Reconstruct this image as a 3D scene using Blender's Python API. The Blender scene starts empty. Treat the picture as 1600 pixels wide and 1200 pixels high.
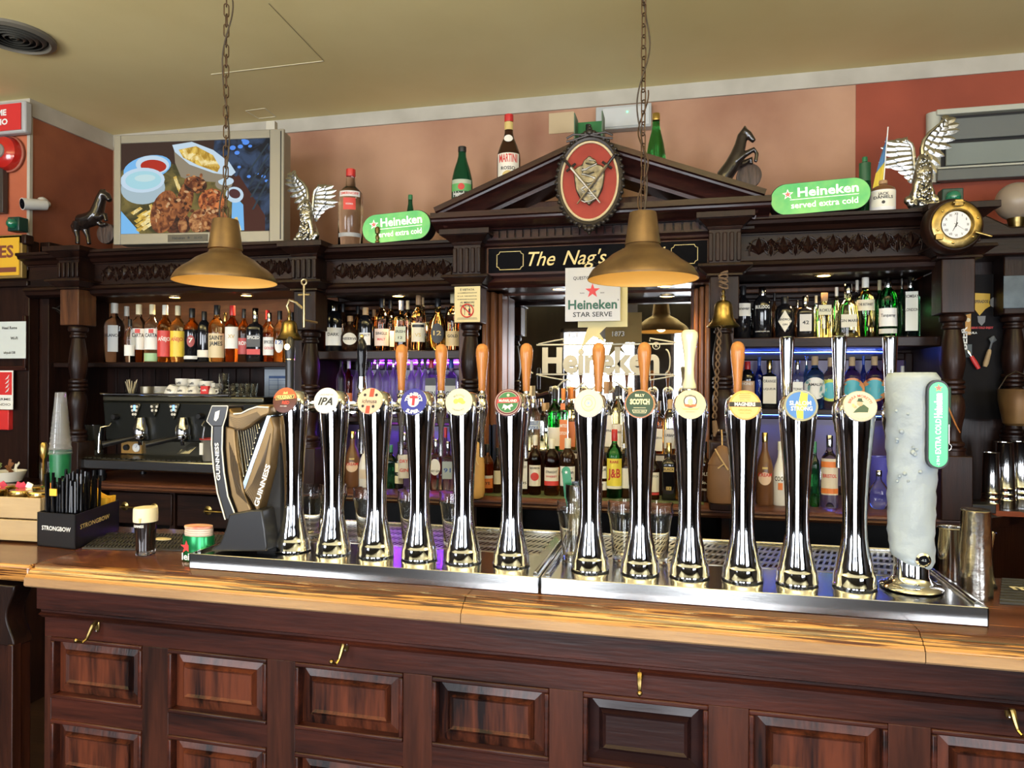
import bpy, bmesh, math, random
from mathutils import Vector, Matrix
random.seed(7)
PI = math.pi
sc = bpy.context.scene
COL = sc.collection
# ------------------------------------------------------------------ camera
EYE = Vector((0, 0, 1.55)); F = 1110.0; YAW = math.radians(13.3); ROLL = math.radians(.26)
FWD = Vector((-math.sin(YAW), math.cos(YAW), 0)); R0 = Vector((math.cos(YAW), math.sin(YAW), 0)); U0 = Vector((0, 0, 1))
RR = R0 * math.cos(ROLL) + U0 * math.sin(ROLL); UU = U0 * math.cos(ROLL) - R0 * math.sin(ROLL)
cd = bpy.data.cameras.new('camera'); cam = bpy.data.objects.new('camera', cd); COL.objects.link(cam)
cd.sensor_width = 36; cd.lens = F / 1600 * 36; cd.clip_start = .02
cam.matrix_world = Matrix(((RR.x, UU.x, -FWD.x, EYE.x), (RR.y, UU.y, -FWD.y, EYE.y), (RR.z, UU.z, -FWD.z, EYE.z), (0, 0, 0, 1)))
sc.camera = cam
sc.view_settings.view_transform = 'Standard'; sc.view_settings.look = 'None'; sc.view_settings.gamma = 1
sc.view_settings.use_curve_mapping = False; sc.view_settings.exposure = 0.27
try: sc.cycles.use_denoising = True
except Exception: pass
# ------------------------------------------------------------------ world and daylight
w = bpy.data.worlds.new('world'); sc.world = w; w.use_nodes = True
w.node_tree.nodes['Background'].inputs[0].default_value = (.78, .88, 1, 1)
w.node_tree.nodes['Background'].inputs[1].default_value = 3.0
def area(name, loc, rot, sx, sy, power, col=(1, 1, 1), spread=None):
    l = bpy.data.lights.new(name, 'AREA'); l.shape = 'RECTANGLE'; l.size = sx; l.size_y = sy; l.energy = power; l.color = col
    if spread: l.spread = spread
    o = bpy.data.objects.new(name, l); COL.objects.link(o); o.location = loc; o.rotation_euler = rot; return o
# daylight entering by the glazed street door, its side light, and two outer windows added as fill (wall_back, y = YBW)
TILT = math.radians(20)
YBW = -3.1
OPEN = [(-1.62, -.56, .02, 2.32, 92), (-.12, .68, .02, 2.32, 66), (-4.7, -2.85, .9, 2.6, 115), (1.7, 3.8, .9, 2.6, 100)]  # the last two openings are added as fill
for i, (x0, x1, z0, z1, pw) in enumerate(OPEN):
    area('daylight', ((x0 + x1) / 2, YBW - .12 - (z1 - z0) / 2 * math.sin(TILT), (z0 + z1) / 2), (PI / 2 + TILT, 0, 0), x1 - x0, z1 - z0, pw, (.92, .95, 1))
# added warm fill lights without fittings, out of view, to brighten the ceiling
for _x in (-3.0, 0.0, 3.0): area('ceiling_fill', (_x, .35, 2.42), (PI, 0, 0), 1.4, .7, 80, (1, .91, .70))
# ------------------------------------------------------------------ helpers
def P(u, v, Y):
    """a point of the place at depth Y seen at photograph pixel u, v -> (x, z)"""
    r = FWD * F + RR * (u - 800) + UU * (600 - v); t = Y / r.y
    return EYE.x + r.x * t, EYE.z + r.z * t
def X(u, Y, v=600): return P(u, v, Y)[0]
def Z(u, v, Y): return P(u, v, Y)[1]
def tag(o, label=None, cat=None, group=None, kind=None):
    if label: o['label'] = label
    if cat: o['category'] = cat
    if group: o['group'] = group
    if kind: o['kind'] = kind
    return o
def thing(name, label, cat, loc=(0, 0, 0), rz=0, group=None, rot=None):
    o = bpy.data.objects.new(name, None); COL.objects.link(o); o.location = loc; o.rotation_euler = rot or (0, 0, rz)
    o.empty_display_size = .05
    return tag(o, label, cat, group)
class MB:
    def __init__(s): s.v = []; s.f = []; s.m = []; s.cur = 0
    def add(s, vs, fs):
        n = len(s.v); s.v += [tuple(p) for p in vs]
        for f in fs: s.f.append(tuple(n + i for i in f)); s.m.append(s.cur)
        return s
    def slot(s, i): s.cur = i; return s
    def box(s, x0, x1, y0, y1, z0, z1):
        return s.add([(x0, y0, z0), (x1, y0, z0), (x1, y1, z0), (x0, y1, z0), (x0, y0, z1), (x1, y0, z1), (x1, y1, z1), (x0, y1, z1)],
                     [(0, 3, 2, 1), (4, 5, 6, 7), (0, 1, 5, 4), (1, 2, 6, 5), (2, 3, 7, 6), (3, 0, 4, 7)])
    def lathe(s, prof, n=24, c=(0, 0, 0), sx=1, sy=1, cap=True, M=None):
        vs = []
        for r, z in prof:
            for k in range(n):
                a = 2 * PI * k / n; p = Vector((r * math.cos(a) * sx, r * math.sin(a) * sy, z))
                if M: p = M @ p
                vs.append((p.x + c[0], p.y + c[1], p.z + c[2]))
        fs = []
        for j in range(len(prof) - 1):
            for k in range(n):
                a, b = j * n + k, j * n + (k + 1) % n; fs.append((a, b, b + n, a + n))
        if cap:
            fs.append(tuple(range(n - 1, -1, -1))); fs.append(tuple((len(prof) - 1) * n + k for k in range(n)))
        return s.add(vs, fs)
    def tube(s, path, r, n=8, cap=True):
        path = [Vector(p) for p in path]; rs = r if isinstance(r, (list, tuple)) else [r] * len(path)
        vs = []; t0 = (path[1] - path[0]).normalized()
        nrm = t0.orthogonal().normalized()
        for i, p in enumerate(path):
            t = (path[min(i + 1, len(path) - 1)] - path[max(i - 1, 0)]).normalized()
            nrm = (nrm - t * nrm.dot(t)).normalized() if (nrm - t * nrm.dot(t)).length > 1e-6 else t.orthogonal().normalized()
            b = t.cross(nrm)
            for k in range(n):
                a = 2 * PI * k / n; vs.append(p + (nrm * math.cos(a) + b * math.sin(a)) * rs[i])
        fs = [(j * n + k, j * n + (k + 1) % n, (j + 1) * n + (k + 1) % n, (j + 1) * n + k) for j in range(len(path) - 1) for k in range(n)]
        if cap: fs += [tuple(range(n - 1, -1, -1)), tuple((len(path) - 1) * n + k for k in range(n))]
        return s.add(vs, fs)
    def prism(s, poly, y0, y1, M=None):
        """polygon in x,z (anticlockwise seen from -y) from y0 (front) to y1"""
        n = len(poly); vs = [Vector((x, y0, z)) for x, z in poly] + [Vector((x, y1, z)) for x, z in poly]
        if M: vs = [M @ p for p in vs]
        return s.add(vs, [tuple(range(n)), tuple(range(2 * n - 1, n - 1, -1))] + [(i, i + n, (i + 1) % n + n, (i + 1) % n) for i in range(n)])
    def run(s, prof, x0, x1):
        """profile in y,z extruded along x"""
        n = len(prof); vs = [(x0, y, z) for y, z in prof] + [(x1, y, z) for y, z in prof]
        return s.add(vs, [tuple(range(n - 1, -1, -1)), tuple(range(n, 2 * n))] + [(i, (i + 1) % n, (i + 1) % n + n, i + n) for i in range(n)])
    def quad(s, a, b, c, d): return s.add([a, b, c, d], [(0, 1, 2, 3)])
    def ball(s, c, r, n=12, m=8, sz=1, M=None):
        return s.lathe([(max(r * math.sin(PI * j / m), r * .02), -r * sz * math.cos(PI * j / m)) for j in range(m + 1)], n, c, M=M)
    def build(s, name, mats, parent=None, bevel=0, seg=2, ang=35, smooth=True, mods=None):
        me = bpy.data.meshes.new(name); me.from_pydata(s.v, [], s.f)
        mats = mats if isinstance(mats, (list, tuple)) else [mats]
        for m in mats: me.materials.append(m)
        me.polygons.foreach_set('material_index', s.m)
        bm = bmesh.new(); bm.from_mesh(me); bmesh.ops.recalc_face_normals(bm, faces=bm.faces); bm.to_mesh(me); bm.free()
        if smooth:
            me.shade_smooth(); me.set_sharp_from_angle(angle=math.radians(ang))
        o = bpy.data.objects.new(name, me); COL.objects.link(o)
        if parent: o.parent = parent
        if bevel:
            b = o.modifiers.new('bevel', 'BEVEL'); b.width = bevel; b.segments = seg; b.limit_method = 'ANGLE'; b.angle_limit = math.radians(40)
        return o
def remesh(o, vox, smooth=6):
    m = o.modifiers.new('remesh', 'REMESH'); m.mode = 'VOXEL'; m.voxel_size = vox; m.use_smooth_shade = True
    if smooth: q = o.modifiers.new('smooth', 'SMOOTH'); q.iterations = smooth; q.factor = .5
    return o
def copy_tree(o, parent=None):
    c = o.copy(); COL.objects.link(c)
    if parent: c.parent = parent
    for ch in list(o.children): copy_tree(ch, c)
    return c
def RZ(a): return Matrix.Rotation(a, 4, 'Z')
def RX(a): return Matrix.Rotation(a, 4, 'X')
def RY(a): return Matrix.Rotation(a, 4, 'Y')
def T(x, y, z): return Matrix.Translation((x, y, z))
_tc = {}
def text_data(s, size, bold=0, shear=0, space=1, res=2):
    k = (s, bold, shear, space, res)
    if k not in _tc:
        c = bpy.data.curves.new('t', 'FONT'); c.body = s; c.size = 1; c.offset = bold; c.shear = shear; c.align_x = 'CENTER'; c.align_y = 'CENTER'
        c.space_character = space; c.resolution_u = res; c.fill_mode = 'FRONT'
        o = bpy.data.objects.new('t', c); me = bpy.data.meshes.new_from_object(o)
        _tc[k] = ([tuple(v.co) for v in me.vertices], [tuple(p.vertices) for p in me.polygons])
        bpy.data.objects.remove(o); bpy.data.curves.remove(c); bpy.data.meshes.remove(me)
    vs, fs = _tc[k]; return [(x * size, y * size) for x, y, z in vs], fs
def text(mb, s, size, x=0, z=0, y=0, bold=.01, shear=0, space=1, w=None, M=None, curve=None, arc=None, sx=1, res=2, surf=None):
    """flat print facing -y at depth y; w: fit to this width; curve=(radius, yc): bend round a vertical cylinder;
    arc=(radius, up): bend the line along a circle"""
    vs, fs = text_data(s, size, bold, shear, space, res)
    if not vs: return
    x0 = min(p[0] for p in vs); x1 = max(p[0] for p in vs); k = (w / (x1 - x0)) if w else sx
    cx = (x0 + x1) / 2 if w else 0
    out = []
    for a, b in vs:
        a = (a - cx) * k
        if arc:
            R, up = arc; th = a / R
            px, pz = (R + b) * math.sin(th), (R + b) * math.cos(th) if up else 0
            if not up: px, pz = (R - b) * math.sin(th), -(R - b) * math.cos(th)
            a, b = px, pz
        if surf: out.append(Vector((a + x, surf(a + x), b + z)))
        elif curve:
            Rr, yc = curve; th = (a + x) / Rr; out.append(Vector((Rr * math.sin(th), yc - Rr * math.cos(th), b + z)))
        else: out.append(Vector((a + x, y, b + z)))
    if M: out = [M @ p for p in out]
    mb.add(out, fs)
def circ(r, n=24, cx=0, cz=0, sx=1, a0=0): return [(cx + r * sx * math.cos(a0 + 2 * PI * k / n), cz + r * math.sin(a0 + 2 * PI * k / n)) for k in range(n)]
def star(r, cx=0, cz=0, ri=.4): return [(cx + (r if k % 2 == 0 else r * ri) * math.sin(2 * PI * k / 10), cz + (r if k % 2 == 0 else r * ri) * math.cos(2 * PI * k / 10)) for k in range(10)][::-1]
def stadium(w, h, n=12, cx=0, cz=0):
    r = h / 2; a = w / 2 - r
    return [(cx + a + r * math.cos(-PI / 2 + PI * k / n), cz + r * math.sin(-PI / 2 + PI * k / n)) for k in range(n + 1)] + \
           [(cx - a + r * math.cos(PI / 2 + PI * k / n), cz + r * math.sin(PI / 2 + PI * k / n)) for k in range(n + 1)]
def disc(mb, poly, y, M=None):
    vs = [Vector((x, y, z)) for x, z in poly]
    if M: vs = [M @ p for p in vs]
    mb.add(vs, [tuple(range(len(vs)))])
# ------------------------------------------------------------------ materials
MC = {}
def mat(name, col, rough=.5, metal=0, **k):
    if name in MC: return MC[name]
    m = bpy.data.materials.new(name); m.use_nodes = True; b = m.node_tree.nodes['Principled BSDF']
    b.inputs['Base Color'].default_value = (*col, 1); b.inputs['Roughness'].default_value = rough; b.inputs['Metallic'].default_value = metal
    if 'trans' in k: b.inputs['Transmission Weight'].default_value = k['trans']; b.inputs['IOR'].default_value = k.get('ior', 1.45)
    if 'emit' in k: b.inputs['Emission Color'].default_value = (*k.get('ecol', col), 1); b.inputs['Emission Strength'].default_value = k['emit']
    if 'coat' in k: b.inputs['Coat Weight'].default_value = k['coat']; b.inputs['Coat Roughness'].default_value = .08
    if 'spec' in k: b.inputs['Specular IOR Level'].default_value = k['spec']
    if 'alpha' in k: b.inputs['Alpha'].default_value = k['alpha']
    nt = m.node_tree
    if 'var' in k or 'bump' in k:
        tc = nt.nodes.new('ShaderNodeTexCoord'); mp = nt.nodes.new('ShaderNodeMapping'); mp.inputs['Scale'].default_value = k.get('sc', (1, 1, 1))
        nt.links.new(tc.outputs['Object'], mp.inputs[0])
        n = nt.nodes.new('ShaderNodeTexNoise'); n.inputs['Scale'].default_value = k.get('ns', 8); n.inputs['Detail'].default_value = k.get('det', 5)
        nt.links.new(mp.outputs[0], n.inputs[0])
        if 'var' in k:
            rp = nt.nodes.new('ShaderNodeValToRGB'); rp.color_ramp.elements[0].position = k.get('lo', .3); rp.color_ramp.elements[1].position = k.get('hi', .7)
            rp.color_ramp.elements[0].color = (*k['var'], 1); rp.color_ramp.elements[1].color = (*col, 1)
            nt.links.new(n.outputs[0], rp.inputs[0]); nt.links.new(rp.outputs[0], b.inputs['Base Color'])
        if 'bump' in k:
            bp = nt.nodes.new('ShaderNodeBump'); bp.inputs['Strength'].default_value = k['bump']; bp.inputs['Distance'].default_value = k.get('bd', .01)
            nt.links.new(n.outputs[0], bp.inputs['Height']); nt.links.new(bp.outputs[0], b.inputs['Normal'])
    MC[name] = m; return m
def wood(name, c1, c2, axis='x', scale=9, rough=.3, coat=.4, stripe=False, bump=.15):
    if name in MC: return MC[name]
    m = bpy.data.materials.new(name); m.use_nodes = True; nt = m.node_tree; b = nt.nodes['Principled BSDF']
    tc = nt.nodes.new('ShaderNodeTexCoord'); mp = nt.nodes.new('ShaderNodeMapping')
    s = {'x': (.09, 1, 1), 'z': (1, 1, .09), 'y': (1, .09, 1)}[axis]
    mp.inputs['Scale'].default_value = s; nt.links.new(tc.outputs['Object'], mp.inputs[0])
    n1 = nt.nodes.new('ShaderNodeTexNoise'); n1.inputs['Scale'].default_value = scale * (1.6 if stripe else 1); n1.inputs['Detail'].default_value = 3 if stripe else 7
    n1.inputs['Distortion'].default_value = .15 if stripe else 1.2; nt.links.new(mp.outputs[0], n1.inputs[0])
    n2 = nt.nodes.new('ShaderNodeTexNoise'); n2.inputs['Scale'].default_value = scale * 11; n2.inputs['Detail'].default_value = 4; nt.links.new(mp.outputs[0], n2.inputs[0])
    mx = nt.nodes.new('ShaderNodeMath'); mx.operation = 'MULTIPLY_ADD'; mx.inputs[1].default_value = .35; nt.links.new(n2.outputs[0], mx.inputs[0]); nt.links.new(n1.outputs[0], mx.inputs[2])
    rp = nt.nodes.new('ShaderNodeValToRGB'); rp.color_ramp.elements[0].position = .52 if stripe else .48; rp.color_ramp.elements[1].position = .80 if stripe else .86
    rp.color_ramp.elements[0].color = (*c2, 1); rp.color_ramp.elements[1].color = (*c1, 1)
    nt.links.new(mx.outputs[0], rp.inputs[0]); nt.links.new(rp.outputs[0], b.inputs['Base Color'])
    bp = nt.nodes.new('ShaderNodeBump'); bp.inputs['Strength'].default_value = bump; bp.inputs['Distance'].default_value = .004
    nt.links.new(n2.outputs[0], bp.inputs['Height']); nt.links.new(bp.outputs[0], b.inputs['Normal'])
    b.inputs['Roughness'].default_value = rough; b.inputs['Specular IOR Level'].default_value = .22; b.inputs['Coat Weight'].default_value = coat * .5; b.inputs['Coat Roughness'].default_value = .12
    MC[name] = m; return m
MAH_X = wood('mahogany_horizontal', (.070, .017, .010), (.010, .0035, .003), 'x', 12, .36, .25)
MAH_Z = wood('mahogany_vertical', (.070, .020, .011), (.014, .005, .0035), 'z', 12, .36, .25)
MAH_S = wood('mahogany_ribbon', (.115, .030, .014), (.008, .0035, .0035), 'z', 13, .36, .3, True)
MAH_D = wood('mahogany_plain_dark', (.028, .010, .009), (.016, .007, .007), 'x', 12, .3, .3)
DK_X = wood('dark_wood_horizontal', (.026, .0095, .006), (.0075, .0032, .0025), 'x', 14, .4, .12)
DK_Z = wood('dark_wood_vertical', (.026, .0095, .006), (.0075, .0032, .0025), 'z', 14, .4, .12)
MID_Z = wood('brown_wood_vertical', (.12, .048, .022), (.04, .017, .010), 'z', 14, .4, .2)
PED = wood('pediment_wood', (.045, .013, .010), (.014, .0052, .0048), 'x', 14, .3, .3)
CHROME = mat('chrome', (.76, .77, .80), .05, 1)
STEEL = mat('scratched_steel', (.50, .50, .49), .16, 1, bump=.015, ns=60, sc=(1, 8, 8), bd=.002)
STEEL2 = mat('polished_steel', (.70, .70, .70), .12, 1)
BRASS = mat('aged_brass', (.50, .36, .13), .3, 1, bump=.1, ns=40, var=(.25, .17, .06))
GOLD = mat('gold_metal', (.80, .58, .20), .22, 1)
BLACKP = mat('black_plastic', (.012, .012, .014), .35)
BLACKM = mat('black_matte', (.012, .011, .011), .7)
BLKGL = mat('black_glass', (.006, .006, .008), .08, spec=.3)
WHITE = mat('white_print', (.82, .82, .80), .5)
CREAM = mat('cream_paper', (.72, .66, .48), .6)
GLASS = mat('clear_glass', (.96, .97, .96), .02, trans=1, ior=1.3)
GOLDP = mat('gold_print', (.75, .58, .22), .4)
RED = mat('red_print', (.62, .03, .03), .45)
BLACKI = mat('black_print', (.015, .015, .018), .5)
DGREEN = mat('dark_green_print', (.01, .09, .05), .45)
# ------------------------------------------------------------------ the setting
CEIL = 3.03; XL = -3.32; YW = 3.6; YF = 3.04
def structure(name, mb, m, **k):
    o = mb.build(name, m, **k); o['kind'] = 'structure'; return o
def plaster(name, col, dark, rough=.85, ns=2.2, bump=.5):
    return mat(name, col, rough, var=dark, ns=ns, det=9, lo=.32, hi=.66, bump=bump, bd=.012)
PL_CEIL = plaster('ceiling_olive_cream', (.80, .69, .36), (.68, .56, .26), ns=.9, bump=.12)
PL_PINK = plaster('salmon_plaster', (.49, .28, .175), (.30, .14, .085), ns=1.7)
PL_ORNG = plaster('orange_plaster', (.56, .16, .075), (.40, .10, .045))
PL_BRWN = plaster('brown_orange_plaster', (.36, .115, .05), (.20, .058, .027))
PL_RED = plaster('brick_red_plaster', (.34, .072, .036), (.23, .048, .024))
TRIMW = mat('white_trim_paint', (.50, .47, .40), .7, var=(.38, .35, .29), ns=5)
FLOORM = wood('floor_boards', (.035, .017, .010), (.015, .008, .005), 'x', 6, .5, .1)
DARKROOM = wood('back_room_wood', (.016, .008, .006), (.006, .003, .002), 'z', 8, .45, .2)
structure('floor', MB().box(-5.2, 5.2, YBW - .3, 3.8, -.05, 0), FLOORM)
structure('ceiling', MB().box(-5.2, 5.2, YBW - .3, 3.8, CEIL, CEIL + .08), PL_CEIL)
xs = X(1337, YW, 200)
structure('wall_bar', MB().box(XL, xs, YW, YW + .1, 0, CEIL), PL_PINK)
structure('wall_bar_right', MB().box(xs, 5.2, YW - .004, YW + .1, 0, CEIL), PL_RED)
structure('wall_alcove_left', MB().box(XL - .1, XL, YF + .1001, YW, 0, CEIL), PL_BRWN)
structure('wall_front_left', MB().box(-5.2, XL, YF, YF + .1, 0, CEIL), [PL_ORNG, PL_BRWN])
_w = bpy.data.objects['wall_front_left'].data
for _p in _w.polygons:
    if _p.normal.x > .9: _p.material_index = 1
structure('wall_left', MB().box(-5.2, -5.1, YBW - .1, YF, 0, CEIL), DARKROOM)
structure('wall_right', MB().box(5.1, 5.2, YBW - .1, YW, 0, CEIL), DARKROOM)
# the wall behind the viewer with its glazed openings, the wide outer pair added for fill light
b = MB(); xsn = [-5.2]
for (x0, x1, z0, z1, pw) in sorted(OPEN): xsn += [x0, x1]
xsn.append(5.2)
for i in range(0, len(xsn), 2): b.box(xsn[i], xsn[i + 1], YBW - .1, YBW, 0, CEIL)
for (x0, x1, z0, z1, pw) in OPEN: b.box(x0, x1, YBW - .1, YBW, 0, z0); b.box(x0, x1, YBW - .1, YBW, z1, CEIL)
structure('wall_back', b, DARKROOM)
WFR = mat('window_frame_paint', (.05, .03, .025), .4)
for i, (x0, x1, z0, z1, pw) in enumerate(sorted(OPEN)):
    b = MB(); t = .05
    b.box(x0, x0 + t, YBW - .06, YBW, z0, z1); b.box(x1 - t, x1, YBW - .06, YBW, z0, z1); b.box(x0, x1, YBW - .06, YBW, z1 - t, z1); b.box(x0, x1, YBW - .06, YBW, z0, z0 + t)
    if i in (0, 3): b.box((x0 + x1) / 2 - .03, (x0 + x1) / 2 + .03, YBW - .06, YBW, z0, z1)
    structure('window_%d' % (i + 1), b, WFR)  # the leftmost and rightmost frame the added fill openings
# white band under the ceiling
b = MB().box(XL, 5.1, YW - .012, YW, CEIL - .075, CEIL); structure('trim_1', b, TRIMW)
b = MB().box(XL, XL + .012, YF + .001, YW, CEIL - .09, CEIL); structure('trim_2', b, TRIMW)
b = MB().box(-5.1, XL + .012, YF - .012, YF, CEIL - .09, CEIL); structure('trim_3', b, TRIMW)
# corner bead
structure('trim_4', MB().box(XL - .012, XL + .006, YF - .006, YF + .012, 2.2, CEIL - .09), TRIMW)
# masking tape/paint patch on the wall
x0, z1 = P(858, 178, YW); x1, z0 = P(897, 207, YW)
structure('trim_5', MB().box(x0, x1, YW - .006, YW, z0, z1), mat('beige_patch', (.52, .40, .24), .8))
# wood panelling of the left front wall (facing) and of the alcove side
WPY = YF - .06
zt = Z(30, 376, WPY)
pan = thing('wall_panelling', 'dark mahogany wall panelling at the far left beside the bar', 'panelling')
xe = X(45, WPY, 600)
MB().box(-5.0, xe, WPY, YF - .001, 0, zt).build('panel', DK_Z, pan, bevel=.004)
MB().box(-5.0, xe + .03, WPY - .05, WPY, zt - .03, zt + .02).build('cap_rail', DK_X, pan, bevel=.006)
MB().box(-5.0, xe + .012, WPY - .02, WPY, zt - .16, zt - .03).build('frieze_board', DK_X, pan, bevel=.005)
z0 = Z(30, 440, WPY)
MB().box(-5.0, xe + .02, WPY - .03, WPY, z0 - .03, z0).build('picture_rail', DK_X, pan, bevel=.005)
x1 = X(50, WPY, 600); z2, z1 = Z(20, 570, WPY), Z(20, 500, WPY)
MB().box(xe - .02, xe, WPY - .022, WPY, z2 - .02, z1 + .02).build('moulding', MAH_Z, pan, bevel=.004)
b = MB().box(-5.0, xe, WPY - .018, WPY, z2 - .03, z2 - .008); b.build('moulding', MAH_X, pan, bevel=.003)
# alcove side panelling
MB().box(xe + .001, xe + .03, WPY + .06, YW - .16, 0, zt - .02).build('side_panel', DK_Z, pan, bevel=.003)
MB().box(xe + .03, xe + .045, WPY + .2, WPY + .24, 0, zt - .1).build('moulding', DK_Z, pan, bevel=.003)
MB().box(xe + .001, xe + .06, WPY + .06, YW - .16, zt - .06, zt).build('cap_rail', DK_X, pan, bevel=.003)
# round air diffuser in the ceiling
def ceil_pt(u, v):
    r = FWD * F + RR * (u - 800) + UU * (600 - v); t = (CEIL - EYE.z) / r.z; return EYE + r * t
c = ceil_pt(22, 55)
th = thing('ceiling_diffuser', 'round dark air diffuser set in the ceiling at the upper left', 'vent', (c.x, c.y, CEIL - .001))
GREYV = mat('dark_vent_metal', (.05, .05, .045), .45)
R = .155
MB().lathe([(R, 0), (R, -.012), (R - .02, -.02), (R - .03, -.006), (R - .03, 0)], 40, cap=False).build('rim', mat('vent_rim', (.13, .12, .10), .4), th)
MB().lathe([(R - .03, -.001), (.001, -.001)], 40, cap=False).build('plate', BLACKM, th)
for k in range(5):
    r = R - .035 - k * .023
    MB().lathe([(r, -.004), (r - .016, -.018), (r - .018, -.017), (r - .004, -.002)], 36, cap=False).build('louvre_ring', GREYV, th)
# thin painted-over cable duct line on the ceiling and a small hatch outline
a, c2, c3 = ceil_pt(180, 127), ceil_pt(506, 95), ceil_pt(420, 5)
b = MB()
def strip(b, p, q, w, z=CEIL - .002):
    d = (q - p); d.z = 0; n = Vector((-d.y, d.x, 0)).normalized() * w / 2
    b.box(0, 0, 0, 0, 0, 0) if False else b.add([(p.x - n.x, p.y - n.y, z), (q.x - n.x, q.y - n.y, z), (q.x + n.x, q.y + n.y, z), (p.x + n.x, p.y + n.y, z),
        (p.x - n.x, p.y - n.y, CEIL), (q.x - n.x, q.y - n.y, CEIL), (q.x + n.x, q.y + n.y, CEIL), (p.x + n.x, p.y + n.y, CEIL)],
        [(0, 1, 2, 3), (0, 4, 5, 1), (1, 5, 6, 2), (2, 6, 7, 3), (3, 7, 4, 0)])
strip(b, ceil_pt(330, 116), c2, .004); structure('trim_6', b, mat('pale_crack', (.66, .62, .45), .8))
b = MB(); strip(b, c2, c3, .003); structure('trim_7', b, mat('dark_crack', (.30, .25, .13), .8))
b = MB(); q = [ceil_pt(384, 173), ceil_pt(414, 169), ceil_pt(431, 182), ceil_pt(404, 185)]
for i in range(4): strip(b, q[i], q[(i + 1) % 4], .004)
structure('trim_8', b, MC['pale_crack'])
# ------------------------------------------------------------------ front bar
ZC = 1.12; YN = 1.345; YP = 1.40; YB = 1.80
xb0 = X(47, 1.36, 905); xb1 = 2.75
# worn counter material: stain rubbed through to pale wood towards the front edge
m = bpy.data.materials.new('worn_counter_wood'); m.use_nodes = True; nt = m.node_tree; bs = nt.nodes['Principled BSDF']
tc = nt.nodes.new('ShaderNodeTexCoord'); mp = nt.nodes.new('ShaderNodeMapping'); mp.inputs['Scale'].default_value = (.028, 1, 1); nt.links.new(tc.outputs['Object'], mp.inputs[0])
n1 = nt.nodes.new('ShaderNodeTexNoise'); n1.inputs['Scale'].default_value = 42; n1.inputs['Detail'].default_value = 8; n1.inputs['Distortion'].default_value = .6; nt.links.new(mp.outputs[0], n1.inputs[0])
n3 = nt.nodes.new('ShaderNodeTexNoise'); n3.inputs['Scale'].default_value = 240; n3.inputs['Detail'].default_value = 6; nt.links.new(mp.outputs[0], n3.inputs[0])
r1 = nt.nodes.new('ShaderNodeValToRGB'); r1.color_ramp.elements[0].position = .3; r1.color_ramp.elements[1].position = .75
r1.color_ramp.elements[0].color = (.05, .016, .008, 1); r1.color_ramp.elements[1].color = (.15, .048, .02, 1); nt.links.new(n1.outputs[0], r1.inputs[0])
sx = nt.nodes.new('ShaderNodeSeparateXYZ'); nt.links.new(tc.outputs['Object'], sx.inputs[0])
mr = nt.nodes.new('ShaderNodeMapRange'); mr.inputs['From Min'].default_value = 1.345; mr.inputs['From Max'].default_value = 1.405; mr.inputs['To Min'].default_value = .78; mr.inputs['To Max'].default_value = .22
nt.links.new(sx.outputs['Y'], mr.inputs['Value'])
ad = nt.nodes.new('ShaderNodeMath'); ad.operation = 'ADD'; nt.links.new(mr.outputs[0], ad.inputs[0])
sc3 = nt.nodes.new('ShaderNodeMath'); sc3.operation = 'MULTIPLY_ADD'; sc3.inputs[1].default_value = 1.9; sc3.inputs[2].default_value = -.95; nt.links.new(n3.outputs[0], sc3.inputs[0])
sc4 = nt.nodes.new('ShaderNodeMath'); sc4.operation = 'MULTIPLY_ADD'; sc4.inputs[1].default_value = .8; nt.links.new(n1.outputs[0], sc4.inputs[0]); nt.links.new(sc3.outputs[0], sc4.inputs[2])
sc5 = nt.nodes.new('ShaderNodeMath'); sc5.operation = 'SUBTRACT'; sc5.inputs[1].default_value = .4; nt.links.new(sc4.outputs[0], sc5.inputs[0]); nt.links.new(sc5.outputs[0], ad.inputs[1])
r2 = nt.nodes.new('ShaderNodeValToRGB'); r2.color_ramp.elements[0].position = .53; r2.color_ramp.elements[1].position = .66; nt.links.new(ad.outputs[0], r2.inputs[0])
mix = nt.nodes.new('ShaderNodeMix'); mix.data_type = 'RGBA'; nt.links.new(r2.outputs[0], mix.inputs['Factor']); nt.links.new(r1.outputs[0], mix.inputs['A']); mix.inputs['B'].default_value = (.44, .22, .06, 1)
gr = nt.nodes.new('ShaderNodeValToRGB'); cr_ = gr.color_ramp; cr_.interpolation = 'LINEAR'
mg = nt.nodes.new('ShaderNodeMapRange'); mg.inputs['From Min'].default_value = 1.345; mg.inputs['From Max'].default_value = 1.395; nt.links.new(sx.outputs['Y'], mg.inputs['Value'])
jt = nt.nodes.new('ShaderNodeMath'); jt.operation = 'MULTIPLY_ADD'; jt.inputs[1].default_value = .10; nt.links.new(n3.outputs[0], jt.inputs[0]); nt.links.new(mg.outputs[0], jt.inputs[2]); nt.links.new(jt.outputs[0], gr.inputs[0])
cr_.elements[0].position = 0; cr_.elements[0].color = (1, 1, 1, 1); cr_.elements[1].position = 1; cr_.elements[1].color = (1, 1, 1, 1)
for p_, v_ in ((.22, 1), (.26, .18), (.30, .95), (.47, 1), (.52, .2), (.57, 1), (.76, 1), (.80, .45), (.84, 1)): e_ = cr_.elements.new(p_); e_.color = (v_, v_ * .9, v_ * .85, 1)
ml = nt.nodes.new('ShaderNodeMix'); ml.data_type = 'RGBA'; ml.blend_type = 'MULTIPLY'; ml.inputs['Factor'].default_value = .85; nt.links.new(mix.outputs['Result'], ml.inputs['A']); nt.links.new(gr.outputs[0], ml.inputs['B'])
nt.links.new(ml.outputs['Result'], bs.inputs['Base Color']); bs.inputs['Roughness'].default_value = .22; bs.inputs['Coat Weight'].default_value = .5; bs.inputs['Coat Roughness'].default_value = .1
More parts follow.
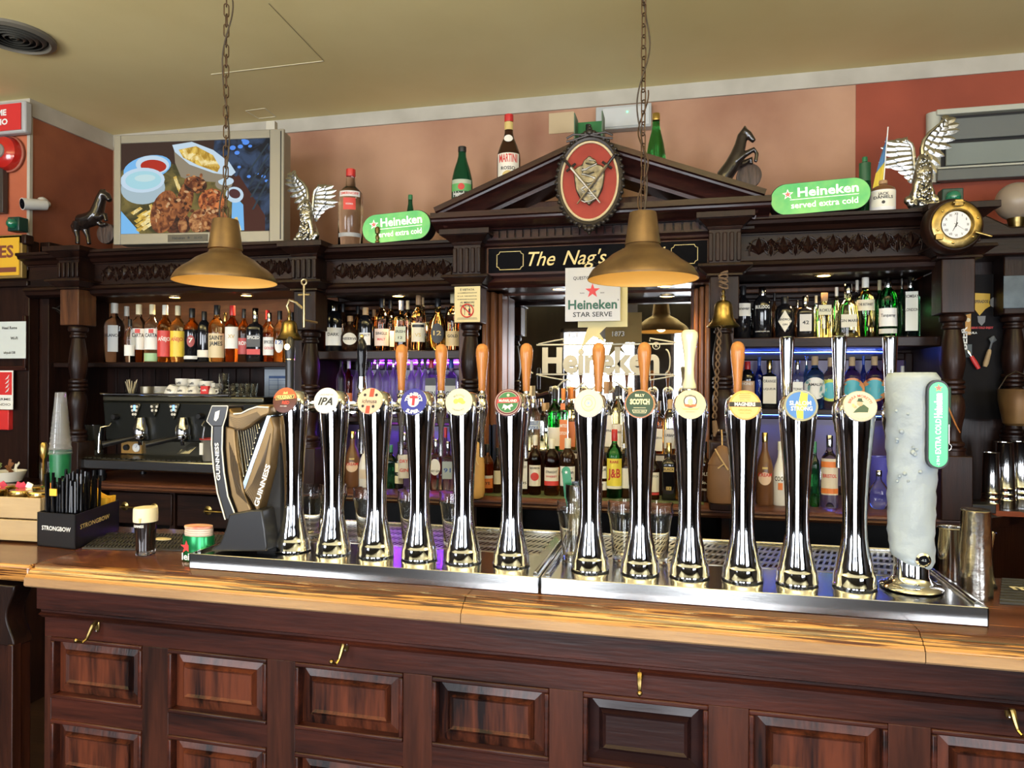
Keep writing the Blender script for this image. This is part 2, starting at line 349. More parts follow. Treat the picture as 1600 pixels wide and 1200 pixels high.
bp = nt.nodes.new('ShaderNodeBump'); bp.inputs['Strength'].default_value = .12; bp.inputs['Distance'].default_value = .003; nt.links.new(n3.outputs[0], bp.inputs['Height']); nt.links.new(bp.outputs[0], bs.inputs['Normal'])
COUNTER = m
NOSE = wood('pale_nosing_wood', (.42, .26, .13), (.28, .16, .08), 'x', 16, .45, .1)
bar = thing('bar_counter', 'mahogany bar counter with raised front panels and worn pale edge', 'bar counter')
xj1, xj2 = X(720, YN, 960), X(1446, YN, 1020)
for a, b_ in ((xb0, xj1 - .0008), (xj1 + .0008, xj2 - .0008), (xj2 + .0008, xb1)):
    prof = [(YB, ZC), (YB, ZC - .04), (YN + .002, ZC - .045), (YN + .002, ZC - .022), (YN + .006, ZC - .017), (YN + .010, ZC - .019), (YN + .014, ZC - .011), (YN + .020, ZC - .008), (YN + .0235, ZC - .010), (YN + .030, ZC - .002), (YN + .036, ZC)]
    MB().run(prof, a, b_).build('worktop_board', COUNTER, bar, ang=50)
    MB().run([(YN + .004, ZC - .023), (YN - .001, ZC - .025), (YN - .002, ZC - .042), (YN + .002, ZC - .046), (YN + .05, ZC - .046), (YN + .05, ZC - .04)], a, b_).build('pale_edge_strip', NOSE, bar)
# left continuation of the worktop, stepped back from the corner
x_l = -2.75
MB().box(x_l, xb0 - .001, YN + .012, YB, ZC - .04, ZC - .0005).build('worktop_board', COUNTER, bar, bevel=.006)
# front boards
zA = ZC - .046
MB().run([(YP + .03, zA), (YP - .022, zA), (YP - .022, zA - .060), (YP - .010, zA - .066), (YP - .010, zA - .071), (YP - .018, zA - .075), (YP - .008, zA - .084), (YP + .03, zA - .084)], xb0, xb1).build('frieze_moulding', MAH_X, bar, ang=25)
ztop, ph, pitch = .942, .146, .196
MB().box(xb0, xb1, YP, YP + .025, ztop, zA - .084).build('top_rail', MAH_X, bar, bevel=.001)
pe = [(80, 222), (263, 417), (461, 630), (675, 858), (911, 1107), (1170, 1388), (1455, 1700)]
px = [(X(a, YP, 1080), X(b_, YP, 1080)) for a, b_ in pe]
px.append((px[-1][1] + .06, xb1 - .05))
edges = [xb0] + [e for p in px for e in p] + [xb1]
for i in range(0, len(edges), 2): MB().box(edges[i], edges[i + 1], YP, YP + .025, 0, ztop).build('stile', MAH_Z, bar, bevel=.001)
for r in range(4):
    z1 = ztop - pitch * r; z0 = z1 - ph
    for i, (a, b_) in enumerate(px):
        MB().box(a, b_, YP + .001, YP + .025, max(z0 - (pitch - ph), 0), z0).build('rail', MAH_X, bar)
        t = .010; mo = MB()
        for (xa, xb_, za, zb) in ((a, b_, z1 - t, z1), (a, b_, z0, z0 + t), (a, a + t, z0 + t, z1 - t), (b_ - t, b_, z0 + t, z1 - t)): mo.box(xa, xb_, YP - .004, YP + .02, za, zb)
        pm = MAH_D if (i == 4) else MAH_S
        w2 = .034; dx0, dx1, dz0, dz1 = a + t, b_ - t, z0 + t, z1 - t
        ob = MB().add([(dx0, YP + .016, dz0), (dx1, YP + .016, dz0), (dx1, YP + .016, dz1), (dx0, YP + .016, dz1),
                       (dx0 + w2 * .62, YP + .010, dz0 + w2 * .62), (dx1 - w2 * .62, YP + .010, dz0 + w2 * .62), (dx1 - w2 * .62, YP + .010, dz1 - w2 * .62), (dx0 + w2 * .62, YP + .010, dz1 - w2 * .62),
                       (dx0 + w2 * .7, YP + .014, dz0 + w2 * .7), (dx1 - w2 * .7, YP + .014, dz0 + w2 * .7), (dx1 - w2 * .7, YP + .014, dz1 - w2 * .7), (dx0 + w2 * .7, YP + .014, dz1 - w2 * .7),
                       (dx0 + w2 * .85, YP + .003, dz0 + w2 * .85), (dx1 - w2 * .85, YP + .003, dz0 + w2 * .85), (dx1 - w2 * .85, YP + .003, dz1 - w2 * .85), (dx0 + w2 * .85, YP + .003, dz1 - w2 * .85),
                       (dx0 + w2 * 1.02, YP + .007, dz0 + w2 * 1.02), (dx1 - w2 * 1.02, YP + .007, dz0 + w2 * 1.02), (dx1 - w2 * 1.02, YP + .007, dz1 - w2 * 1.02), (dx0 + w2 * 1.02, YP + .007, dz1 - w2 * 1.02)],
                      [f for k in (0, 4, 8, 12) for f in ((k, k + 1, k + 5, k + 4), (k + 1, k + 2, k + 6, k + 5), (k + 2, k + 3, k + 7, k + 6), (k + 3, k, k + 4, k + 7))] + [(16, 17, 18, 19)])
        pn = ob.build('raised_panel', pm, bar, ang=15)
        if i == 4 and r == 0: pn['label'] = 'plain dark panel without ribbon grain'
        mo.build('panel_moulding', MAH_X, pn, bevel=.003)
MB().box(xb0 - .001, xb0 + .02, YP + .026, YB - .02, 0, ZC - .046).build('end_panel', MAH_Z, bar)
MB().box(xb0 + .02, xb1, YB - .06, YB - .03, 0, ZC - .046).build('rear_panel', DK_X, bar)
# brass coat hooks under the moulding
def hook(u, v, turn):
    x, z = P(u, v, YP - .004)
    h = thing('coat_hook', '', 'hook', (x, YP - .001, z), 0, None)
    b = MB(); b.lathe([(.0085, 0), (.0085, .002), (.006, .004)], 14, M=RX(PI / 2), sx=.8, sy=1.9).build('back_plate', BRASS, h)
    b = MB(); q = [(0, 0, .012), (0, -.014, .004), (turn * .2, -.022, -.012), (turn * .6, -.024, -.024), (turn, -.032, -.030), (turn * 1.5, -.042, -.022)]
    b.tube(q, [.005, .0055, .0045, .0035, .003, .0035], 8); b.ball(q[-1], .0055, 10, 6); b.build('hook_arm', BRASS, h)
    b = MB(); b.ball((0, -.004, .012), .0028, 8, 5); b.ball((0, -.004, -.011), .0028, 8, 5); b.build('screw', STEEL2, h)
    return h
for u, v, tn, lb in ((151, 978, -.012, 'brass coat hook on the bar front at the far left'), (540, 1008, -.008, 'brass coat hook on the bar front, second from the left'),
                     (1000, 1052, .001, 'brass coat hook on the bar front, third from the left, seen head-on'), (1577, 1110, .008, 'brass coat hook on the bar front at the far right')):
    hook(u, v, tn)['label'] = lb
# scrolled post of the neighbouring counter at the extreme left
post = thing('scrolled_post', 'narrow dark scrolled wooden post left of the bar front', 'post')
Yq = 1.36; xq = X(20, Yq, 1000)
pr = []
for k in range(13):
    z = Z(10, 915 + k * 8.0, Yq); s = math.sin(k / 12 * PI * 1.25); pr.append((Z(10, 915 + k * 8.0, Yq), .012 * math.cos(k / 12 * 2 * PI)))
poly = [(xq - .12, Z(10, 1005, Yq))] + [(xq - .008 + d, z) for z, d in pr[::-1]] + [(xq - .12, pr[0][0])]
MB().prism(poly, Yq, Yq + .05).build('scroll_bracket', DK_Z, post, bevel=.003)
MB().box(xq - .12, xq, Yq + .005, Yq + .05, 0, Z(10, 1005, Yq)).build('shaft', MAH_Z, post, bevel=.004)
MB().box(xq - .012, xq + .004, Yq - .004, Yq + .02, 0, Z(10, 1006, Yq)).build('edge_bead', MAH_Z, post, bevel=.002)
# steel drip trays
ZT = 1.155; YT0, YT1 = 1.428, 1.88
GRM = mat('grille_steel', (.60, .57, .47), .3, 1)
def drip_tray(u0, u1, label):
    t = thing('drip_tray', label, 'drip tray')
    x0, x1 = X(u0, YT0, 900), X(u1, YT0, 900)
    b = MB(); b.box(x0, x1, YT0, YT0 + .004, ZC + .001, ZT); b.box(x0, x0 + .004, YT0, YT1, ZC + .001, ZT); b.box(x1 - .004, x1, YT0, YT1, ZC + .001, ZT); b.box(x0, x1, YT1 - .004, YT1, ZC + .001, ZT)
    b.build('rim', STEEL, t, bevel=.0012)
    yg0, yg1 = YT0 + .205, YT1 - .03; xg0, xg1 = x0 + .07, x1 - .04
    b = MB(); z1 = ZT - .003
    b.box(x0 + .004, x1 - .004, YT0 + .004, yg0, z1 - .004, z1); b.box(x0 + .004, x1 - .004, yg1, YT1 - .004, z1 - .004, z1)
    b.box(x0 + .004, xg0, yg0, yg1, z1 - .004, z1); b.box(xg1, x1 - .004, yg0, yg1, z1 - .004, z1)
    b.build('deck', STEEL, t)
    # raised roll-edge along the back and sides
    b = MB(); b.tube([(x0 + .012, YT0 + .02, ZT), (x0 + .012, YT1 - .012, ZT), (x1 - .012, YT1 - .012, ZT), (x1 - .012, YT0 + .02, ZT)], .005, 8); b.build('rolled_edge', STEEL2, t)
    MB().box(xg0, xg1, yg0, yg1, z1 - .04, z1 - .036).build('basin', mat('dark_basin', (.03, .028, .022), .4), t)
    # perforated insert: bars left between slanting slots
    b = MB(); n = int((xg1 - xg0) / .0125); rows = 4; dy = (yg1 - yg0) / rows
    for j in range(rows + 1): y = yg0 + j * dy; b.box(xg0, xg1, y - .005, y + .005, z1 - .003, z1 + .001)
    for j in range(rows):
        for i in range(n):
            x = xg0 + i * .0125; y0 = yg0 + j * dy; y1 = y0 + dy; s = .016
            b.add([(x, y0, z1 + .0005), (x + .0055, y0, z1 + .0005), (x + .0055 + s, y1, z1 + .0005), (x + s, y1, z1 + .0005)], [(0, 1, 2, 3)])
    g = b.build('perforated_grille', GRM, t, smooth=False); g['kind'] = 'stuff'
    MB().box(x0 + .03, x1 - .03, YB + .001, YT1 - .01, .3, ZC).build('under_sink', mat('dark_steel', (.08, .08, .08), .5, 1), bar)
    return t
drip_tray(295, 842.5, 'left steel drip tray under six taps and the harp font')
drip_tray(844, 1546, 'right steel drip tray under the ice column and six taps')
# ------------------------------------------------------------------ back bar
YC = 2.95; YPL = 2.86; YBK = 3.42; ZL = 1.06
MIRROR = mat('mirror_silver', (.80, .80, .80), .015, 1)
BKWARM = wood('honey_back_board', (.30, .125, .045), (.15, .06, .025), 'x', 8, .45, .2)
bb = thing('back_bar', 'tall dark carved wooden back bar with shelves, columns and central pediment', 'back bar')
COLU = [125, 485, 735, 1130, 1490]
cx = [X(u, 2.93, 600) for u in COLU]
ztopB = [Z(290, 384, 2.90), Z(600, 380, 2.90), Z(930, 384, 2.90), Z(1300, 333, 2.90)]
bays = [('L', -3.24, cx[1], ztopB[0]), ('M', cx[1], cx[2], ztopB[1]), ('R', cx[3], cx[4], ztopB[3])]
bx = [X(150, 3.35), X(490, 3.17), X(739, 3.17), X(1134, 3.17), X(1464, 3.17)]
# carved acanthus motif, one mesh shared by all repeats
def leaf_motif(w, h):
    b = MB()
    for k, (a, L) in enumerate(((0, 1), (.5, .85), (-.5, .85), (1.0, .7), (-1.0, .7))):
        n = 7; pts = []
        for j in range(n + 1):
            t = j / n; r = L * h * t; c = math.sin(PI * t) * .15 * h
            ang = a * (.5 + t * .7)
            pts.append((r * math.sin(ang), -h * .42 + r * math.cos(ang) * .95, c))
        vs = []
        for x, z, c in pts: vs += [(x - c, 0, z), (x, -.007 - .004 * math.sin(k + c * 60), z), (x + c, 0, z)]
        fs = []
        for j in range(n): q = j * 3; fs += [(q, q + 1, q + 4, q + 3), (q + 1, q + 2, q + 5, q + 4)]
        b.add(vs, fs)
    for s in (-1, 1):
        q = [(s * (w * .38 + .010 * math.cos(t * .9) * (1 - t / 9)), -.003, -h * .1 + .016 * math.sin(t * .9) * (1 - t / 9)) for t in range(9)]
        b.tube(q, .003, 6); b.tube([(s * w * .38, -.003, -h * .45), (s * w * .42, -.003, -h * .1), (s * w * .28, -.003, h * .3), (s * w * .1, -.003, h * .42)], .0028, 6)
    return b
lm = leaf_motif(.085, .075).build('carved_leaf', DK_X, bb, ang=60); LM = lm.data; bpy.data.objects.remove(lm)
def leaves(xa, xb_, y, z):
    n = max(1, int((xb_ - xa) / .085)); st = (xb_ - xa) / n
    for i in range(n):
        o = bpy.data.objects.new('carved_leaf', LM); COL.objects.link(o); o.parent = bb; o.location = (xa + st * (i + .5), y, z); o.scale = (st / .085, 1, 1)
    for i in range(n - 1):
        o = bpy.data.objects.new('carved_leaf', LM); COL.objects.link(o); o.parent = bb; o.location = (xa + st * (i + 1), y + .001, z); o.scale = (st / .085 * .8, 1, -1)
for nm, xa, xb_, zt in bays:
    p = [(YBK, 0), (2.885, 0), (2.885, -.012), (2.895, -.016), (2.90, -.028), (2.925, -.036), (2.94, -.050), (2.955, -.054), (2.955, -.058), (YBK, -.058)]
    MB().run([(y, zt + z) for y, z in p], xa, xb_).build('cornice', DK_X, bb, ang=25)
    MB().box(xa, xb_, 2.968, YBK, zt - .155, zt - .056).build('frieze_board', DK_X, bb)
    leaves((cx[0] if nm == 'L' else xa) + .09, xb_ - .09, 2.966, zt - .106)
    p = [(YBK, -.153), (2.955, -.153), (2.955, -.160), (2.93, -.170), (2.925, -.182), (2.94, -.190), (2.945, -.205), (2.965, -.215), (3.02, -.215), (3.02, -.195), (YBK, -.195)]
    MB().run([(y, zt + z) for y, z in p], xa, xb_).build('architrave', DK_X, bb, ang=25)
# middle architrave, sign board surround
zs1, zs0 = Z(930, 381, YC), Z(930, 425, YC)
xa, xb_ = cx[2], cx[3]
zm = zs0 - .055
MB().run([(3.3, zs0), (2.90, zs0), (2.90, zs0 - .010), (2.925, zs0 - .018), (2.92, zs0 - .035), (2.95, zs0 - .045), (2.96, zm), (3.02, zm), (3.02, zm + .02), (3.3, zm + .02)], xa, xb_).build('architrave', PED, bb, ang=25)
MB().box(xa, xb_, YC + .004, 3.3, zs0 - .001, zs1 + .02).build('frieze_board', DK_X, bb)
# --- pilaster blocks, columns
def turned_column(x, y, z0, z1, r, m):
    H = z1 - z0
    pf = [(.98, 0), (.98, .03), (1.05, .035), (1.05, .05), (.8, .055), (.95, .07), (.95, .085), (.72, .10), (.66, .13), (.74, .20), (.92, .28), (.98, .34), (.90, .39), (.70, .43),
          (.92, .44), (.92, .455), (.78, .465), (.98, .475), (.98, .49), (.8, .50), (.95, .51), (.95, .525), (.74, .54), (.84, .58), (.98, .64), (.97, .70), (.84, .79), (.70, .86), (.64, .89),
          (.86, .90), (.86, .915), (.74, .925), (.74, .94), (1.0, .95), (1.05, .965), (1.05, .98), (.9, 1.0)]
    return MB().lathe([(a * r, z0 + t * H) for a, t in pf], 28, (x, y, 0)).build('turned_column', m, bb, ang=30)
def pilaster(i, u, zt, ztip, wid=.15, blk=(455, 508), low=705, m=DK_Z, top=True, y=2.93):
    x = X(u, y, 600); h = wid / 2
    zb_t = Z(u, blk[0], y - .04); zb_b = Z(u, blk[1], y - .04); zl = Z(u, low, y - .04)
    f0, f1 = zb_t + .045, zt - .05
    MB().box(x - h * .78, x + h * .78, YPL + .012, YC + .02, f0, f1).build('fluted_pilaster', m, bb)
    nfl = 4
    for k in range(nfl + 1):
        xx = x - h * .70 + k * (h * 1.4) / nfl
        MB().box(xx - .008, xx + .008, YPL + .003, YPL + .013, f0 + .012, f1 - .012).build('reed', m, bb, bevel=.003)
    # cap and base mouldings, mitred pyramids of ogee
    def frus(za, zb_, ea, eb): return MB().add([(x - h * .78 - ea, YPL + .012 - ea, za), (x + h * .78 + ea, YPL + .012 - ea, za), (x + h * .78 + ea, YC + .03, za), (x - h * .78 - ea, YC + .03, za),
             (x - h * .78 - eb, YPL + .012 - eb, zb_), (x + h * .78 + eb, YPL + .012 - eb, zb_), (x + h * .78 + eb, YC + .03, zb_), (x - h * .78 - eb, YC + .03, zb_)],
             [(0, 3, 2, 1), (4, 5, 6, 7), (0, 1, 5, 4), (1, 2, 6, 5), (2, 3, 7, 6), (3, 0, 4, 7)])
    c = frus(f1, f1 + .012, .004, .010); c.v += []; n = len(c.v)
    for za, zb_, ea, eb in ((f1 + .012, f1 + .038, .012, .042), (f1 + .038, zt + .012, .050, .050)):
        q = frus(za, zb_, ea, eb); c.add(q.v, q.f)
    c.build('pilaster_cap', m, bb, bevel=.002)
    c = frus(f0 - .012, f0, .045, .042)
    for za, zb_, ea, eb in ((f0 - .034, f0 - .012, .012, .040), (zb_t, f0 - .034, .010, .008)):
        q = frus(za, zb_, ea, eb); c.add(q.v, q.f)
    c.build('pilaster_base', m, bb, bevel=.002)
    MB().box(x - .055, x + .055, y - .055, y + .055, zb_b, zb_t).build('column_block', MID_Z if i in (0, 2) else m, bb, bevel=.004)
    turned_column(x, y, zl, zb_b, .043, m)
    MB().box(x - .052, x + .052, y - .052, y + .052, ZL, zl).build('column_plinth', m, bb, bevel=.004)
    # side wall of the bay behind the column
    MB().box(bx[i] - .022, bx[i] + .022, y + .09, YBK, ZL, zt - .19).build('divider', MID_Z if i in (2, 3) else DK_Z, bb, bevel=.002)
pilaster(0, 122, ztopB[0], 0, blk=(452, 508), low=690)
pilaster(1, 485, ztopB[1], 0, blk=(455, 516), low=700)
pilaster(2, 735, ztopB[1] + .02, 0, blk=(448, 504), low=695)
pilaster(3, 1130, ztopB[3], 0, blk=(432, 500), low=690)
pilaster(4, 1488, ztopB[3] - .01, 0, blk=(405, 490), low=712, wid=.17)
# --- backs, shelves
zshL, zshM, zshR = Z(290, 566, 3.08), Z(605, 548, 3.08), Z(1300, 527, 3.08)
MB().box(bx[0], bx[1], YBK, YBK + .03, zshL - .02, ztopB[0] - .05).build('back_board', BKWARM, bb)
n = 17
for k in range(n):
    xa_ = bx[0] + (bx[1] - bx[0]) * k / n; xb2 = bx[0] + (bx[1] - bx[0]) * (k + 1) / n
    MB().box(xa_ + .0015, xb2 - .0015, YBK - .012, YBK, ZL, zshL - .005).build('matchboard_plank', DK_Z, bb, bevel=.003)
MB().box(bx[0], bx[1], YBK, YBK + .02, ZL, zshL).build('back_board', BLACKM, bb)
MB().box(bx[0] + .02, bx[1] - .02, 3.05, YBK - .001, zshL - .026, zshL).build('shelf', MID_Z if 0 else DK_X, bb, bevel=.004)
SATIN = mat('satin_back_panel', (.10, .06, .16), .3)
def mirror_panel(x0, x1, z0, z1, y, fr=.03, fm=DK_X, name='mirror_glass', gm=None):
    MB().box(x0, x1, y, y + .006, z0, z1).build(name, gm or MIRROR, bb)
    b = MB(); b.box(x0 - fr, x0 + .002, y - .018, y + .01, z0 - fr, z1 + fr); b.box(x1 - .002, x1 + fr, y - .018, y + .01, z0 - fr, z1 + fr)
    b.box(x0 + .002, x1 - .002, y - .018, y + .01, z1 - .002, z1 + fr); b.box(x0 + .002, x1 - .002, y - .018, y + .01, z0 - fr, z0 + .002)
    b.build('mirror_frame', fm, bb, bevel=.005)
for (xa, xb_, zsh, zt, zlo) in ((bx[1], bx[2], zshM, ztopB[1], Z(605, 652, 3.2)), (bx[3], bx[4], zshR, ztopB[3], Z(1300, 640, 3.2))):
    MB().box(xa, xb_, YBK + .008, YBK + .03, ZL, zt - .05).build('back_board', DK_X, bb)
    mirror_panel(xa + .08, xb_ - .08, zsh + .06, zt - .30, YBK)
    mirror_panel(xa + .05, xb_ - .05, zlo + .02, zsh - .08, YBK, name='satin_panel', gm=SATIN)
    mirror_panel(xa + .05, xb_ - .05, ZL + .04, zlo - .05, YBK, name='satin_panel', gm=SATIN)
    # stepped crown of the inner frame
    for k in range(3): MB().box(xa + .04, xb_ - .04, YBK - .03 - k * .03, YBK - .001 - k * .03, zt - .262 + k * .022, zt - .242 + k * .022).build('inner_moulding', MID_Z if k == 1 else DK_X, bb, bevel=.004)
    MB().box(xa + .02, xb_ - .02, 3.06, YBK - .001, zsh - .04, zsh).build('shelf', DK_X, bb, bevel=.004)
    MB().box(xa + .02, xb_ - .02, 3.20, YBK - .001, zlo - .025, zlo).build('low_shelf', DK_X, bb, bevel=.003)
zloM, zloR = Z(605, 652, 3.2), Z(1300, 640, 3.2)
# centre: mirror between moulded uprights
xm0, xm1 = X(795, 3.33, 500), X(1080, 3.33, 500)
mirror_panel(xm0, xm1, ZL + .02, Z(930, 459, 3.33), 3.33, .055, wood('red_brown_frame', (.17, .07, .045), (.08, .034, .024), 'z', 10, .35, .3))
MB().box(cx[2], cx[3], 3.345, YBK + .03, ZL, zm + .03).build('back_board', DK_Z, bb)
for xx, s in ((X(760, 3.1, 500), 1), (X(1108, 3.1, 500), -1)):
    for k in range(3): MB().box(xx - .016 + s * k * .022, xx + .004 + s * k * .022, 3.08 + k * .06, 3.33, ZL, zm + .01).build('upright_moulding', wood('orange_brown_moulding', (.30, .12, .045), (.16, .06, .025), 'z', 12, .35, .3), bb, bevel=.006)
zri = Z(930, 706, 3.22)
MB().box(xm0 - .02, xm1 + .02, 3.20, 3.31, ZL + .001, zri).build('bottle_riser', DK_X, bb, bevel=.003)
for k in range(9):
    xx = xm0 + .04 + k * (xm1 - xm0 - .08) / 8
    MB().box(xx - .022, xx + .022, 3.196, 3.1999, zri - .03, zri - .008).build('price_tag', mat('grey_tag', (.55, .52, .5), .5), bb)
# worktop of the back bar with moulded nose, cabinets below
xr = X(1533, 2.93, 800)
prof = [(YBK, ZL), (2.945, ZL), (2.932, ZL - .006), (2.93, ZL - .014), (2.945, ZL - .020), (2.94, ZL - .030), (2.955, ZL - .042), (YBK, ZL - .042)]
MB().run(prof, -3.05, xr).build('worktop', wood('worktop_red_brown', (.16, .06, .03), (.07, .026, .016), 'x', 14, .3, .35), bb, ang=25)
xe2 = X(1680, 3.9, 780)
MB().add([(xr, 2.93, ZL), (xr, YBK, ZL), (xe2, YBK + .17, ZL), (xe2, 3.60, ZL), (xr, 2.95, ZL - .042), (xr, YBK, ZL - .042), (xe2, YBK + .17, ZL - .042), (xe2, 3.60, ZL - .042)],
         [(0, 3, 2, 1), (4, 5, 6, 7), (0, 4, 7, 3)]).build('worktop', DK_X, bb)
MB().add([(xr + .001, 2.95, 0), (xe2, 3.62, 0), (xe2, 3.62, ZL - .042), (xr + .001, 2.95, ZL - .042), (xr + .001, 3.0, 0), (xe2, 3.67, 0), (xe2, 3.67, ZL - .042), (xr + .001, 3.0, ZL - .042)],
         [(0, 1, 2, 3), (4, 7, 6, 5), (0, 3, 7, 4)]).build('return_panel', DK_Z, bb)
GREENMAT = mat('green_felt', (.09, .12, .05), .8)
MB().box(xm0 - .05, xm1 + .05, 3.0, 3.19, ZL, ZL + .003).build('shelf_liner', GREENMAT, bb)
MB().box(-3.05, xr, 3.05, YBK, 0, ZL - .30).build('cabinet_base', DK_Z, bb)
MB().box(-3.05, xr, 3.38, YBK, ZL - .30, ZL - .042).build('cabinet_back', BLACKM, bb)
for xx in [-3.05, X(265, 3.0, 800), X(432, 3.0, 800), cx[2] - .02, cx[3], xr - .03]: MB().box(xx, xx + .03, 3.0, 3.38, ZL - .30, ZL - .042).build('cabinet_divider', DK_Z, bb)
for u0, u1 in ((170, 272), (276, 430)):
    xa, xb_ = X(u0, 3.0, 800), X(u1, 3.0, 800)
    d = MB().box(xa + .01, xb_ - .005, 2.99, 3.02, ZL - .21, ZL - .055).build('drawer', DK_X, bb, bevel=.004)
    b = MB(); xh = (xa + xb_) / 2; L = .085; z = ZL - .125
    b.tube([(xh - L, 2.965, z), (xh + L, 2.965, z)], .005, 8)
    for s in (-1, 1): b.lathe([(.022, 0), (.022, .004), (.010, .008), (.006, .03)], 16, (xh + s * L, 2.992, z), M=RX(PI / 2))
    b.build('drawer_handle', BRASS, d)
# right return: tall dark panel, second column, beam over
MB().box(cx[4] + .06, 3.2, 3.47, 3.5, 0, Z(1560, 350, 3.47)).build('side_panel', DK_Z, bb)
MB().box(cx[4] + .05, 3.2, 3.30, 3.5, Z(1560, 402, 3.35), Z(1560, 372, 3.35)).build('side_beam', DK_X, bb, bevel=.01)
xq = X(1545, 3.3, 350); 
MB().prism([(cx[4] + .05, Z(1530, 372, 3.3)), (3.2, Z(1600, 372, 3.3)), (3.2, Z(1600, 358, 3.3)), (X(1575, 3.3, 350), Z(1575, 356, 3.3)), (X(1530, 3.3, 340), Z(1530, 335, 3.3)), (cx[4] + .05, Z(1510, 330, 3.3))], 3.27, 3.5).build('side_cornice', DK_X, bb, bevel=.008)
x2 = X(1583, 3.41, 600)
MB().box(x2 - .06, x2 + .06, 3.35, 3.468, Z(1583, 492, 3.38), Z(1583, 400, 3.38)).build('column_block', DK_Z, bb, bevel=.005)
turned_column(x2, 3.41, Z(1583, 690, 3.38), Z(1583, 492, 3.38), .046, DK_Z)
MB().box(x2 - .055, x2 + .052, 3.36, 3.465, ZL, Z(1583, 690, 3.38)).build('column_plinth', DK_Z, bb, bevel=.005)
# pediment
YPD = 2.80
xp0, xp1 = X(672, YPD, 335), X(1206, YPD, 300); zb = Z(930, 319, YPD)
prof = [(3.1, 0), (YPD, 0), (YPD, -.022), (YPD + .012, -.026), (YPD + .014, -.034), (YPD + .02, -.040), (YPD + .04, -.046), (YPD + .055, -.055), (YPD + .075, -.058), (YPD + .08, -.063), (3.1, -.063)]
MB().run([(y, zb + z) for y, z in prof], xp0, xp1).build('pediment_base', PED, bb, ang=25)
zd = zb - .063
MB().box(xp0 + .05, xp1 - .05, 2.915, 3.1, zd - .036, zd).build('dentil_board', DK_X, bb)
n = int((xp1 - xp0 - .14) / .034)
dm = None
for k in range(n):
    x = xp0 + .07 + .034 * k
    if dm is None: o = MB().box(-.0125, .0125, -.016, .001, -.0155, .0155).build('dentil', PED, bb, bevel=.0015); dm = o.data
    else: o = bpy.data.objects.new('dentil', dm); COL.objects.link(o); o.parent = bb
    o.location = (x + .017, 2.915, zd - .0175)
MB().run([(3.1, zd - .034), (2.895, zd - .034), (2.895, zd - .042), (2.92, zd - .050), (2.918, zd - .060), (2.94, min(zd - .068, zs1 + .004)), (2.95, zs1), (3.1, zs1)], cx[2] - .02, cx[3] + .02).build('sign_head_moulding', PED, bb, ang=25)
za = Z(918, 213, YPD); xap = X(918, YPD, 213)
for s, xend in ((-1, xp0), (1, xp1)):
    dx = xend - xap; dz = (zb + .012) - za; L = math.hypot(dx, dz); an = math.atan2(-dz, abs(dx))
    prof = [(3.02, 0), (YPD - .012, 0), (YPD - .012, -.020), (YPD, -.024), (YPD + .002, -.032), (YPD + .012, -.036), (YPD + .03, -.055), (YPD + .045, -.080), (YPD + .06, -.086), (YPD + .062, -.10), (3.02, -.10)]
    M = T(xap, 0, za) @ RY(s * an) if s > 0 else T(xap, 0, za) @ Matrix.Scale(-1, 4, (1, 0, 0)) @ RY(an)
    b = MB(); q = MB().run(prof, 0, L - .02); b.add([M @ Vector(v) for v in q.v], q.f); b.build('raking_cornice', PED, bb, ang=25)
MB().box(xp0 + .35, xp1 - .35, 3.0, 3.03, zb + .04, zb + .075).build('tympanum_rail', MID_Z, bb, bevel=.004)
MB().box(xp0 + .06, xp1 - .06, 3.101, 3.44, zb - .02, zb + .012).build('tympanum_sill', DK_X, bb)
# downlights
def downlight(u, v, ysp, zceil, lab, pw=9, col=(1, .66, .30)):
    x = X(u, ysp, v); t = thing('downlight', lab, 'downlight', (x, ysp, zceil))
    MB().lathe([(.035, 0), (.035, -.004), (.026, -.006), (.026, 0)], 24, cap=False).build('ring', GOLD, t)
    MB().lathe([(.026, -.003), (.001, -.0035)], 24, cap=False).build('lens', mat('warm_lens', (1, .8, .5), .5, emit=14, ecol=(1, .78, .45)), t)
    l = bpy.data.lights.new('spot', 'SPOT'); l.energy = pw; l.color = col; l.spot_size = math.radians(120); l.spot_blend = .7; l.shadow_soft_size = .03
    o = bpy.data.objects.new('downlight_lamp', l); COL.objects.link(o); o.location = (x, ysp, zceil - .015)
downlight(273, 462, 3.2, ztopB[0] - .196, 'round warm downlight over the upper left shelf, left one', 14)
downlight(385, 462, 3.2, ztopB[0] - .196, 'round warm downlight over the upper left shelf, right one', 14)
downlight(622, 458, 3.15, ztopB[1] - .196, 'round warm downlight over the whisky shelf left of the centre', 14)
downlight(873, 451, 3.15, zm + .019, 'round warm downlight above the etched mirror, left one', 8)
downlight(1040, 445, 3.15, zm + .019, 'round warm downlight above the etched mirror, right one', 8)
downlight(1287, 428, 3.15, ztopB[3] - .196, 'round warm downlight over the gin shelf at the right', 14)
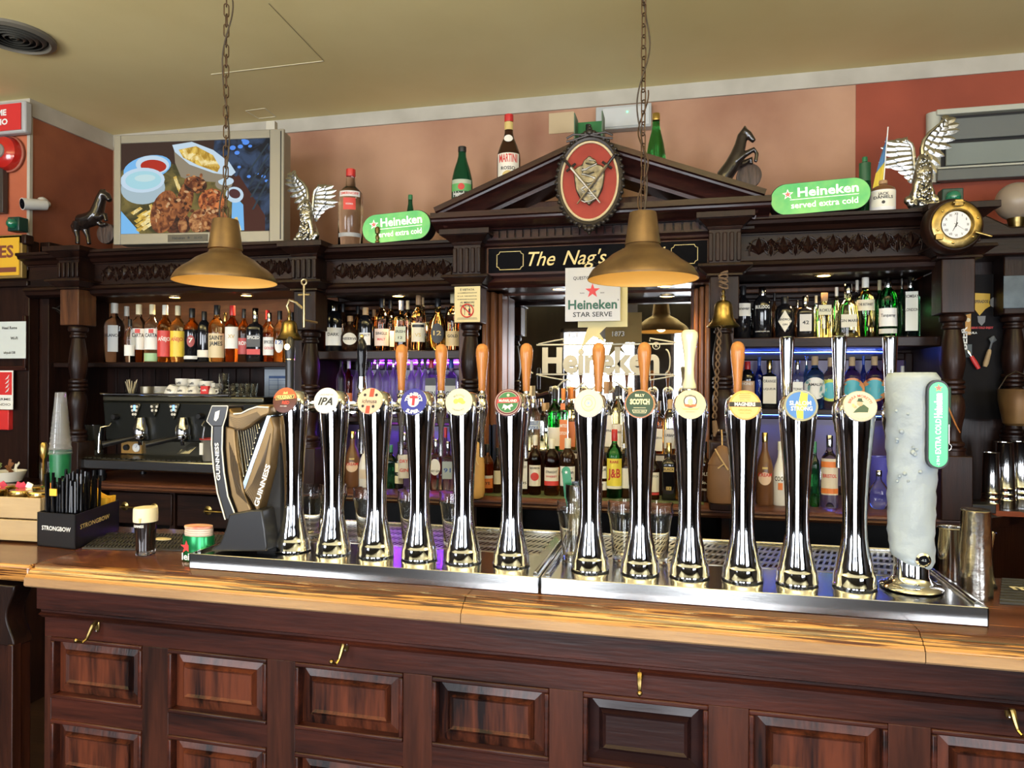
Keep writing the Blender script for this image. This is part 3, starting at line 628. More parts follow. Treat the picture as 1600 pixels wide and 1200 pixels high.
# LED strips
def led(x0, x1, y, z, col, st, lab):
    t = thing('led_strip', lab, 'led strip', ((x0 + x1) / 2, y, z)); h = (x1 - x0) / 2
    MB().box(-h, h, -.004, .004, 0, .004).build('channel', STEEL2, t)
    MB().box(-h, h, -.003, .003, -.002, 0).build('diffuser', mat('led_' + lab[:6], col, .5, emit=st, ecol=col), t)
PUR = (.34, .035, 1.0); BLU = (.04, .13, 1.0)
led(cx[1] + .1, cx[2] - .1, 3.395, zshM - .046, PUR, 200, 'violet led strip under the whisky shelf left of the centre')
led(cx[1] + .1, cx[2] - .1, 3.395, zloM - .032, (.22, .04, 1), 120, 'deep violet led strip under the low shelf left of the centre')
led(cx[3] + .1, cx[4] - .1, 3.395, zshR - .046, BLU, 35, 'blue led strip under the gin shelf at the right')
led(cx[3] + .1, cx[4] - .1, 3.395, zloR - .032, BLU, 40, 'faint blue led strip under the low shelf at the right')
# name board
zs = (zs1 + zs0) / 2; ys = 2.945
sg = thing('name_board', 'black glass pub name board with gold italic lettering under the pediment', 'sign', (X(935, ys, 405), ys, zs))
ox = sg.location.x; hw = X(1105, ys, 405) - ox; hw0 = ox - X(764, ys, 405); hh = (zs1 - zs0) / 2 - .006
MB().box(-hw0, hw, -.004, .004, -hh, hh).build('glass', mat('name_board_black', (.006, .006, .008), .12, spec=.04), sg)
b = MB(); t = .007
b.box(-hw0 - t, hw + t, -.01, .004, hh, hh + t); b.box(-hw0 - t, hw + t, -.01, .004, -hh - t, -hh); b.box(-hw0 - t, -hw0, -.01, .004, -hh, hh); b.box(hw, hw + t, -.01, .004, -hh, hh)
b.build('frame', MID_Z, sg)
GOLDL = mat('gold_leaf', (.85, .68, .30), .35, var=(.75, .55, .2))
slope = math.atan((412 - 400) / 340.0)
for wd, u0, u1, v in (('The', 826, 868, 407), ('Nag\'s', 880, 948, 402), ('Head', 965, 1040, 397)):
    b = MB(); xa, xb_ = X(u0, ys, v) - ox, X(u1, ys, v) - ox
    text(b, wd, .085, (xa + xb_) / 2, 0, -.0055, .004, .35, w=xb_ - xa, res=4); b.build('lettering', GOLDL, sg, smooth=False)
for u0, u1 in ((777, 818), (1049, 1090)):
    xa, xb_ = X(u0, ys, 405) - ox, X(u1, ys, 405) - ox; c = .012; h = .038
    q = []
    for (cxx, czz, a) in ((xa, -h, 0), (xb_, -h, 1), (xb_, h, 2), (xa, h, 3)):
        for j in range(5):
            th = a * PI / 2 + PI / 2 - j * PI / 8; q.append((cxx + c * math.cos(th), -.006, czz + c * math.sin(th)))
    q.append(q[0]); MB().tube(q, .0016, 5, cap=False).build('cartouche', GOLDL, sg)
# etched decoration on the mirror
ET = mat('etched_white', (.44, .45, .38), .6)
em = thing('mirror_etching', 'frosted lettering and rules etched across the central mirror', 'etching', (X(937, 3.325, 570), 3.325, Z(937, 565, 3.325)))
ox, oz = em.location.x, em.location.z
b = MB(); text(b, 'Heineken', .16, 0, 0, 0, .045, w=X(1028, 3.325) - X(845, 3.325), res=4)
b.build('lettering', ET, em, smooth=False)
b = MB()
for vs_ in (538, 585):
    za_ = Z(937, vs_, 3.325) - oz; b.box(X(838, 3.325) - ox, X(1052, 3.325) - ox, -.001, 0, za_ - .0035, za_ + .0035)
    for s, uu in ((1, 880), (-1, 1015)):
        xx = X(uu, 3.325) - ox; sg_ = 1 if vs_ == 538 else -1
        b.tube([(xx - s * .12, 0, za_ + sg_ * .004), (xx - s * .06, 0, za_ + sg_ * .016), (xx, 0, za_ + sg_ * .026), (xx, 0, za_ + sg_ * .012)], .0035, 5)
b.build('rule', ET, em)
b = MB(); text(b, 'EST.', .032, X(897, 3.325) - ox, Z(900, 524, 3.325) - oz, 0); text(b, '1873', .032, X(965, 3.325) - ox, Z(960, 522, 3.325) - oz, 0); b.build('small_lettering', mat('etched_grey', (.42, .43, .42), .5), em, smooth=False)
b = MB()
for s, uu in ((-1, 832), (1, 1040)):
    xx = X(uu, 3.325) - ox; b.tube([(xx + s * .02 * math.cos(a), 0, .055 * math.sin(a)) for a in [-PI / 2 + k * PI / 8 for k in range(9)]], .0035, 5)
cxr = X(1025, 3.325) - ox; b.tube([(cxr + .016 * math.cos(k * PI / 8), 0, .072 + .016 * math.sin(k * PI / 8)) for k in range(17)], .002, 5, cap=False)
text(b, 'R', .022, cxr, .072, 0); b.build('border', ET, em)
b = MB()
for k in range(5):
    q = [(X(880 + k * 22, 3.325) - ox + .035 * math.cos(t * .5), 0, -.105 - .012 * k % .02 + .02 * math.sin(t * .8 + k)) for t in range(7)]
    b.tube(q, [.001, .003, .005, .005, .004, .003, .001], 5)
b.build('scroll', ET, em)
# ------------------------------------------------------------------ pendant lamps
SHO = mat('bronze_enamel', (.21, .13, .055), .42, .55, var=(.11, .065, .03), ns=14, bump=.08)
SHI = mat('yellowed_enamel', (.66, .42, .12), .5)
CHN = mat('rusty_chain', (.10, .06, .035), .5, .7)
def lamp(u, v, Y, zr, label, sway=0, R=.164, double=False):
    x = X(u, Y, v); t = thing('pendant_lamp', label, 'lamp', (x, Y, zr))
    k = R / .175
    out = [(.175, 0), (.176, .004), (.170, .016), (.160, .032), (.142, .047), (.122, .060), (.100, .079), (.084, .088), (.060, .100), (.055, .108), (.0535, .112)]
    inn = [(r - .0025, z - .002) for r, z in out[::-1]]; inn[-1] = (.1735, .001)
    b = MB(); b.lathe([(r * k, z * k) for r, z in out], 56, cap=False); b.build('shade', SHO, t, ang=50)
    b = MB(); b.lathe([(r * k, z * k) for r, z in inn] + [(.1755 * k, 0)], 56, cap=False).build('shade_lining', SHI, t, ang=50)
    MB().lathe([(.0545, .108), (.0535, .114), (.0415, .203), (.040, .206), (.034, .207), (.01, .207)], 40, cap=False).build('neck', SHO, t)
    b = MB(); b.lathe([(.012, .105), (.024, .095), (.028, .075), (.022, .055), (.008, .048)], 20); b.build('bulb', mat('frosted_bulb', (.9, .8, .6), .4, emit=.5, ecol=(1, .75, .4)), t)
    me = None; z = .212; n = 0
    top = CEIL - zr - .02
    while z < top:
        if me is None:
            a, h = .0075, .014
            q = [(a * math.cos(th), 0, h + (a * math.sin(th))) for th in [j * PI / 6 for j in range(7)]] + [(a * math.cos(th), 0, -h + a * math.sin(th)) for th in [PI + j * PI / 6 for j in range(7)]]
            q.append(q[0]); o = MB().tube(q, .0021, 6, cap=False).build('chain_link', CHN, t); me = o.data
        else: o = bpy.data.objects.new('chain_link', me); COL.objects.link(o); o.parent = t
        o.location = (0, 0, z + .018); o.rotation_euler = (0, 0, PI / 4 + (PI / 2) * (n % 2) + .15 * math.sin(n * 1.7)); z += .0335; n += 1
    q = []
    for j in range(60):
        zz = .205 + (top - .205) * j / 59; a = .012 + .012 * max(0, math.sin(zz * 9 + sway)); q.append((a * math.cos(zz * 14 + sway), a * math.sin(zz * 14 + sway) * .5, zz))
    MB().tube(q, .0026, 6).build('cable', mat('cable_brown', (.05, .035, .025), .5), t)
    if double:
        q = [(.016 * math.cos(j * .35 + 2), .012 * math.sin(j * .35), .205 + .012 * j) for j in range(32)]
        MB().tube(q, .0026, 6).build('cable', CHN, t)
    MB().lathe([(.045, top - .02), (.045, top), (.006, top)][::-1] + [(.03, top - .03)], 24, cap=False).build('ceiling_rose', CHN, t)
    l = bpy.data.lights.new('lamp_light', 'POINT'); l.energy = .75; l.color = (1, .72, .38); l.shadow_soft_size = .03
    o = bpy.data.objects.new('lamp_light', l); COL.objects.link(o); o.location = (x, Y, zr + .03)
lamp(352, 441, 2.07, Z(352, 441, 2.07), 'bronze enamel pendant lamp on a chain in front of the screen, left one', 0)
lamp(1004, 437, 2.22, Z(1004, 437, 2.22), 'bronze enamel pendant lamp on a chain in front of the name board, right one', 2.2, R=.168, double=True)
# ------------------------------------------------------------------ beer fonts
def G(u, v, z):
    r = FWD * F + RR * (u - 800) + UU * (600 - v); t = (z - EYE.z) / r.z; return r.x * t, r.y * t
HW = wood('handle_wood', (.47, .19, .05), (.36, .13, .035), 'z', 10, .25, .6)
IVORY = mat('ivory_ceramic', (.80, .74, .50), .2, coat=.5)
def pm(c): return mat('print_%d_%d_%d' % tuple(int(a * 99) for a in c), c, .45)
FY = 1.525
body_prof = [(.041, 0), (.041, .003), (.0395, .005), (.039, .022), (.0375, .025), (.0355, .030), (.0335, .042), (.030, .058), (.0262, .076), (.0238, .095), (.0228, .12), (.0228, .145), (.0236, .17), (.0252, .20), (.0272, .23), (.0298, .26), (.0325, .29), (.0348, .315), (.0362, .340), (.0357, .352), (.0335, .363), (.028, .372), (.016, .377), (.002, .378)]
fm = {}
def font(u, badge, handle, label, ring=None, vs=900):
    x = X(u, FY, vs); t = thing('beer_font', label, 'beer tap', (x, FY, ZT), 0, 'chrome beer fonts along the counter')
    if 'b' not in fm:
        q_ = MB().lathe(body_prof, 48, cap=False); q_.v = [(x_, max(y_, -.0348 + (z_ - .352) * .2867), z_) if z_ > .305 else (x_, y_, z_) for x_, y_, z_ in q_.v]; o = q_.build('column', CHROME, t, ang=60); fm['b'] = o.data
        b = MB(); b.tube([(0, .02, .335), (0, .125, .335)], .010, 14); b.lathe([(.016, 0), (.016, .006), (.012, .008)], 18, (0, .036, .335), M=RX(-PI / 2)); b.lathe([(.015, 0), (.015, .012)], 18, (0, .095, .335), M=RX(-PI / 2))
        o = b.build('shank', STEEL2, t); fm['s'] = o.data
        b = MB(); b.lathe([(.0045, .215), (.006, .217), (.0062, .290), (.009, .296), (.010, .31), (.0135, .320), (.0145, .335), (.0135, .350), (.009, .358), (.011, .362), (.011, .368), (.007, .372), (.007, .380)], 16, (0, .148, 0)); o = b.build('faucet', STEEL2, t); fm['f'] = o.data
        b = MB(); M = T(0, -.035, .354) @ RX(PI / 2 - .28)
        b.lathe([(.022, -.018), (.0285, -.004), (.0305, 0), (.0305, .0025), (.0285, .0035)], 36, M=M); o = b.build('badge_mount', CHROME, t); fm['m'] = o.data
        b = MB()
        for s in (-1, 1): b.ball((s * .034, -.006, .332), .0035, 8, 6)
        o = b.build('side_bolt', STEEL2, t); fm['k'] = o.data
    else:
        for kk, nn in (('b', 'column'), ('s', 'shank'), ('f', 'faucet'), ('m', 'badge_mount'), ('k', 'side_bolt')):
            o = bpy.data.objects.new(nn, fm[kk]); COL.objects.link(o); o.parent = t
    M = T(0, -.035, .354) @ RX(-.28) @ Matrix.Scale(1.05, 4)      # badge faces -y, tilted up
    R = .0303
    col, prints = badge
    bd = MB(); bd.lathe([(R, 0), (R, .0018), (R - .0012, .0024), (.001, .0024)], 40, M=T(0, -.035, .354) @ RX(PI / 2 - .28) @ T(0, 0, .003), cap=False); bd = bd.build('badge', [pm(col)], t)
    yy = -.0056
    for i, (c, fn) in enumerate(prints):
        b = MB(); fn(b, yy - .00012 * i, M)
        if b.f: b.build('print', pm(c), bd, smooth=False)
    if ring: MB().tube([M @ Vector((.0290 * math.cos(a), -.0045, .0290 * math.sin(a))) for a in [k * PI / 18 for k in range(37)]], .0013, 6, cap=False).build('bezel', ring, bd)
    hy = .148
    if handle == 'wood':
        if 'hw' not in fm:
            b = MB(); b.lathe([(.0085, .378), (.0088, .385), (.0092, .40), (.0108, .42), (.013, .44), (.0152, .458), (.0158, .470), (.0150, .480), (.012, .488), (.006, .4925), (.001, .4935)], 24, (0, hy, 0)); o = b.build('handle', HW, t); fm['hw'] = o.data
        else: o = bpy.data.objects.new('handle', fm['hw']); COL.objects.link(o); o.parent = t
        o['label'] = 'turned wooden handle'
    elif handle == 'chrome':
        o = MB().lathe([(.009, .365), (.010, .372), (.0115, .40), (.0145, .47), (.0155, .498), (.015, .502), (.010, .5035), (.001, .503)], 28, (0, hy, 0)).build('handle', CHROME, t); o['label'] = 'flared chrome handle'
    elif handle == 'white':
        o = MB().lathe([(.012, .385), (.0155, .388), (.0150, .395), (.0112, .410), (.0105, .43), (.0125, .46), (.0175, .492), (.0195, .505), (.0185, .514), (.012, .520), (.001, .521)], 28, (0, hy, 0)).build('handle', IVORY, t); o['label'] = 'ivory ceramic handle'
        MB().lathe([(.008, .375), (.008, .386)], 16, (0, hy, 0)).build('ferrule', STEEL2, t)
    elif handle == 'black':
        b = MB(); b.lathe([(.012, .378), (.0125, .386), (.010, .405), (.010, .412)], 20, (0, hy, 0)); b.build('ferrule', CHROME, t)
        b = MB(); b.lathe([(.009, .412), (.0085, .42), (.0105, .44), (.0125, .47), (.0115, .495), (.007, .505), (.004, .51)], 20, (0, hy, 0)); o = b.build('handle', BLKGL, t); o['label'] = 'glossy black handle'
        MB().ball((0, hy, .514), .0055, 10, 8).build('finial', GOLD, t)
    # beaded water on the lower neck is left to the chrome's own reflections
    return t
def tx(s, size, x=0, z=0, **k): return lambda b, y, M: text(b, s, size, x, z, y, M=M, **k)
def pg(fn): return lambda b, y, M: fn(b, y, M)
def dsc(r, cx_=0, cz=0, sx_=1, n=28): return lambda b, y, M: disc(b, circ(r, n, cx_, cz, sx_), y, M)
def ply(pts): return lambda b, y, M: disc(b, pts, y, M)
def seg(r, z0, z1, n=10):  # slice of the disc between two heights
    a0, a1 = math.asin(max(-1, z0 / r)), math.asin(min(1, z1 / r))
    return ply([(r * math.cos(a0 + (a1 - a0) * k / n), r * math.sin(a0 + (a1 - a0) * k / n)) for k in range(n + 1)] + [(-r * math.cos(a1 + (a0 - a1) * k / n), r * math.sin(a1 + (a0 - a1) * k / n)) for k in range(n + 1)])
W = (.68, .67, .64); K = (.015, .015, .018); GD = (.72, .50, .16)
R_ = .0283
B_KIL = ((.10, .03, .02), [((.55, .10, .03), seg(R_, .004, R_ * .999)), (GD, ply([(-.022, -.001), (.022, .004), (.022, .013), (-.022, .009)])), ((.06, .03, .01), ply([(-.0205, .0002), (.0205, .0052), (.0205, .0118), (-.0205, .0078)])),
    ((.90, .72, .25), tx('KILKENNY', .0105, 0, .006, w=.036, bold=.03)), (GD, ply([(-.006, .013), (.006, .014), (.004, .020), (0, .0165), (-.004, .0195)])), ((.75, .08, .05), tx('RED', .010, .004, -.0065, bold=.02)), (W, tx('IRISH BEER', .0035, 0, -.0145))])
B_IPA = ((.66, .62, .60), [(W, dsc(.0262)), (K, tx('IPA', .023, 0, -.003, shear=.25, bold=.035, w=.035)), ((.4, .1, .1), tx('LAGUNITAS', .0055, 0, .0125, w=.032))])
B_ICH = ((.58, .40, .28), [((.60, .43, .31), dsc(.0268)), ((.72, .06, .03), ply([(-.007, -.0275), (.003, -.0275), (.003, -.011), (-.006, -.011)])), ((.72, .06, .03), ply([(-.002, .009), (.008, .009), (.009, .0275), (-.001, .0275)])), (K, tx('ichnusa', .0125, 0, -.001, w=.034, bold=.012, shear=.1)),
    (K, dsc(.0032, -.012, .013)), (K, dsc(.0032, .0145, .013)), (K, dsc(.0032, -.014, -.012)), (K, dsc(.0032, .010, -.0125)), ((.4, .3, .2), tx('BIRRA DI SARDEGNA', .003, 0, -.0075, w=.024))])
B_TEN = ((.02, .025, .26), [(W, dsc(.0125)), ((.70, .03, .05), tx('T', .026, 0, .0005, bold=.07)), (W, tx('TENNENT\'S', .0095, arc=(.0158, 1), bold=.045)), (W, tx('SUPER', .0105, arc=(.0235, 0), bold=.05))])
B_BUL = ((.64, .61, .44), [((.72, .46, .10), dsc(.0055, -.006, .001)), ((.72, .46, .10), dsc(.0055, .004, .003, 1.2)), ((.72, .46, .10), dsc(.004, .009, -.001, 1.4)), ((.2, .2, .15), tx('BULLDOG', .0056, arc=(.0148, 1))), ((.2, .2, .15), tx('STRONG ALE', .0046, arc=(.0190, 0)))])
B_MCF = ((.10, .02, .03), [((.55, .45, .40), dsc(.0268)), ((.12, .02, .03), dsc(.0258)), ((.55, .5, .42), dsc(.0222)), ((.03, .16, .06), dsc(.0215)), ((.42, .04, .04), ply([(-.023, -.005), (-.020, -.002), (.020, -.001), (.023, .0035), (.023, .0125), (-.016, .0085), (-.023, .004)])), (W, tx('McFARLAND', .008, 0, .003, w=.038, bold=.03, shear=.15)),
    ((.80, .70, .64), ply([(-.011, -.014), (-.008, -.004), (0, -.008), (.009, -.003), (.012, -.008), (.006, -.010), (.007, -.017), (.001, -.012), (-.005, -.017), (-.006, -.011)])), ((.6, .5, .4), dsc(.003, 0, .015))])
B_PAL = ((.56, .48, .44), [((.60, .53, .48), dsc(.0262)), ((.36, .48, .16), dsc(.0170, sx_=.85)), ((.60, .55, .46), dsc(.0158, sx_=.85)), ((.34, .48, .18), dsc(.0085, sx_=.95)), ((.62, .56, .48), dsc(.0072, sx_=.95)), ((.25, .35, .6), ply(star(.004))), ((.45, .6, .3), tx('BIRRA', .0050, arc=(.0105, 1))), ((.45, .6, .3), tx('ARTIGIANALE', .0036, arc=(.0140, 0)))])
B_SCO = ((.48, .20, .10), [((.02, .055, .04), dsc(.0268)), ((.90, .78, .42), tx('SCOTCH', .0145, 0, .0035, w=.038, bold=.05)), ((.85, .78, .5), tx('BILLY', .0075, 0, .0165, w=.018, bold=.03)), ((.7, .65, .45), ply([(-.012, -.0080), (.012, -.0080), (.012, -.0088), (-.012, -.0088)])), ((.7, .65, .45), ply([(-.012, -.019), (.012, -.019), (.0145, -.0125), (-.0145, -.0125)])), ((.02, .06, .045), ply([(-.0112, -.0182), (.0112, -.0182), (.0132, -.0133), (-.0132, -.0133)])), ((.7, .65, .45), tx('SPECIAL BEER', .0035, 0, -.0158))])
B_ERD = ((.62, .54, .34), [((.03, .03, .05), dsc(.0128, 0, .006)), (W, dsc(.0108, 0, .006)), ((.72, .14, .06), ply([(-.0125, .000), (.0125, .000), (.0095, -.005), (-.0095, -.005)])), ((.8, .62, .30), dsc(.0065, 0, .005, .75)), ((.25, .2, .15), tx('ERDINGER', .0045, 0, .0155, w=.021, bold=.03)), (GD, ply([(-.019, -.004), (-.013, -.009), (.013, -.009), (.019, -.004), (.013, -.011), (-.013, -.011)])), ((.3, .25, .2), tx('WEISSBRAU', .0035, 0, -.0155))])
B_MAG = ((.80, .36, .09), [((.90, .48, .18), dsc(.025, 0, -.001)), (K, seg(R_ + .0004, -.004, .0055)), (W, tx('MAGNERS', .0095, 0, .0008, w=.038, bold=.05)), ((.5, .22, .05), tx('ORIGINAL', .0062, 0, -.0105, w=.025, bold=.01)), ((.55, .25, .06), tx('IRISH CIDER', .0035, 0, -.0165, w=.02)), ((.52, .22, .05), ply([(-.010, .013), (.010, .013), (.010, .0142), (-.010, .0142)])), ((.52, .22, .05), ply([(-.011, .017), (.011, .017), (.011, .0182), (-.011, .0182)])), ((.52, .22, .05), ply([(-.009, .021), (.009, .021), (.009, .0222), (-.009, .0222)])), ((.5, .22, .05), tx('ESTD 1935', .003, 0, .0095, w=.018))])
B_SLA = ((.30, .30, .22), [((.06, .19, .52), dsc(.0262)), ((.75, .78, .08), ply([(-.008, -.0245), (.003, -.0262), (.004, -.006), (.010, -.003), (.013, .0228), (.001, .0262), (-.004, .005), (-.009, .003)])), (W, tx('SLALOM', .0115, -.001, .004, w=.038, bold=.03)), (W, tx('STRONG', .0115, .001, -.0065, w=.038, bold=.03))])
B_MOR = ((.45, .40, .30), [((.62, .55, .40), dsc(.0272)), ((.60, .08, .07), tx('BIRRA MORETTI', .0070, arc=(.0190, 1), bold=.03)), ((.35, .32, .27), tx('RICETTA ORIGINALE', .0042, arc=(.0248, 0))), ((.05, .09, .05), ply([(-.013, -.013), (-.003, -.012), (.012, -.012), (.014, -.004), (.006, .003), (.000, .000), (-.007, -.006)])), ((.62, .36, .22), dsc(.0048, -.0005, .0045)), ((.04, .07, .04), ply([(-.007, .0085), (.0065, .0075), (.004, .010), (.0035, .0145), (-.003, .0145), (-.004, .010)])), ((.62, .36, .22), dsc(.003, -.009, -.002)), ((.75, .5, .2), ply([(-.014, -.002), (-.010, -.002), (-.010, .004), (-.014, .004)]))])
PALE = mat('bezel_grey', (.42, .42, .34), .35, .8)
font(458, B_KIL, 'none', 'chrome beer font with red and black badge with gold banner, beside the harp font', vs=862)
font(521, B_IPA, 'black', 'chrome beer font with white badge of three bold black letters and black handle', vs=868)
font(588, B_ICH, 'wood', 'chrome beer font with beige badge crossed by a red stripe', vs=872)
font(655, B_TEN, 'wood', 'chrome beer font with dark blue badge and a red letter in a white disc', vs=876)
font(724, B_BUL, 'wood', 'chrome beer font with plain cream badge and a golden animal emblem', vs=880)
font(799, B_MCF, 'wood', 'chrome beer font with dark red and green badge, last on the left tray', vs=883)
font(922, B_PAL, 'wood', 'chrome beer font with pale pinkish badge with thin green rings', vs=893)
font(1000, B_SCO, 'wood', 'chrome beer font with dark green badge in a copper rim', vs=900)
font(1077, B_ERD, 'white', 'chrome beer font with cream badge and tall ivory handle behind it', vs=905)
font(1160, B_MAG, 'wood', 'chrome beer font with orange badge and black name band', vs=912)
font(1245, B_SLA, 'chrome', 'chrome beer font with blue badge and yellow lightning bolt', PALE, vs=915)
font(1335, B_MOR, 'chrome', 'chrome beer font with cream badge showing a man in a hat', vs=918)
# wooden handle behind the first font and the twelfth tap line: faucets of the harp and ice fonts are built with them
# ------------------------------------------------------------------ ice column font
xi = X(1426, 1.53, 915)
ice = thing('ice_column_font', 'frosted ice-clad beer font with tall green lit sign at the right end', 'beer tap', (xi, 1.54, ZT))
m = mat('frosted_ice', (.48, .55, .60), .38, trans=.35, ior=1.31, bump=.9, ns=26, bd=.006)
prof = []
n = 34; H0, H1 = .030, .421
vs, fs = [], []
for j in range(n + 1):
    t_ = j / n; z = H0 + (H1 - H0) * t_
    for k in range(40):
        a = 2 * PI * k / 40
        r = .0395 + .0085 * t_
        if t_ < .06: r *= .55 + .45 * (t_ / .06) ** .5
        if t_ > .97: r *= 1 - .12 * (t_ - .97) / .03
        r += .0008 * math.sin(a * 3 + z * 40) + .0009 * math.sin(a * 5 - z * 73 + 1) + .0010 * math.sin(z * 190 + a * 2)
        zz = z + (.014 * (1 - math.cos(a + .6)) * (1 - t_ / .2) if t_ < .2 else 0)
        vs.append((r * math.cos(a) * 1.0, r * math.sin(a) * .92, zz))
fs = [(j * 40 + k, j * 40 + (k + 1) % 40, (j + 1) * 40 + (k + 1) % 40, (j + 1) * 40 + k) for j in range(n) for k in range(40)] + [tuple(range(39, -1, -1)), tuple(n * 40 + k for k in range(40))]
MB().add(vs, fs).build('ice_sleeve', m, ice, ang=80)
b = MB()
for k in range(14):
    a = -PI / 2 + random.uniform(-.9, .3); z = random.uniform(.20, .37); r = .0405 + .0085 * (z / .4)
    b.ball((r * math.cos(a), r * math.sin(a) * .92, z), random.uniform(.0025, .005), 8, 6)
b.build('ice_bead', m, ice)['kind'] = 'stuff'
MB().lathe([(.056, 0), (.057, .003), (.052, .008), (.044, .011), (.036, .016), (.032, .024), (.031, .06)], 44, cap=True).build('base_flange', CHROME, ice)
M = RZ(.16); sg_ = MB(); fr = stadium(.160, .033, 10)
def vert(poly): return [(-z, x) for x, z in poly]
xs_, zs_ = .030, .322
def shift(poly, dx, dz): return [(x + dx, z + dz) for x, z in poly]
yb_ = -.052
MB().prism(shift(vert(stadium(.168, .038, 10)), xs_ - .004, zs_), yb_, -.028, M=RZ(.1)).build('sign_housing', BLACKP, ice)
LG = mat('lit_green_panel', (.05, .55, .16), .3, emit=.75, ecol=(.06, .72, .20))
LW = mat('lit_white_panel', (.9, .9, .85), .3, emit=.9, ecol=(.9, 1, .88))
LR = mat('lit_red_star', (.8, .08, .05), .3, emit=.5, ecol=(.9, .12, .06))
sp = MB(); disc(sp, shift(vert(fr), xs_ - .004, zs_), yb_ - .001, RZ(.1)); sp = sp.build('lit_sign', LG, ice, smooth=False); sp['label'] = 'green lit upright sign'
MV = RZ(.1) @ T(xs_ - .004, yb_ - .0015, zs_) @ RY(-PI / 2)
b = MB(); text(b, 'EXTRA COLD', .0135, -.022, 0, 0, bold=.012, w=.066, M=MV); text(b, 'Heineken', .019, .036, 0, 0, bold=.04, w=.046, M=MV); text(b, '-2 TO 0', .007, -.068, 0, 0, M=MV, w=.018); b.build('lettering', LW, sp, smooth=False)
b = MB(); disc(b, star(.0075, 0, 0), 0, RZ(.1) @ T(xs_ - .004, yb_ - .0015, zs_ + .069)); b.build('star', LR, sp, smooth=False)
b = MB(); b.lathe([(.013, 0), (.0135, .004), (.010, .007), (.009, .005)], 24, (.010, -.036, .062), M=RX(PI / 2)); bz = b.build('thermometer_rim', CHROME, ice)
b = MB(); b.lathe([(.0092, .0052), (.001, .0052)], 20, (.010, -.036, .062), M=RX(PI / 2), cap=False); b.build('display', BLKGL, bz)
b = MB(); text(b, '-0.2', .006, .010, .062, -.0415, bold=.02); b.build('digits', mat('dim_digits', (.3, .32, .35), .4), bz, smooth=False)
b = MB(); b.tube([(0, .03, .335), (0, .14, .335)], .012, 14); b.lathe([(.020, 0), (.022, .01), (.02, .03), (.014, .036)], 20, (0, .115, .335), M=RX(-PI / 2)); b.build('shank', STEEL2, ice)
b = MB(); b.lathe([(.008, .25), (.009, .252), (.010, .29), (.013, .30), (.016, .325), (.016, .345), (.010, .36), (.009, .375)], 18, (0, .150, 0)); b.build('faucet', STEEL2, ice)
MB().lathe([(.010, .365), (.0115, .40), (.0145, .47), (.0155, .498), (.015, .502), (.001, .503)], 28, (0, .150, 0)).build('handle', CHROME, ice)
# ------------------------------------------------------------------ harp font
YH = 1.50; ox, oz = P(392, 862, YH); oz = ZT
harp = thing('harp_font', 'black and antique gold harp-shaped stout font at the left end of the tray', 'beer tap', (ox, YH, ZT))
def h(pts): return [(P(u, v, YH)[0] - ox, P(u, v, YH)[1] - oz) for u, v in pts][::-1]
AG = mat('antique_gold', (.24, .155, .07), .42, .75, var=(.20, .13, .06), ns=18)
STB = mat('blue_steel', (.45, .55, .68), .22, 1)
SATB = mat('satin_black', (.014, .014, .017), .33)
PRW = mat('pearl_white_edge', (.78, .76, .70), .3)
strip_ = [(345, 664), (344, 692), (347, 729), (353, 767), (365, 808), (383, 808), (369, 772), (363, 735), (360, 700), (360, 664)]
head = [(337, 657), (345, 665), (361, 665), (366, 650), (369, 634), (345, 634)]
b = MB().prism(h(strip_), -.030, .03); b.prism(h(head), -.034, .034); b.build('pillar_face', SATB, harp, bevel=.002)
for pts in ([(337, 657), (345, 665), (344, 692), (347, 729), (353, 767), (365, 808)], [(383, 808), (369, 772), (363, 735), (360, 700), (361, 665), (366, 650), (369, 634)], [(337, 657), (345, 634), (369, 634)]):
    q = h(pts)[::-1]; MB().tube([(x, -.032, z) for x, z in q], .0017, 6).build('white_piping', PRW, harp)
MB().prism(h([(361, 665), (376, 668), (377, 687), (380, 713), (387, 751), (392, 772), (405, 801), (404, 808), (384, 809), (370, 772), (364, 735), (361, 700)]), -.024, .026).build('pillar', AG, harp, bevel=.004, seg=3)
nk = h([(366, 634), (372, 643), (381, 645), (392, 641), (403, 636), (416, 632), (431, 633), (430, 647), (420, 651), (411, 657), (400, 666), (389, 672), (378, 671), (366, 667)])
MB().prism(nk, -.026, .024).build('neck', AG, harp, bevel=.005, seg=3)
q = h([(376, 646), (388, 645), (400, 639), (412, 635), (430, 636)]); MB().tube([(x, -.028, z) for x, z in q], .0018, 6).build('white_piping', PRW, harp)
for k in range(7):
    q = h([(368 + k * 1.5, 650 + k * 3), (381, 654 + k * 3), (395, 650 + k * 2.2), (412 + k, 643 + k * 1.2)]); MB().tube([(x, -.027, z) for x, z in q], .0006, 4).build('engraved_line', mat('dark_gold', (.09, .06, .03), .5), harp)
MB().prism(h([(431, 648), (424, 648), (385, 757), (391, 765)]), -.020, .02).build('soundboard_edge', STB, harp, bevel=.002)
MB().prism(h([(431, 650), (437, 668), (431, 729), (413, 799), (400, 777), (391, 765)]), -.026, .024).build('soundboard', AG, harp, bevel=.003)
for k in range(9):
    q = h([(394 + k * 2.0, 768 + k * 2.5), (405 + k * 1.6, 752), (426 + k * .8, 700 - k * 3)]); MB().tube([(x, -.027, z) for x, z in q], .0006, 4).build('engraved_line', MC['dark_gold'], harp)
for k in range(9):
    q = h([(368 + k * 1.6, 690 + k * 4), (371 + k * 1.9, 730 + k * 4), (380 + k * 2.2, 770 + k * 2)]); MB().tube([(x, -.025, z) for x, z in q], .0006, 4).build('engraved_line', MC['dark_gold'], harp)
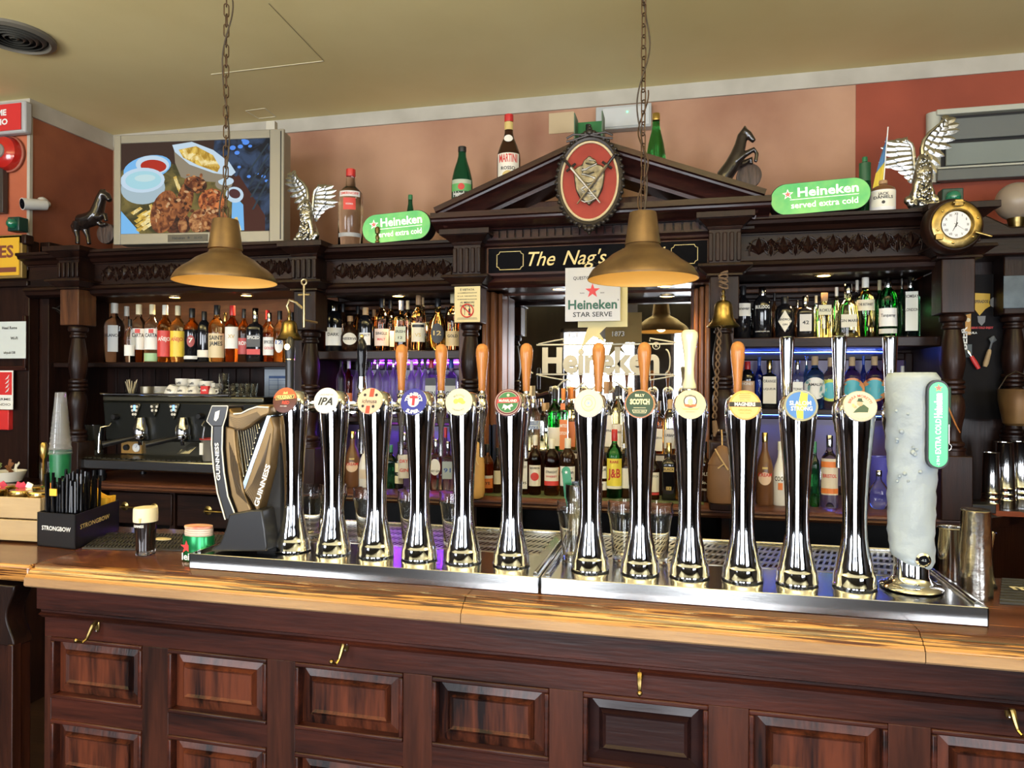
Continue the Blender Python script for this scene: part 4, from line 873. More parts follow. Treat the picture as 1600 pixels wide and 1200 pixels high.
MB().prism(h([(372, 660), (425, 645), (436, 700), (436, 862), (400, 862), (395, 800), (378, 740)]), .005, .03).build('back_plate', BLACKM, harp)
for (x0, x1, y1) in ((212, 245, 612), (226, 262, 580), (240, 271, 548), (254, 281, 516), (268, 292, 484), (282, 301, 452), (294, 309, 418), (306, 316, 390), (318, 328, 360), (330, 338, 332)):
    q = h([(320 + x0 / 3.75, 580 + 345 / 3.75 - (x0 - 212) * .085), (320 + x1 / 3.75, 580 + y1 / 3.75)])[::-1]
    b = MB(); (xa, za_), (xb_, zb_) = q; b.tube([(xa, -.012, za_), (xb_, -.012, zb_)], .0012, 6); b.ball((xb_, -.012, zb_), .0022, 8, 6); b.build('string', mat('string_silver', (.75, .70, .55), .25, 1), harp)
bs_ = h([(376, 806), (370, 830), (362, 850), (349, 858), (349, 863), (433, 863), (434, 855), (431, 830), (426, 800), (410, 800)])
zb_ = min(z for x, z in bs_); bs_ = [(x, max(z - zb_, 0)) for x, z in bs_]
MB().prism(bs_, -.045, .05).build('foot', SATB, harp, bevel=.010, seg=3)
def along(s, p0, p1, size, y, m, name='lettering'):
    (xa, za_), (xb_, zb_) = h([p1, p0]); L = math.hypot(xb_ - xa, zb_ - za_); an = math.atan2(zb_ - za_, xb_ - xa)
    b = MB(); text(b, s, size, 0, 0, 0, bold=.03, w=L, M=T((xa + xb_) / 2, y, (za_ + zb_) / 2) @ RY(-an)); b.build(name, m, harp, smooth=False)
along('GUINNESS', (355, 748), (352, 690), .014, -.0322, WHITE)
along('GUINNESS', (411, 788), (430, 724), .017, -.0280, WHITE)
b = MB(); text(b, 'HARP', .001, 0, 0); q = h([(349, 655), (357, 640), (359, 652)]); disc(b, q, -.0350); b.build('emblem', PRW, harp, smooth=False) if False else MB().prism(h([(349, 655), (351, 643), (358, 640), (356, 652), (352, 657)]), -.0355, -.0340).build('emblem', PRW, harp)
b = MB(); b.tube([(0.06, .0, .335), (.085, .14, .335)], .010, 14); b.build('shank', STEEL2, harp)
hx = X(453, 1.66, 590) - ox
b = MB(); b.lathe([(.0085, .375), (.0085, .41)], 16, (hx, .16, 0)); b.lathe([(.012, .455), (.012, .465)], 16, (hx, .16, 0)); b.build('handle_collar', GOLD, harp)
b = MB(); b.lathe([(.0115, .36), (.0115, .455), (.0125, .46), (.0135, .48), (.0115, .505), (.004, .515)], 20, (hx, .16, 0)); o = b.build('handle', SATB, harp); o['label'] = 'black handle with gold harp emblem'
b = MB(); disc(b, circ(.008, 20, hx, .488, 1, 0), .16 - .0142); b.build('handle_emblem', GOLD, o, smooth=False)
# ------------------------------------------------------------------ glasses on the trays
GL = mat('drinking_glass', (.97, .98, .97), .01, trans=1, ior=1.38)
def pint(u, Y, label, hgt=.132, r=.036, grp='empty pint glasses on the drip trays'):
    x = X(u, Y, 860); t = thing('pint_glass', label, 'glass', (x, Y, ZT - .001), 0, grp)
    pf = [(r * .66, 0), (r * .68, .004), (r * .74, hgt * .3), (r * .84, hgt * .6), (r * .94, hgt * .76), (r * 1.02, hgt * .80), (r * 1.03, hgt * .84), (r * .98, hgt * .88), (r, hgt)]
    ip = [(a - .0018, z) for a, z in pf[::-1] if z > .006] + [(r * .5, .011), (.001, .010)]
    MB().lathe([(.001, .0)] + pf + ip, 32, cap=False).build('tumbler', GL, t, ang=50)
    return t
for u, Y, lb in ((484, 1.66, 'empty pint glass between the first and second fonts'), (520, 1.69, 'empty pint glass hidden behind the second font'), (574, 1.66, 'empty pint glass behind the third font'),
                 (644, 1.66, 'empty pint glass behind the fourth font'), (709, 1.66, 'empty pint glass behind the fifth font'), (895, 1.60, 'empty pint glass behind the seventh font'),
                 (974, 1.62, 'empty pint glass behind and left of the eighth font'), (1026, 1.62, 'empty pint glass behind and right of the eighth font')): pint(u, Y, lb)
x = X(912, 1.83, 850)
t = thing('steel_tumbler', 'steel tumbler holding a green spatula behind the seventh font', 'tumbler', (x, 1.83, ZT + .0015))
MB().lathe([(.001, .002), (.043, 0), (.044, .002), (.048, .135), (.0495, .137), (.0475, .137), (.042, .006), (.001, .005)], 36, cap=False).build('cup', STEEL2, t)
t = thing('foam_spatula', 'green plastic foam spatula standing in the steel tumbler', 'spatula', (x - .030, 1.83, ZT + .012), rot=(0, math.radians(-6), 0))
MB().prism(shift(vert(stadium(.17, .022, 8)), 0, .085), -.0015, .0015).build('blade', mat('green_plastic', (.01, .22, .10), .4), t)
b = MB(); disc(b, star(.005, 0, .155), -.002); b.build('star', WHITE, t, smooth=False)
# ------------------------------------------------------------------ left end of the counter
ZK = ZC
# slatted crate with jars
cx0, cy0 = G(60, 851, ZK)
cr = thing('wooden_crate', 'pale slatted wooden crate of jars at the left end of the counter', 'crate', (cx0 - .16, cy0, ZK + .001), .04)
PALEW = wood('pale_pine', (.48, .35, .20), (.38, .27, .15), 'x', 8, .6, 0)
for k in range(2): MB().box(-.16, .158, 0, .008, .004 + k * .060, .060 + k * .060).build('slat', PALEW, cr, bevel=.002)
for k in range(2): MB().box(-.16, .158, .15, .158, .004 + k * .060, .060 + k * .060).build('slat', PALEW, cr, bevel=.002)
for k in range(2): MB().box(.151, .158, .009, .149, .004 + k * .060, .060 + k * .060).build('end_slat', PALEW, cr, bevel=.002)
MB().box(-.16, .150, .009, .149, .004, .010).build('bottom', PALEW, cr)
MB().box(-.15, -.14, .009, .149, .01, .12).build('end_slat', PALEW, cr)
cx, cxy = None, None
cx = [X(u, 2.93, 600) for u in COLU]
for i, (dx, dy) in enumerate(((-.12, .045), (-.04, .045), (.045, .055), (.115, .048), (-.08, .115), (.01, .115), (.09, .118))):
    o = thing('preserve_jar', '', 'jar', (cr.location.x + dx, cr.location.y + dy, ZK + .012), 0, 'gold lidded jars in the pale crate')
    o['label'] = 'small glass jar with gold lid standing in the pale crate'
    MB().lathe([(.030, 0), (.032, .01), (.032, .085), (.028, .095), (.028, .102)], 24).build('jar_glass', GLASS, o)
    MB().lathe([(.031, .102), (.032, .106), (.032, .118), (.029, .121), (.020, .1215), (.001, .119)], 28, cap=False).build('lid', GOLD, o)
# cocktail picks
for k, (dx, c) in enumerate(((.0, (.6, .05, .1)), (.02, (.6, .05, .1)), (.035, (.85, .85, .9)), (-.05, (.6, .05, .1)), (.11, (.8, .25, .05)))):
    o = thing('paper_sachet', ('red paper sachet tucked among the jar lids, %s' % ['left', 'middle', '', 'far left', ''][k]) if k not in (2, 4) else ['', '', 'white paper sachet tucked among the jar lids', '', 'orange paper sachet at the right end of the crate'][k], 'sachet', (cr.location.x + dx, cr.location.y + .085, ZK + .135), rot=(.3, .5 * (-1) ** k, .4))
    MB().box(-.008, .008, -.0015, .0015, -.003, .014).build('paper', pm(c), o)
# black caddy
A, B, C = G(58, 853, ZK), G(118, 859, ZK), G(186, 829, ZK)
A, B, C = Vector((*A, 0)), Vector((*B, 0)), Vector((*C, 0)); D = A + (C - B)
e1 = (A - B).normalized(); e2 = (C - B).normalized(); L1, L2 = (A - B).length, (C - B).length
cd_ = thing('table_caddy', 'black printed caddy with straws and cards on the counter left end', 'caddy', (B.x, B.y, ZK + .001))
def wall(p, q, z0, z1, t=.004, inn=None):
    n = (inn or Vector((0, 1, 0))).normalized() * t
    return MB().add([(p.x, p.y, z0), (q.x, q.y, z0), (q.x + n.x, q.y + n.y, z0), (p.x + n.x, p.y + n.y, z0), (p.x, p.y, z1), (q.x, q.y, z1), (q.x + n.x, q.y + n.y, z1), (p.x + n.x, p.y + n.y, z1)],
                    [(0, 3, 2, 1), (4, 5, 6, 7), (0, 1, 5, 4), (1, 2, 6, 5), (2, 3, 7, 6), (3, 0, 4, 7)])
a_, b_, c_, d_ = A - B, Vector((0, 0, 0)), C - B, D - B
HC = .088
wall(a_, b_, 0, HC, inn=e2).build('side', BLACKP, cd_); wall(b_, c_, 0, HC, inn=e1).build('side', BLACKP, cd_); wall(c_, d_, 0, HC, inn=-e2).build('side', BLACKP, cd_); wall(a_, d_, 0, HC, inn=-e1).build('side', BLACKP, cd_)
mid = e2 * (L2 * .62); wall(mid, mid + a_, .0, HC - .004, inn=e2).build('divider', BLACKP, cd_)
MB().add([tuple(p + Vector((0, 0, z))) for z in (0, .003) for p in (a_, b_, c_, d_)], [(0, 3, 2, 1), (4, 5, 6, 7), (0, 1, 5, 4), (1, 2, 6, 5), (2, 3, 7, 6), (3, 0, 4, 7)]).build('bottom', BLACKP, cd_)
def face_text(s, size, c, dirx, out, m, wdt, parent, bold=.012):
    dx = dirx.normalized(); up = Vector((0, 0, 1)); n = out.normalized()
    Mx = Matrix(((dx.x, -n.x, up.x, c.x), (dx.y, -n.y, up.y, c.y), (dx.z, -n.z, up.z, c.z), (0, 0, 0, 1)))
    b = MB(); text(b, s, size, 0, 0, 0, bold=bold, w=wdt, M=Mx); return b.build('lettering', m, parent, smooth=False)
face_text('STRONGBOW', .016, a_ * .5 - e2 * .0008 + Vector((0, 0, .048)), -e1, -e2, WHITE, L1 * .75, cd_)
face_text('STRONGBOW', .017, c_ * .42 - e1 * .0008 + Vector((0, 0, .052)), e2, -e1, mat('gold_letter', (.72, .58, .25), .45), L2 * .66, cd_)
me = None
k = 0
for i in range(11):
    for j in range(6):
        p = B + e1 * (L1 * (.10 + .80 * i / 10)) + e2 * (L2 * (.08 + .50 * j / 5))
        o = thing('drinking_straw', 'black drinking straw standing in the black caddy', 'straw', (p.x, p.y, ZK + .006), 0, 'black straws in the caddy')
        if me is None: c_o = MB().tube([(0, 0, 0), (0, 0, .166)], .0036, 8).build('tube', BLKGL, o); me = c_o.data
        else: c_o = bpy.data.objects.new('tube', me); COL.objects.link(c_o); c_o.parent = o
        o.rotation_euler = (random.uniform(-.03, .03), random.uniform(-.03, .03), 0); o.scale.z = random.choice((1, 1, .93, 1.1)) ; k += 1
YEL = mat('yellow_card', (.85, .50, .05), .55)
for k in range(7):
    p = B + e1 * (L1 * .48) + e2 * (L2 * (.70 + .035 * k))
    o = thing('yellow_card', 'shaped yellow card standing in the back of the black caddy', 'card', (p.x, p.y, ZK + .006), math.atan2(-e1.y, -e1.x), 'yellow shaped cards in the caddy')
    MB().prism([(-.025, 0), (.028, 0), (.030, .045), (.042, .062), (.060, .082), (.062, .100), (.030, .097), (.010, .104), (-.012, .122), (-.045, .118), (-.03, .05)], 0, .0022).build('card', YEL, o)
o = thing('small_yellow_tag', 'small yellow tag sticking up among the black straws', 'tag', (B.x + e1.x * L1 * .55, B.y + e1.y * L1 * .5 - .003, ZK + .135)); MB().box(-.011, .011, -.001, .001, 0, .018).build('card', YEL, o)
# green cup with nested clear cups
gx, gy = X(103, 1.76, 760), 1.74
z0 = ZK; zg = Z(103, 703, 1.74); zt_ = Z(103, 613, 1.74)
o = thing('green_cup', 'dark green cup behind the black caddy', 'cup', (gx, gy, ZK)); MB().lathe([(.022, 0), (.029, zg - ZK), (.0305, zg - ZK), (.0275, zg - ZK - .002), (.021, .004), (.001, .003)], 28).build('cup', mat('deep_green_plastic', (.01, .13, .05), .35), o)
CP = mat('clear_plastic', (.92, .93, .95), .06, trans=.9, ior=1.3)
me = None
for k in range(9):
    o = thing('plastic_cup', 'clear plastic cup nested upside down in the tall stack', 'cup', (gx, gy, zg - .012 + k * (zt_ - zg - .05) / 8), 0, 'nested clear plastic cups')
    if me is None: c_o = MB().lathe([(.031, 0), (.0315, .003), (.030, .004), (.022, .062), (.001, .063), (.001, .0625), (.0213, .0615), (.0292, .003)], 28, cap=False).build('cup', CP, o); me = c_o.data
    else: c_o = bpy.data.objects.new('cup', me); COL.objects.link(c_o); c_o.parent = o
    s = 1.0 - .045 * k; o.scale = (s, s, 1)
# small glasses near the green cup
for u, v0, v1, r, lb in ((76, 722, 770, .020, 'narrow clear glass left of the green cup'), (84, 690, 760, .006, 'brown-handled bar spoon standing left of the green cup')):
    xx = X(u, 1.76, 760); o = thing('narrow_glass' if r > .01 else 'bar_spoon', lb, 'glass' if r > .01 else 'spoon', (xx, 1.755 - (.03 if r < .01 else 0), ZK))
    hh_ = Z(u, v0, 1.76) - ZK
    if r > .01: MB().lathe([(.001, 0), (r * .8, 0), (r, hh_), (r - .0015, hh_), (r * .75, .005), (.001, .004)], 24, cap=False).build('tumbler', GL, o)
    else: MB().lathe([(r * .6, 0), (r * .6, hh_ * .8), (r * 1.8, hh_ * .85), (r * 1.8, hh_ * .97), (r, hh_)], 12).build('handle', BRASS, o)
# small stout in a branded glass
sx_, sy_ = G(219, 869, ZK)
o = thing('stout_glass', 'small tulip glass of black stout with a cream head on the counter', 'glass', (sx_, sy_ + .018, ZK + .001))
H = .118
pf = [(.0215, .0), (.0222, .006), (.0222, .02), (.0235, .045), (.0265, .075), (.0283, .090), (.0283, .098)]
MB().lathe([(.001, .012)] + [(r, max(z, .012)) for r, z in pf[1:]], 32).build('stout', mat('stout_black', (.012, .007, .006), .05, coat=1), o)
MB().lathe([(.0284, .0825), (.0288, .090), (.0286, .104), (.0282, .113), (.027, .117), (.001, .1175)], 32, cap=False).build('head', mat('cream_foam', (.78, .70, .50), .55), o)
MB().lathe([(.001, 0), (.0215, 0), (.0228, .004), (.0222, .0115), (.001, .0115)], 28, cap=False).build('glass_foot', GLASS, o)
b = MB(); text(b, 'GUINNESS', .0085, 0, .0735, 0, bold=.03, w=.030, curve=(.0274, 0)); b.build('lettering', WHITE, o, smooth=False)
MB().prism(h([(0, 0), (1, 1), (0, 1)]) if False else [(.006, .083), (.009, .083), (.011, .094), (.004, .094)], -.0292, -.0280).build('emblem', GOLDP, o)
# tin of coasters
hx_, hy_ = G(300, 878, ZK)
o = thing('coaster_holder', 'green cut-away tin holding round coasters beside the stout', 'coaster holder', (hx_ + .002, hy_ + .022, ZK + .001))
MB().lathe([(.040, 0), (.041, .002), (.041, .058), (.040, .060), (.0385, .058), (.0385, .004), (.001, .003)], 40, sy=.62, cap=False).build('tin', mat('green_lacquer', (.01, .20, .06), .25, .6), o)
b = MB(); disc(b, star(.017, -.016, .034), -.0246); b.build('star', RED, o, smooth=False)
b = MB(); text(b, 'lei', .024, -.018, .011, -.0249, bold=.02); b.build('lettering', WHITE, o, smooth=False)
for k in range(8):
    q = thing('coaster', 'round printed coaster in the green tin' if k < 7 else 'topmost pink and cream round coaster in the green tin', 'coaster', (hx_ + .002 + random.uniform(-.001, .001), hy_ + .022, ZK + .042 + k * .0052), 0, 'coasters in the green tin')
    MB().lathe([(.0365, 0), (.0365, .0046), (.001, .0046)], 36, sy=.60).build('board', pm((.62, .5, .42)) if k < 7 else mat('coaster_print', (.72, .14, .12), .6, var=(.75, .62, .42), ns=30), q)
# black rubber bar mat
q4 = [G(128, 858, ZK), G(352, 863, ZK), G(362, 838, ZK), G(165, 834, ZK)]
o = thing('bar_mat', 'black ribbed rubber bar mat on the counter behind the stout', 'bar mat', (0, 0, ZK))
RUB = mat('rubber', (.035, .033, .028), .6)
vv = [(x_, y_, z_) for z_ in (.0005, .004) for x_, y_ in q4]
MB().add(vv, [(0, 3, 2, 1), (4, 5, 6, 7), (0, 1, 5, 4), (1, 2, 6, 5), (2, 3, 7, 6), (3, 0, 4, 7)]).build('base', RUB, o)
b = MB()
P0, P1, P2, P3 = [Vector((x_, y_, 0)) for x_, y_ in q4]
for i in range(40):
    s = (i + .5) / 40
    for j in range(4):
        tt = (j + .2) / 4; a = P0.lerp(P1, s).lerp(P3.lerp(P2, s), tt); c = P0.lerp(P1, s).lerp(P3.lerp(P2, s), tt + .16)
        b.add([(a.x, a.y, .004), (a.x + .0035, a.y, .004), (c.x + .0035, c.y, .004), (c.x, c.y, .004), (a.x, a.y, .007), (a.x + .0035, a.y, .007), (c.x + .0035, c.y, .007), (c.x, c.y, .007)], [(4, 5, 6, 7), (0, 1, 5, 4), (1, 2, 6, 5), (2, 3, 7, 6), (3, 0, 4, 7)])
b.build('rubber_rib', RUB, o, smooth=False)['kind'] = 'stuff'
x_, y_ = G(254, 847, ZK)
o = thing('paper_coaster', 'cream torn coaster lying on the black mat right of the stout', 'coaster', (x_, y_, ZK + .0075)); MB().lathe([(.026, 0), (.026, .002), (.001, .002)], 18, sy=.5).build('board', pm((.75, .62, .35)), o)
# ------------------------------------------------------------------ right end of the counter
def tin(u, vb, zsurf, r0, r1, hh_, lb, nm='shaker_tin', Y=None, bands=0, cat='shaker', mt=None):
    if Y is None: x_, y_ = G(u, vb, zsurf)
    else: x_, y_ = X(u, Y, vb), Y
    o = thing(nm, lb, cat, (x_, y_, zsurf + .001))
    pf = [(.001, .001), (r0, 0), (r0 + .0005, .003)]
    for k in range(bands): z = hh_ * (.12 + .09 * k); r = r0 + (r1 - r0) * z / hh_; pf += [(r, z - .004), (r + .002, z), (r, z + .004)]
    pf += [(r1, hh_ - .003), (r1 + .001, hh_ - .001), (r1, hh_), (r1 - .0015, hh_ - .001), (r1 - .002, hh_ - .006), (r0 - .002, .005), (.001, .004)]
    MB().lathe(pf, 36, cap=False).build('tin', mt or STEEL2, o); return o
SPOT = mat('spotted_steel', (.62, .60, .55), .2, 1, bump=.15, ns=50, var=(.45, .43, .38))
o = tin(1524, 934, ZK, .031, .026, .178, 'tall upturned steel shaker tin at the right end of the counter', mt=SPOT)
b_ = MB().lathe([(.0255, .1795), (.001, .1797)], 30, cap=False).build('end_cap', SPOT, o)
tin(1485, 905, ZK, .026, .026, .115, 'short steel shaker cup behind the right tray corner', Y=1.765)
x_, y_ = G(1556, 926, ZK)
o = thing('jigger', 'hourglass steel jigger right of the tall shaker tin', 'jigger', (x_ - .006, y_ + .03, ZK + .001)); MB().lathe([(.019, 0), (.0195, .002), (.006, .052), (.006, .056), (.017, .118), (.0175, .119), (.0155, .117), (.001, .07)], 28, cap=False).build('cups', STEEL2, o)
q4 = [G(1562, 944, ZK), G(1700, 952, ZK), G(1690, 915, ZK), G(1566, 907, ZK)]
o = thing('printed_bar_mat', 'black ribbed bar mat with cream lettering at the far right', 'bar mat', (0, 0, ZK))
vv = [(xx, yy, zz) for zz in (.0005, .005) for xx, yy in q4]
MB().add(vv, [(0, 3, 2, 1), (4, 5, 6, 7), (0, 1, 5, 4), (1, 2, 6, 5), (2, 3, 7, 6), (3, 0, 4, 7)]).build('base', RUB, o)
for k in range(9):
    a = Vector((*q4[0], 0)).lerp(Vector((*q4[3], 0)), (k + .5) / 9); c = Vector((*q4[1], 0)).lerp(Vector((*q4[2], 0)), (k + .5) / 9)
    MB().add([(a.x, a.y, .005), (c.x, c.y, .005), (c.x, c.y + .003, .005), (a.x, a.y + .003, .005), (a.x, a.y, .008), (c.x, c.y, .008), (c.x, c.y + .003, .008), (a.x, a.y + .003, .008)], [(4, 5, 6, 7), (0, 1, 5, 4), (1, 2, 6, 5), (2, 3, 7, 6), (3, 0, 4, 7)]).build('rib', RUB, o)
xx, yy = G(1594, 925, ZK)
b = MB(); text(b, 'm', .05, 0, 0, 0, bold=.03, M=T(xx, yy, .0085) @ RX(-PI / 2)); b.build('lettering', CREAM, o, smooth=False)
# ------------------------------------------------------------------ bottles
def gmat(n, c, tr=1, rough=.02, ior=1.36): return mat('bottle_' + n, c, rough, trans=tr, ior=ior)
BG = {'clear': gmat('clear', (.95, .96, .95)), 'amber': gmat('amber', (.75, .33, .06)), 'rum': gmat('rum', (.55, .16, .03)), 'dark': gmat('dark', (.07, .03, .015), .6), 'black': mat('bottle_black', (.008, .008, .010), .08, coat=.6),
      'green': gmat('green', (.05, .42, .09)), 'dgreen': gmat('dark_green', (.01, .12, .05), .7), 'yellow': gmat('pale_gold', (.95, .82, .42)), 'blue': gmat('blue', (.05, .15, .75)), 'teal': gmat('teal', (.25, .66, .74)),
      'purple': gmat('lilac', (.55, .38, .62)), 'rose': gmat('rose', (.85, .42, .28)), 'red': gmat('red', (.62, .07, .03)), 'white': mat('bottle_white', (.80, .80, .80), .2, coat=.4), 'gold': gmat('gold', (.85, .55, .16)), 'brown': mat('bottle_brown', (.16, .07, .03), .3)}
BG['frost'] = gmat('frosted', (.88, .86, .95), rough=.32)
BC = {'white': mat('cap_white', (.78, .76, .66), .35), 'black': BLACKP, 'red': mat('cap_red', (.55, .03, .03), .3), 'silver': STEEL2, 'gold': GOLD, 'cork': mat('cap_cork', (.55, .38, .20), .7), 'green': mat('cap_green', (.03, .20, .08), .35), 'cream': mat('cap_cream', (.75, .66, .42), .4), 'wood': mat('cap_wood', (.40, .24, .12), .5), 'blue': mat('cap_blue', (.04, .10, .45), .3), 'orange': mat('cap_orange', (.75, .25, .04), .4), 'grey': mat('cap_grey', (.35, .35, .36), .35)}
SH = {  # radius fraction, height fraction up to the neck rim
    'std': ([(.90, 0), (1, .015), (1, .60), (.97, .64), (.82, .70), (.50, .755), (.36, .79), (.33, .84), (.33, .90)], 1, 2.2),
    'slim': ([(.90, 0), (1, .015), (1, .55), (.96, .60), (.75, .68), (.45, .75), (.36, .80), (.34, .90)], 1, 2.2),
    'square': ([(.92, 0), (1, .02), (1, .60), (.97, .64), (.80, .69), (.42, .72), (.34, .75), (.33, .88)], .8, 4.5),
    'squat': ([(.90, 0), (1, .02), (1, .62), (.94, .70), (.70, .78), (.42, .82), (.36, .86), (.36, .90)], .9, 2.4),
    'round': ([(.55, 0), (.72, .03), (.92, .15), (1, .30), (.97, .44), (.82, .56), (.55, .66), (.34, .72), (.28, .76), (.27, .88)], .65, 2.1),
    'cone': ([(1.0, 0), (1.04, .02), (.92, .35), (.78, .58), (.60, .66), (.34, .70), (.31, .74), (.31, .86)], .8, 3.5),
    'wine': ([(.92, 0), (1, .015), (1, .48), (.93, .55), (.68, .64), (.42, .73), (.33, .80), (.31, .95)], 1, 2.05),
    'irish': ([(.90, 0), (1, .02), (.98, .42), (.92, .52), (.74, .62), (.48, .70), (.34, .76), (.30, .90)], 1, 2.05),
    'beer': ([(.90, 0), (1, .015), (1, .56), (.93, .64), (.62, .76), (.42, .86), (.38, .96)], 1, 2.05),
    'vodka': ([(.92, 0), (1, .015), (1, .64), (.95, .69), (.66, .745), (.40, .78), (.34, .94)], 1, 2.1),
    'liter': ([(.9, 0), (1, .015), (1, .60), (.96, .65), (.74, .72), (.46, .79), (.36, .84), (.34, .97)], 1, 2.05),
    'magnum': ([(.9, 0), (1, .02), (1, .54), (.95, .61), (.76, .72), (.50, .82), (.38, .88), (.34, .97)], 1, 2.05),
    'jug': ([(.95, 0), (1, .02), (1, .66), (.90, .75), (.60, .82), (.34, .86), (.32, .93)], 1, 2.05)}
def sup(a, p): c, s = abs(math.cos(a)), abs(math.sin(a)); return (c ** p + s ** p) ** (-1 / p)
def bottle(u, vt, wpx, Y, zs_, kind, glass, cap, labels, desc, grp, capf=None, vb=None, name='bottle', cat='bottle', px=None, rz=0):
    x = X(u, Y, vb or vt + 50); r = (X(u + wpx / 2, Y) - X(u - wpx / 2, Y)) / 2 * .97; H = Z(u, vt, Y) - zs_ if px is None else px
    prof, fy, pw = SH[kind]; o = thing(name, desc, cat, (x, Y, zs_ + .0006), rz or math.atan2(-x, Y) * (.75 if pw < 3 else .5), grp)
    n = 28 if pw > 3 else 24
    vs, fs = [], []
    for a, z in prof:
        p = pw if a > .6 else 2
        for k in range(n):
            th = 2 * PI * k / n; q = sup(th, p) * a * r; ff = fy if a > .6 else (fy + (1 - fy) * min(1, (.6 - a) / .2)); vs.append((q * math.cos(th), q * math.sin(th) * ff, z * H))
    m_ = len(prof)
    for j in range(m_ - 1):
        for k in range(n): fs.append((j * n + k, j * n + (k + 1) % n, (j + 1) * n + (k + 1) % n, (j + 1) * n + k))
    fs += [tuple(range(n - 1, -1, -1)), tuple((m_ - 1) * n + k for k in range(n))]
    b = MB().add(vs, fs)
    glass = glass if isinstance(glass, (tuple, list)) else (glass,)
    if len(glass) == 2:
        for i, f in enumerate(b.f):
            if max(b.v[j][2] for j in f) > .59 * H and min(b.v[j][2] for j in f) > .4 * H: b.m[i] = 1
    b.build('glass_body', [BG[g] for g in glass], o, ang=50)
    rn, zn = prof[-1][0] * r, prof[-1][1] * H
    cr_ = rn * (1.14 if (capf or 1) < 1.3 else capf); hc = H - zn + (.0 if zn < H * .93 else .012)
    z_c = zn - .035 * H
    if kind in ('std', 'slim', 'square', 'squat') : z_c = zn - .07 * H
    MB().lathe([(cr_ * .98, z_c), (cr_, z_c + .002), (cr_, H - .002), (cr_ * .92, H), (.001, H)], 20, cap=False).build('cap', BC[cap], o)
    def surf_at(off): return lambda x_: -fy * (r + off) * max(1 - min(abs(x_) / (r + off), .999) ** pw, 0) ** (1 / pw)
    r_full = r
    for li, L in enumerate(labels):
        z0, z1, col, texts = L[:4]; r = r_full
        zz_ = [q_[1] for q_ in prof]; zmid = z0
        for q_ in range(len(prof) - 1):
            if prof[q_][1] <= zmid <= prof[q_ + 1][1] and zmid > .5:
                f_ = (zmid - prof[q_][1]) / (prof[q_ + 1][1] - prof[q_][1]); rl = prof[q_][0] + (prof[q_ + 1][0] - prof[q_][0]) * f_
                if rl < .93: r = r_full * rl * 1.02
        ha = L[4] if len(L) > 4 else 1.05; shp = L[5] if len(L) > 5 else 'rect'
        b = MB(); 
        if pw > 3 or shp != 'rect':
            w_ = r * (math.sin(min(ha, 1.2)) * (.93 if pw > 3 else .86)); zc, hh_ = (z0 + z1) / 2 * H, (z1 - z0) / 2 * H
            if pw > 3: yy = -r * fy - .0008 - .0005 * li
            else: yy = None
            if shp == 'oval': pts = circ(1, 22)
            elif shp == 'diamond': pts = [(0, -1), (1, 0), (0, 1), (-1, 0)]
            elif shp == 'disc': pts = circ(1, 22); w_ = hh_
            else: pts = [(-1, -1), (1, -1), (1, 1), (-1, 1)]
            pts = [(a * w_, zc + c * hh_) for a, c in pts]
            if yy is None:
                if shp == 'diamond': pts = [(a * w_, zc + c * hh_) for a, c in [(0, -1), (.5, -.5), (1, 0), (.5, .5), (0, 1), (-.5, .5), (-1, 0), (-.5, -.5)]]
                sf = surf_at(.0009 + .0006 * li); rings = []
                vv_ = [(0, sf(0), zc)]
                for fr_ in (.35, .7, 1): vv_ += [(a * fr_, sf(a * fr_), zc + (c - zc) * fr_) for a, c in pts]
                m2 = len(pts); ff_ = [(0, i + 1, (i + 1) % m2 + 1) for i in range(m2)]
                for q_ in (0, 1): ff_ += [(1 + q_ * m2 + i, 1 + (q_ + 1) * m2 + i, 1 + (q_ + 1) * m2 + (i + 1) % m2, 1 + q_ * m2 + (i + 1) % m2) for i in range(m2)]
                b.add(vv_, ff_)
            else: b.add([(a, yy, c) for a, c in pts], [tuple(range(len(pts)))])
        else:
            N = 10; vs = []
            for k in range(N + 1):
                th = -PI / 2 - ha + 2 * ha * k / N; q = sup(th, pw) * (r + .0006 + .0005 * li)
                for z in (z0 * H, z1 * H): vs.append((q * math.cos(th), q * math.sin(th) * fy, z))
            b.add(vs, [(2 * k, 2 * k + 2, 2 * k + 3, 2 * k + 1) for k in range(N)])
        lo = o if col is None else b.build('label', pm(col), o)
        for (s, sz, c, zz) in texts:
            b = MB(); yq = -r * fy - .0014 - .0005 * li if pw > 3 else 0
            text(b, s, sz * H, 0, zz * H, yq, bold=.02, surf=None if pw > 3 else surf_at(.0018 + .0006 * li), w=min(sz * H * len(s) * .62, r * 1.5)); 
            if b.f: b.build('lettering', pm(c), lo, smooth=False)
    return o
CR = (.80, .76, .66); WH = (.82, .82, .80); GR = (.05, .25, .10); RD = (.62, .05, .04); YL = (.85, .62, .06); OR = (.75, .22, .05); BK = (.02, .02, .02); GO = (.62, .46, .16); BL = (.05, .12, .42); TE = (.08, .42, .52); PK = (.72, .42, .40)
g = 'rum bottles on the upper left shelf'; YL_ = 3.15; z = Z(290, 566, 3.06) - .0
zshelf = zshL
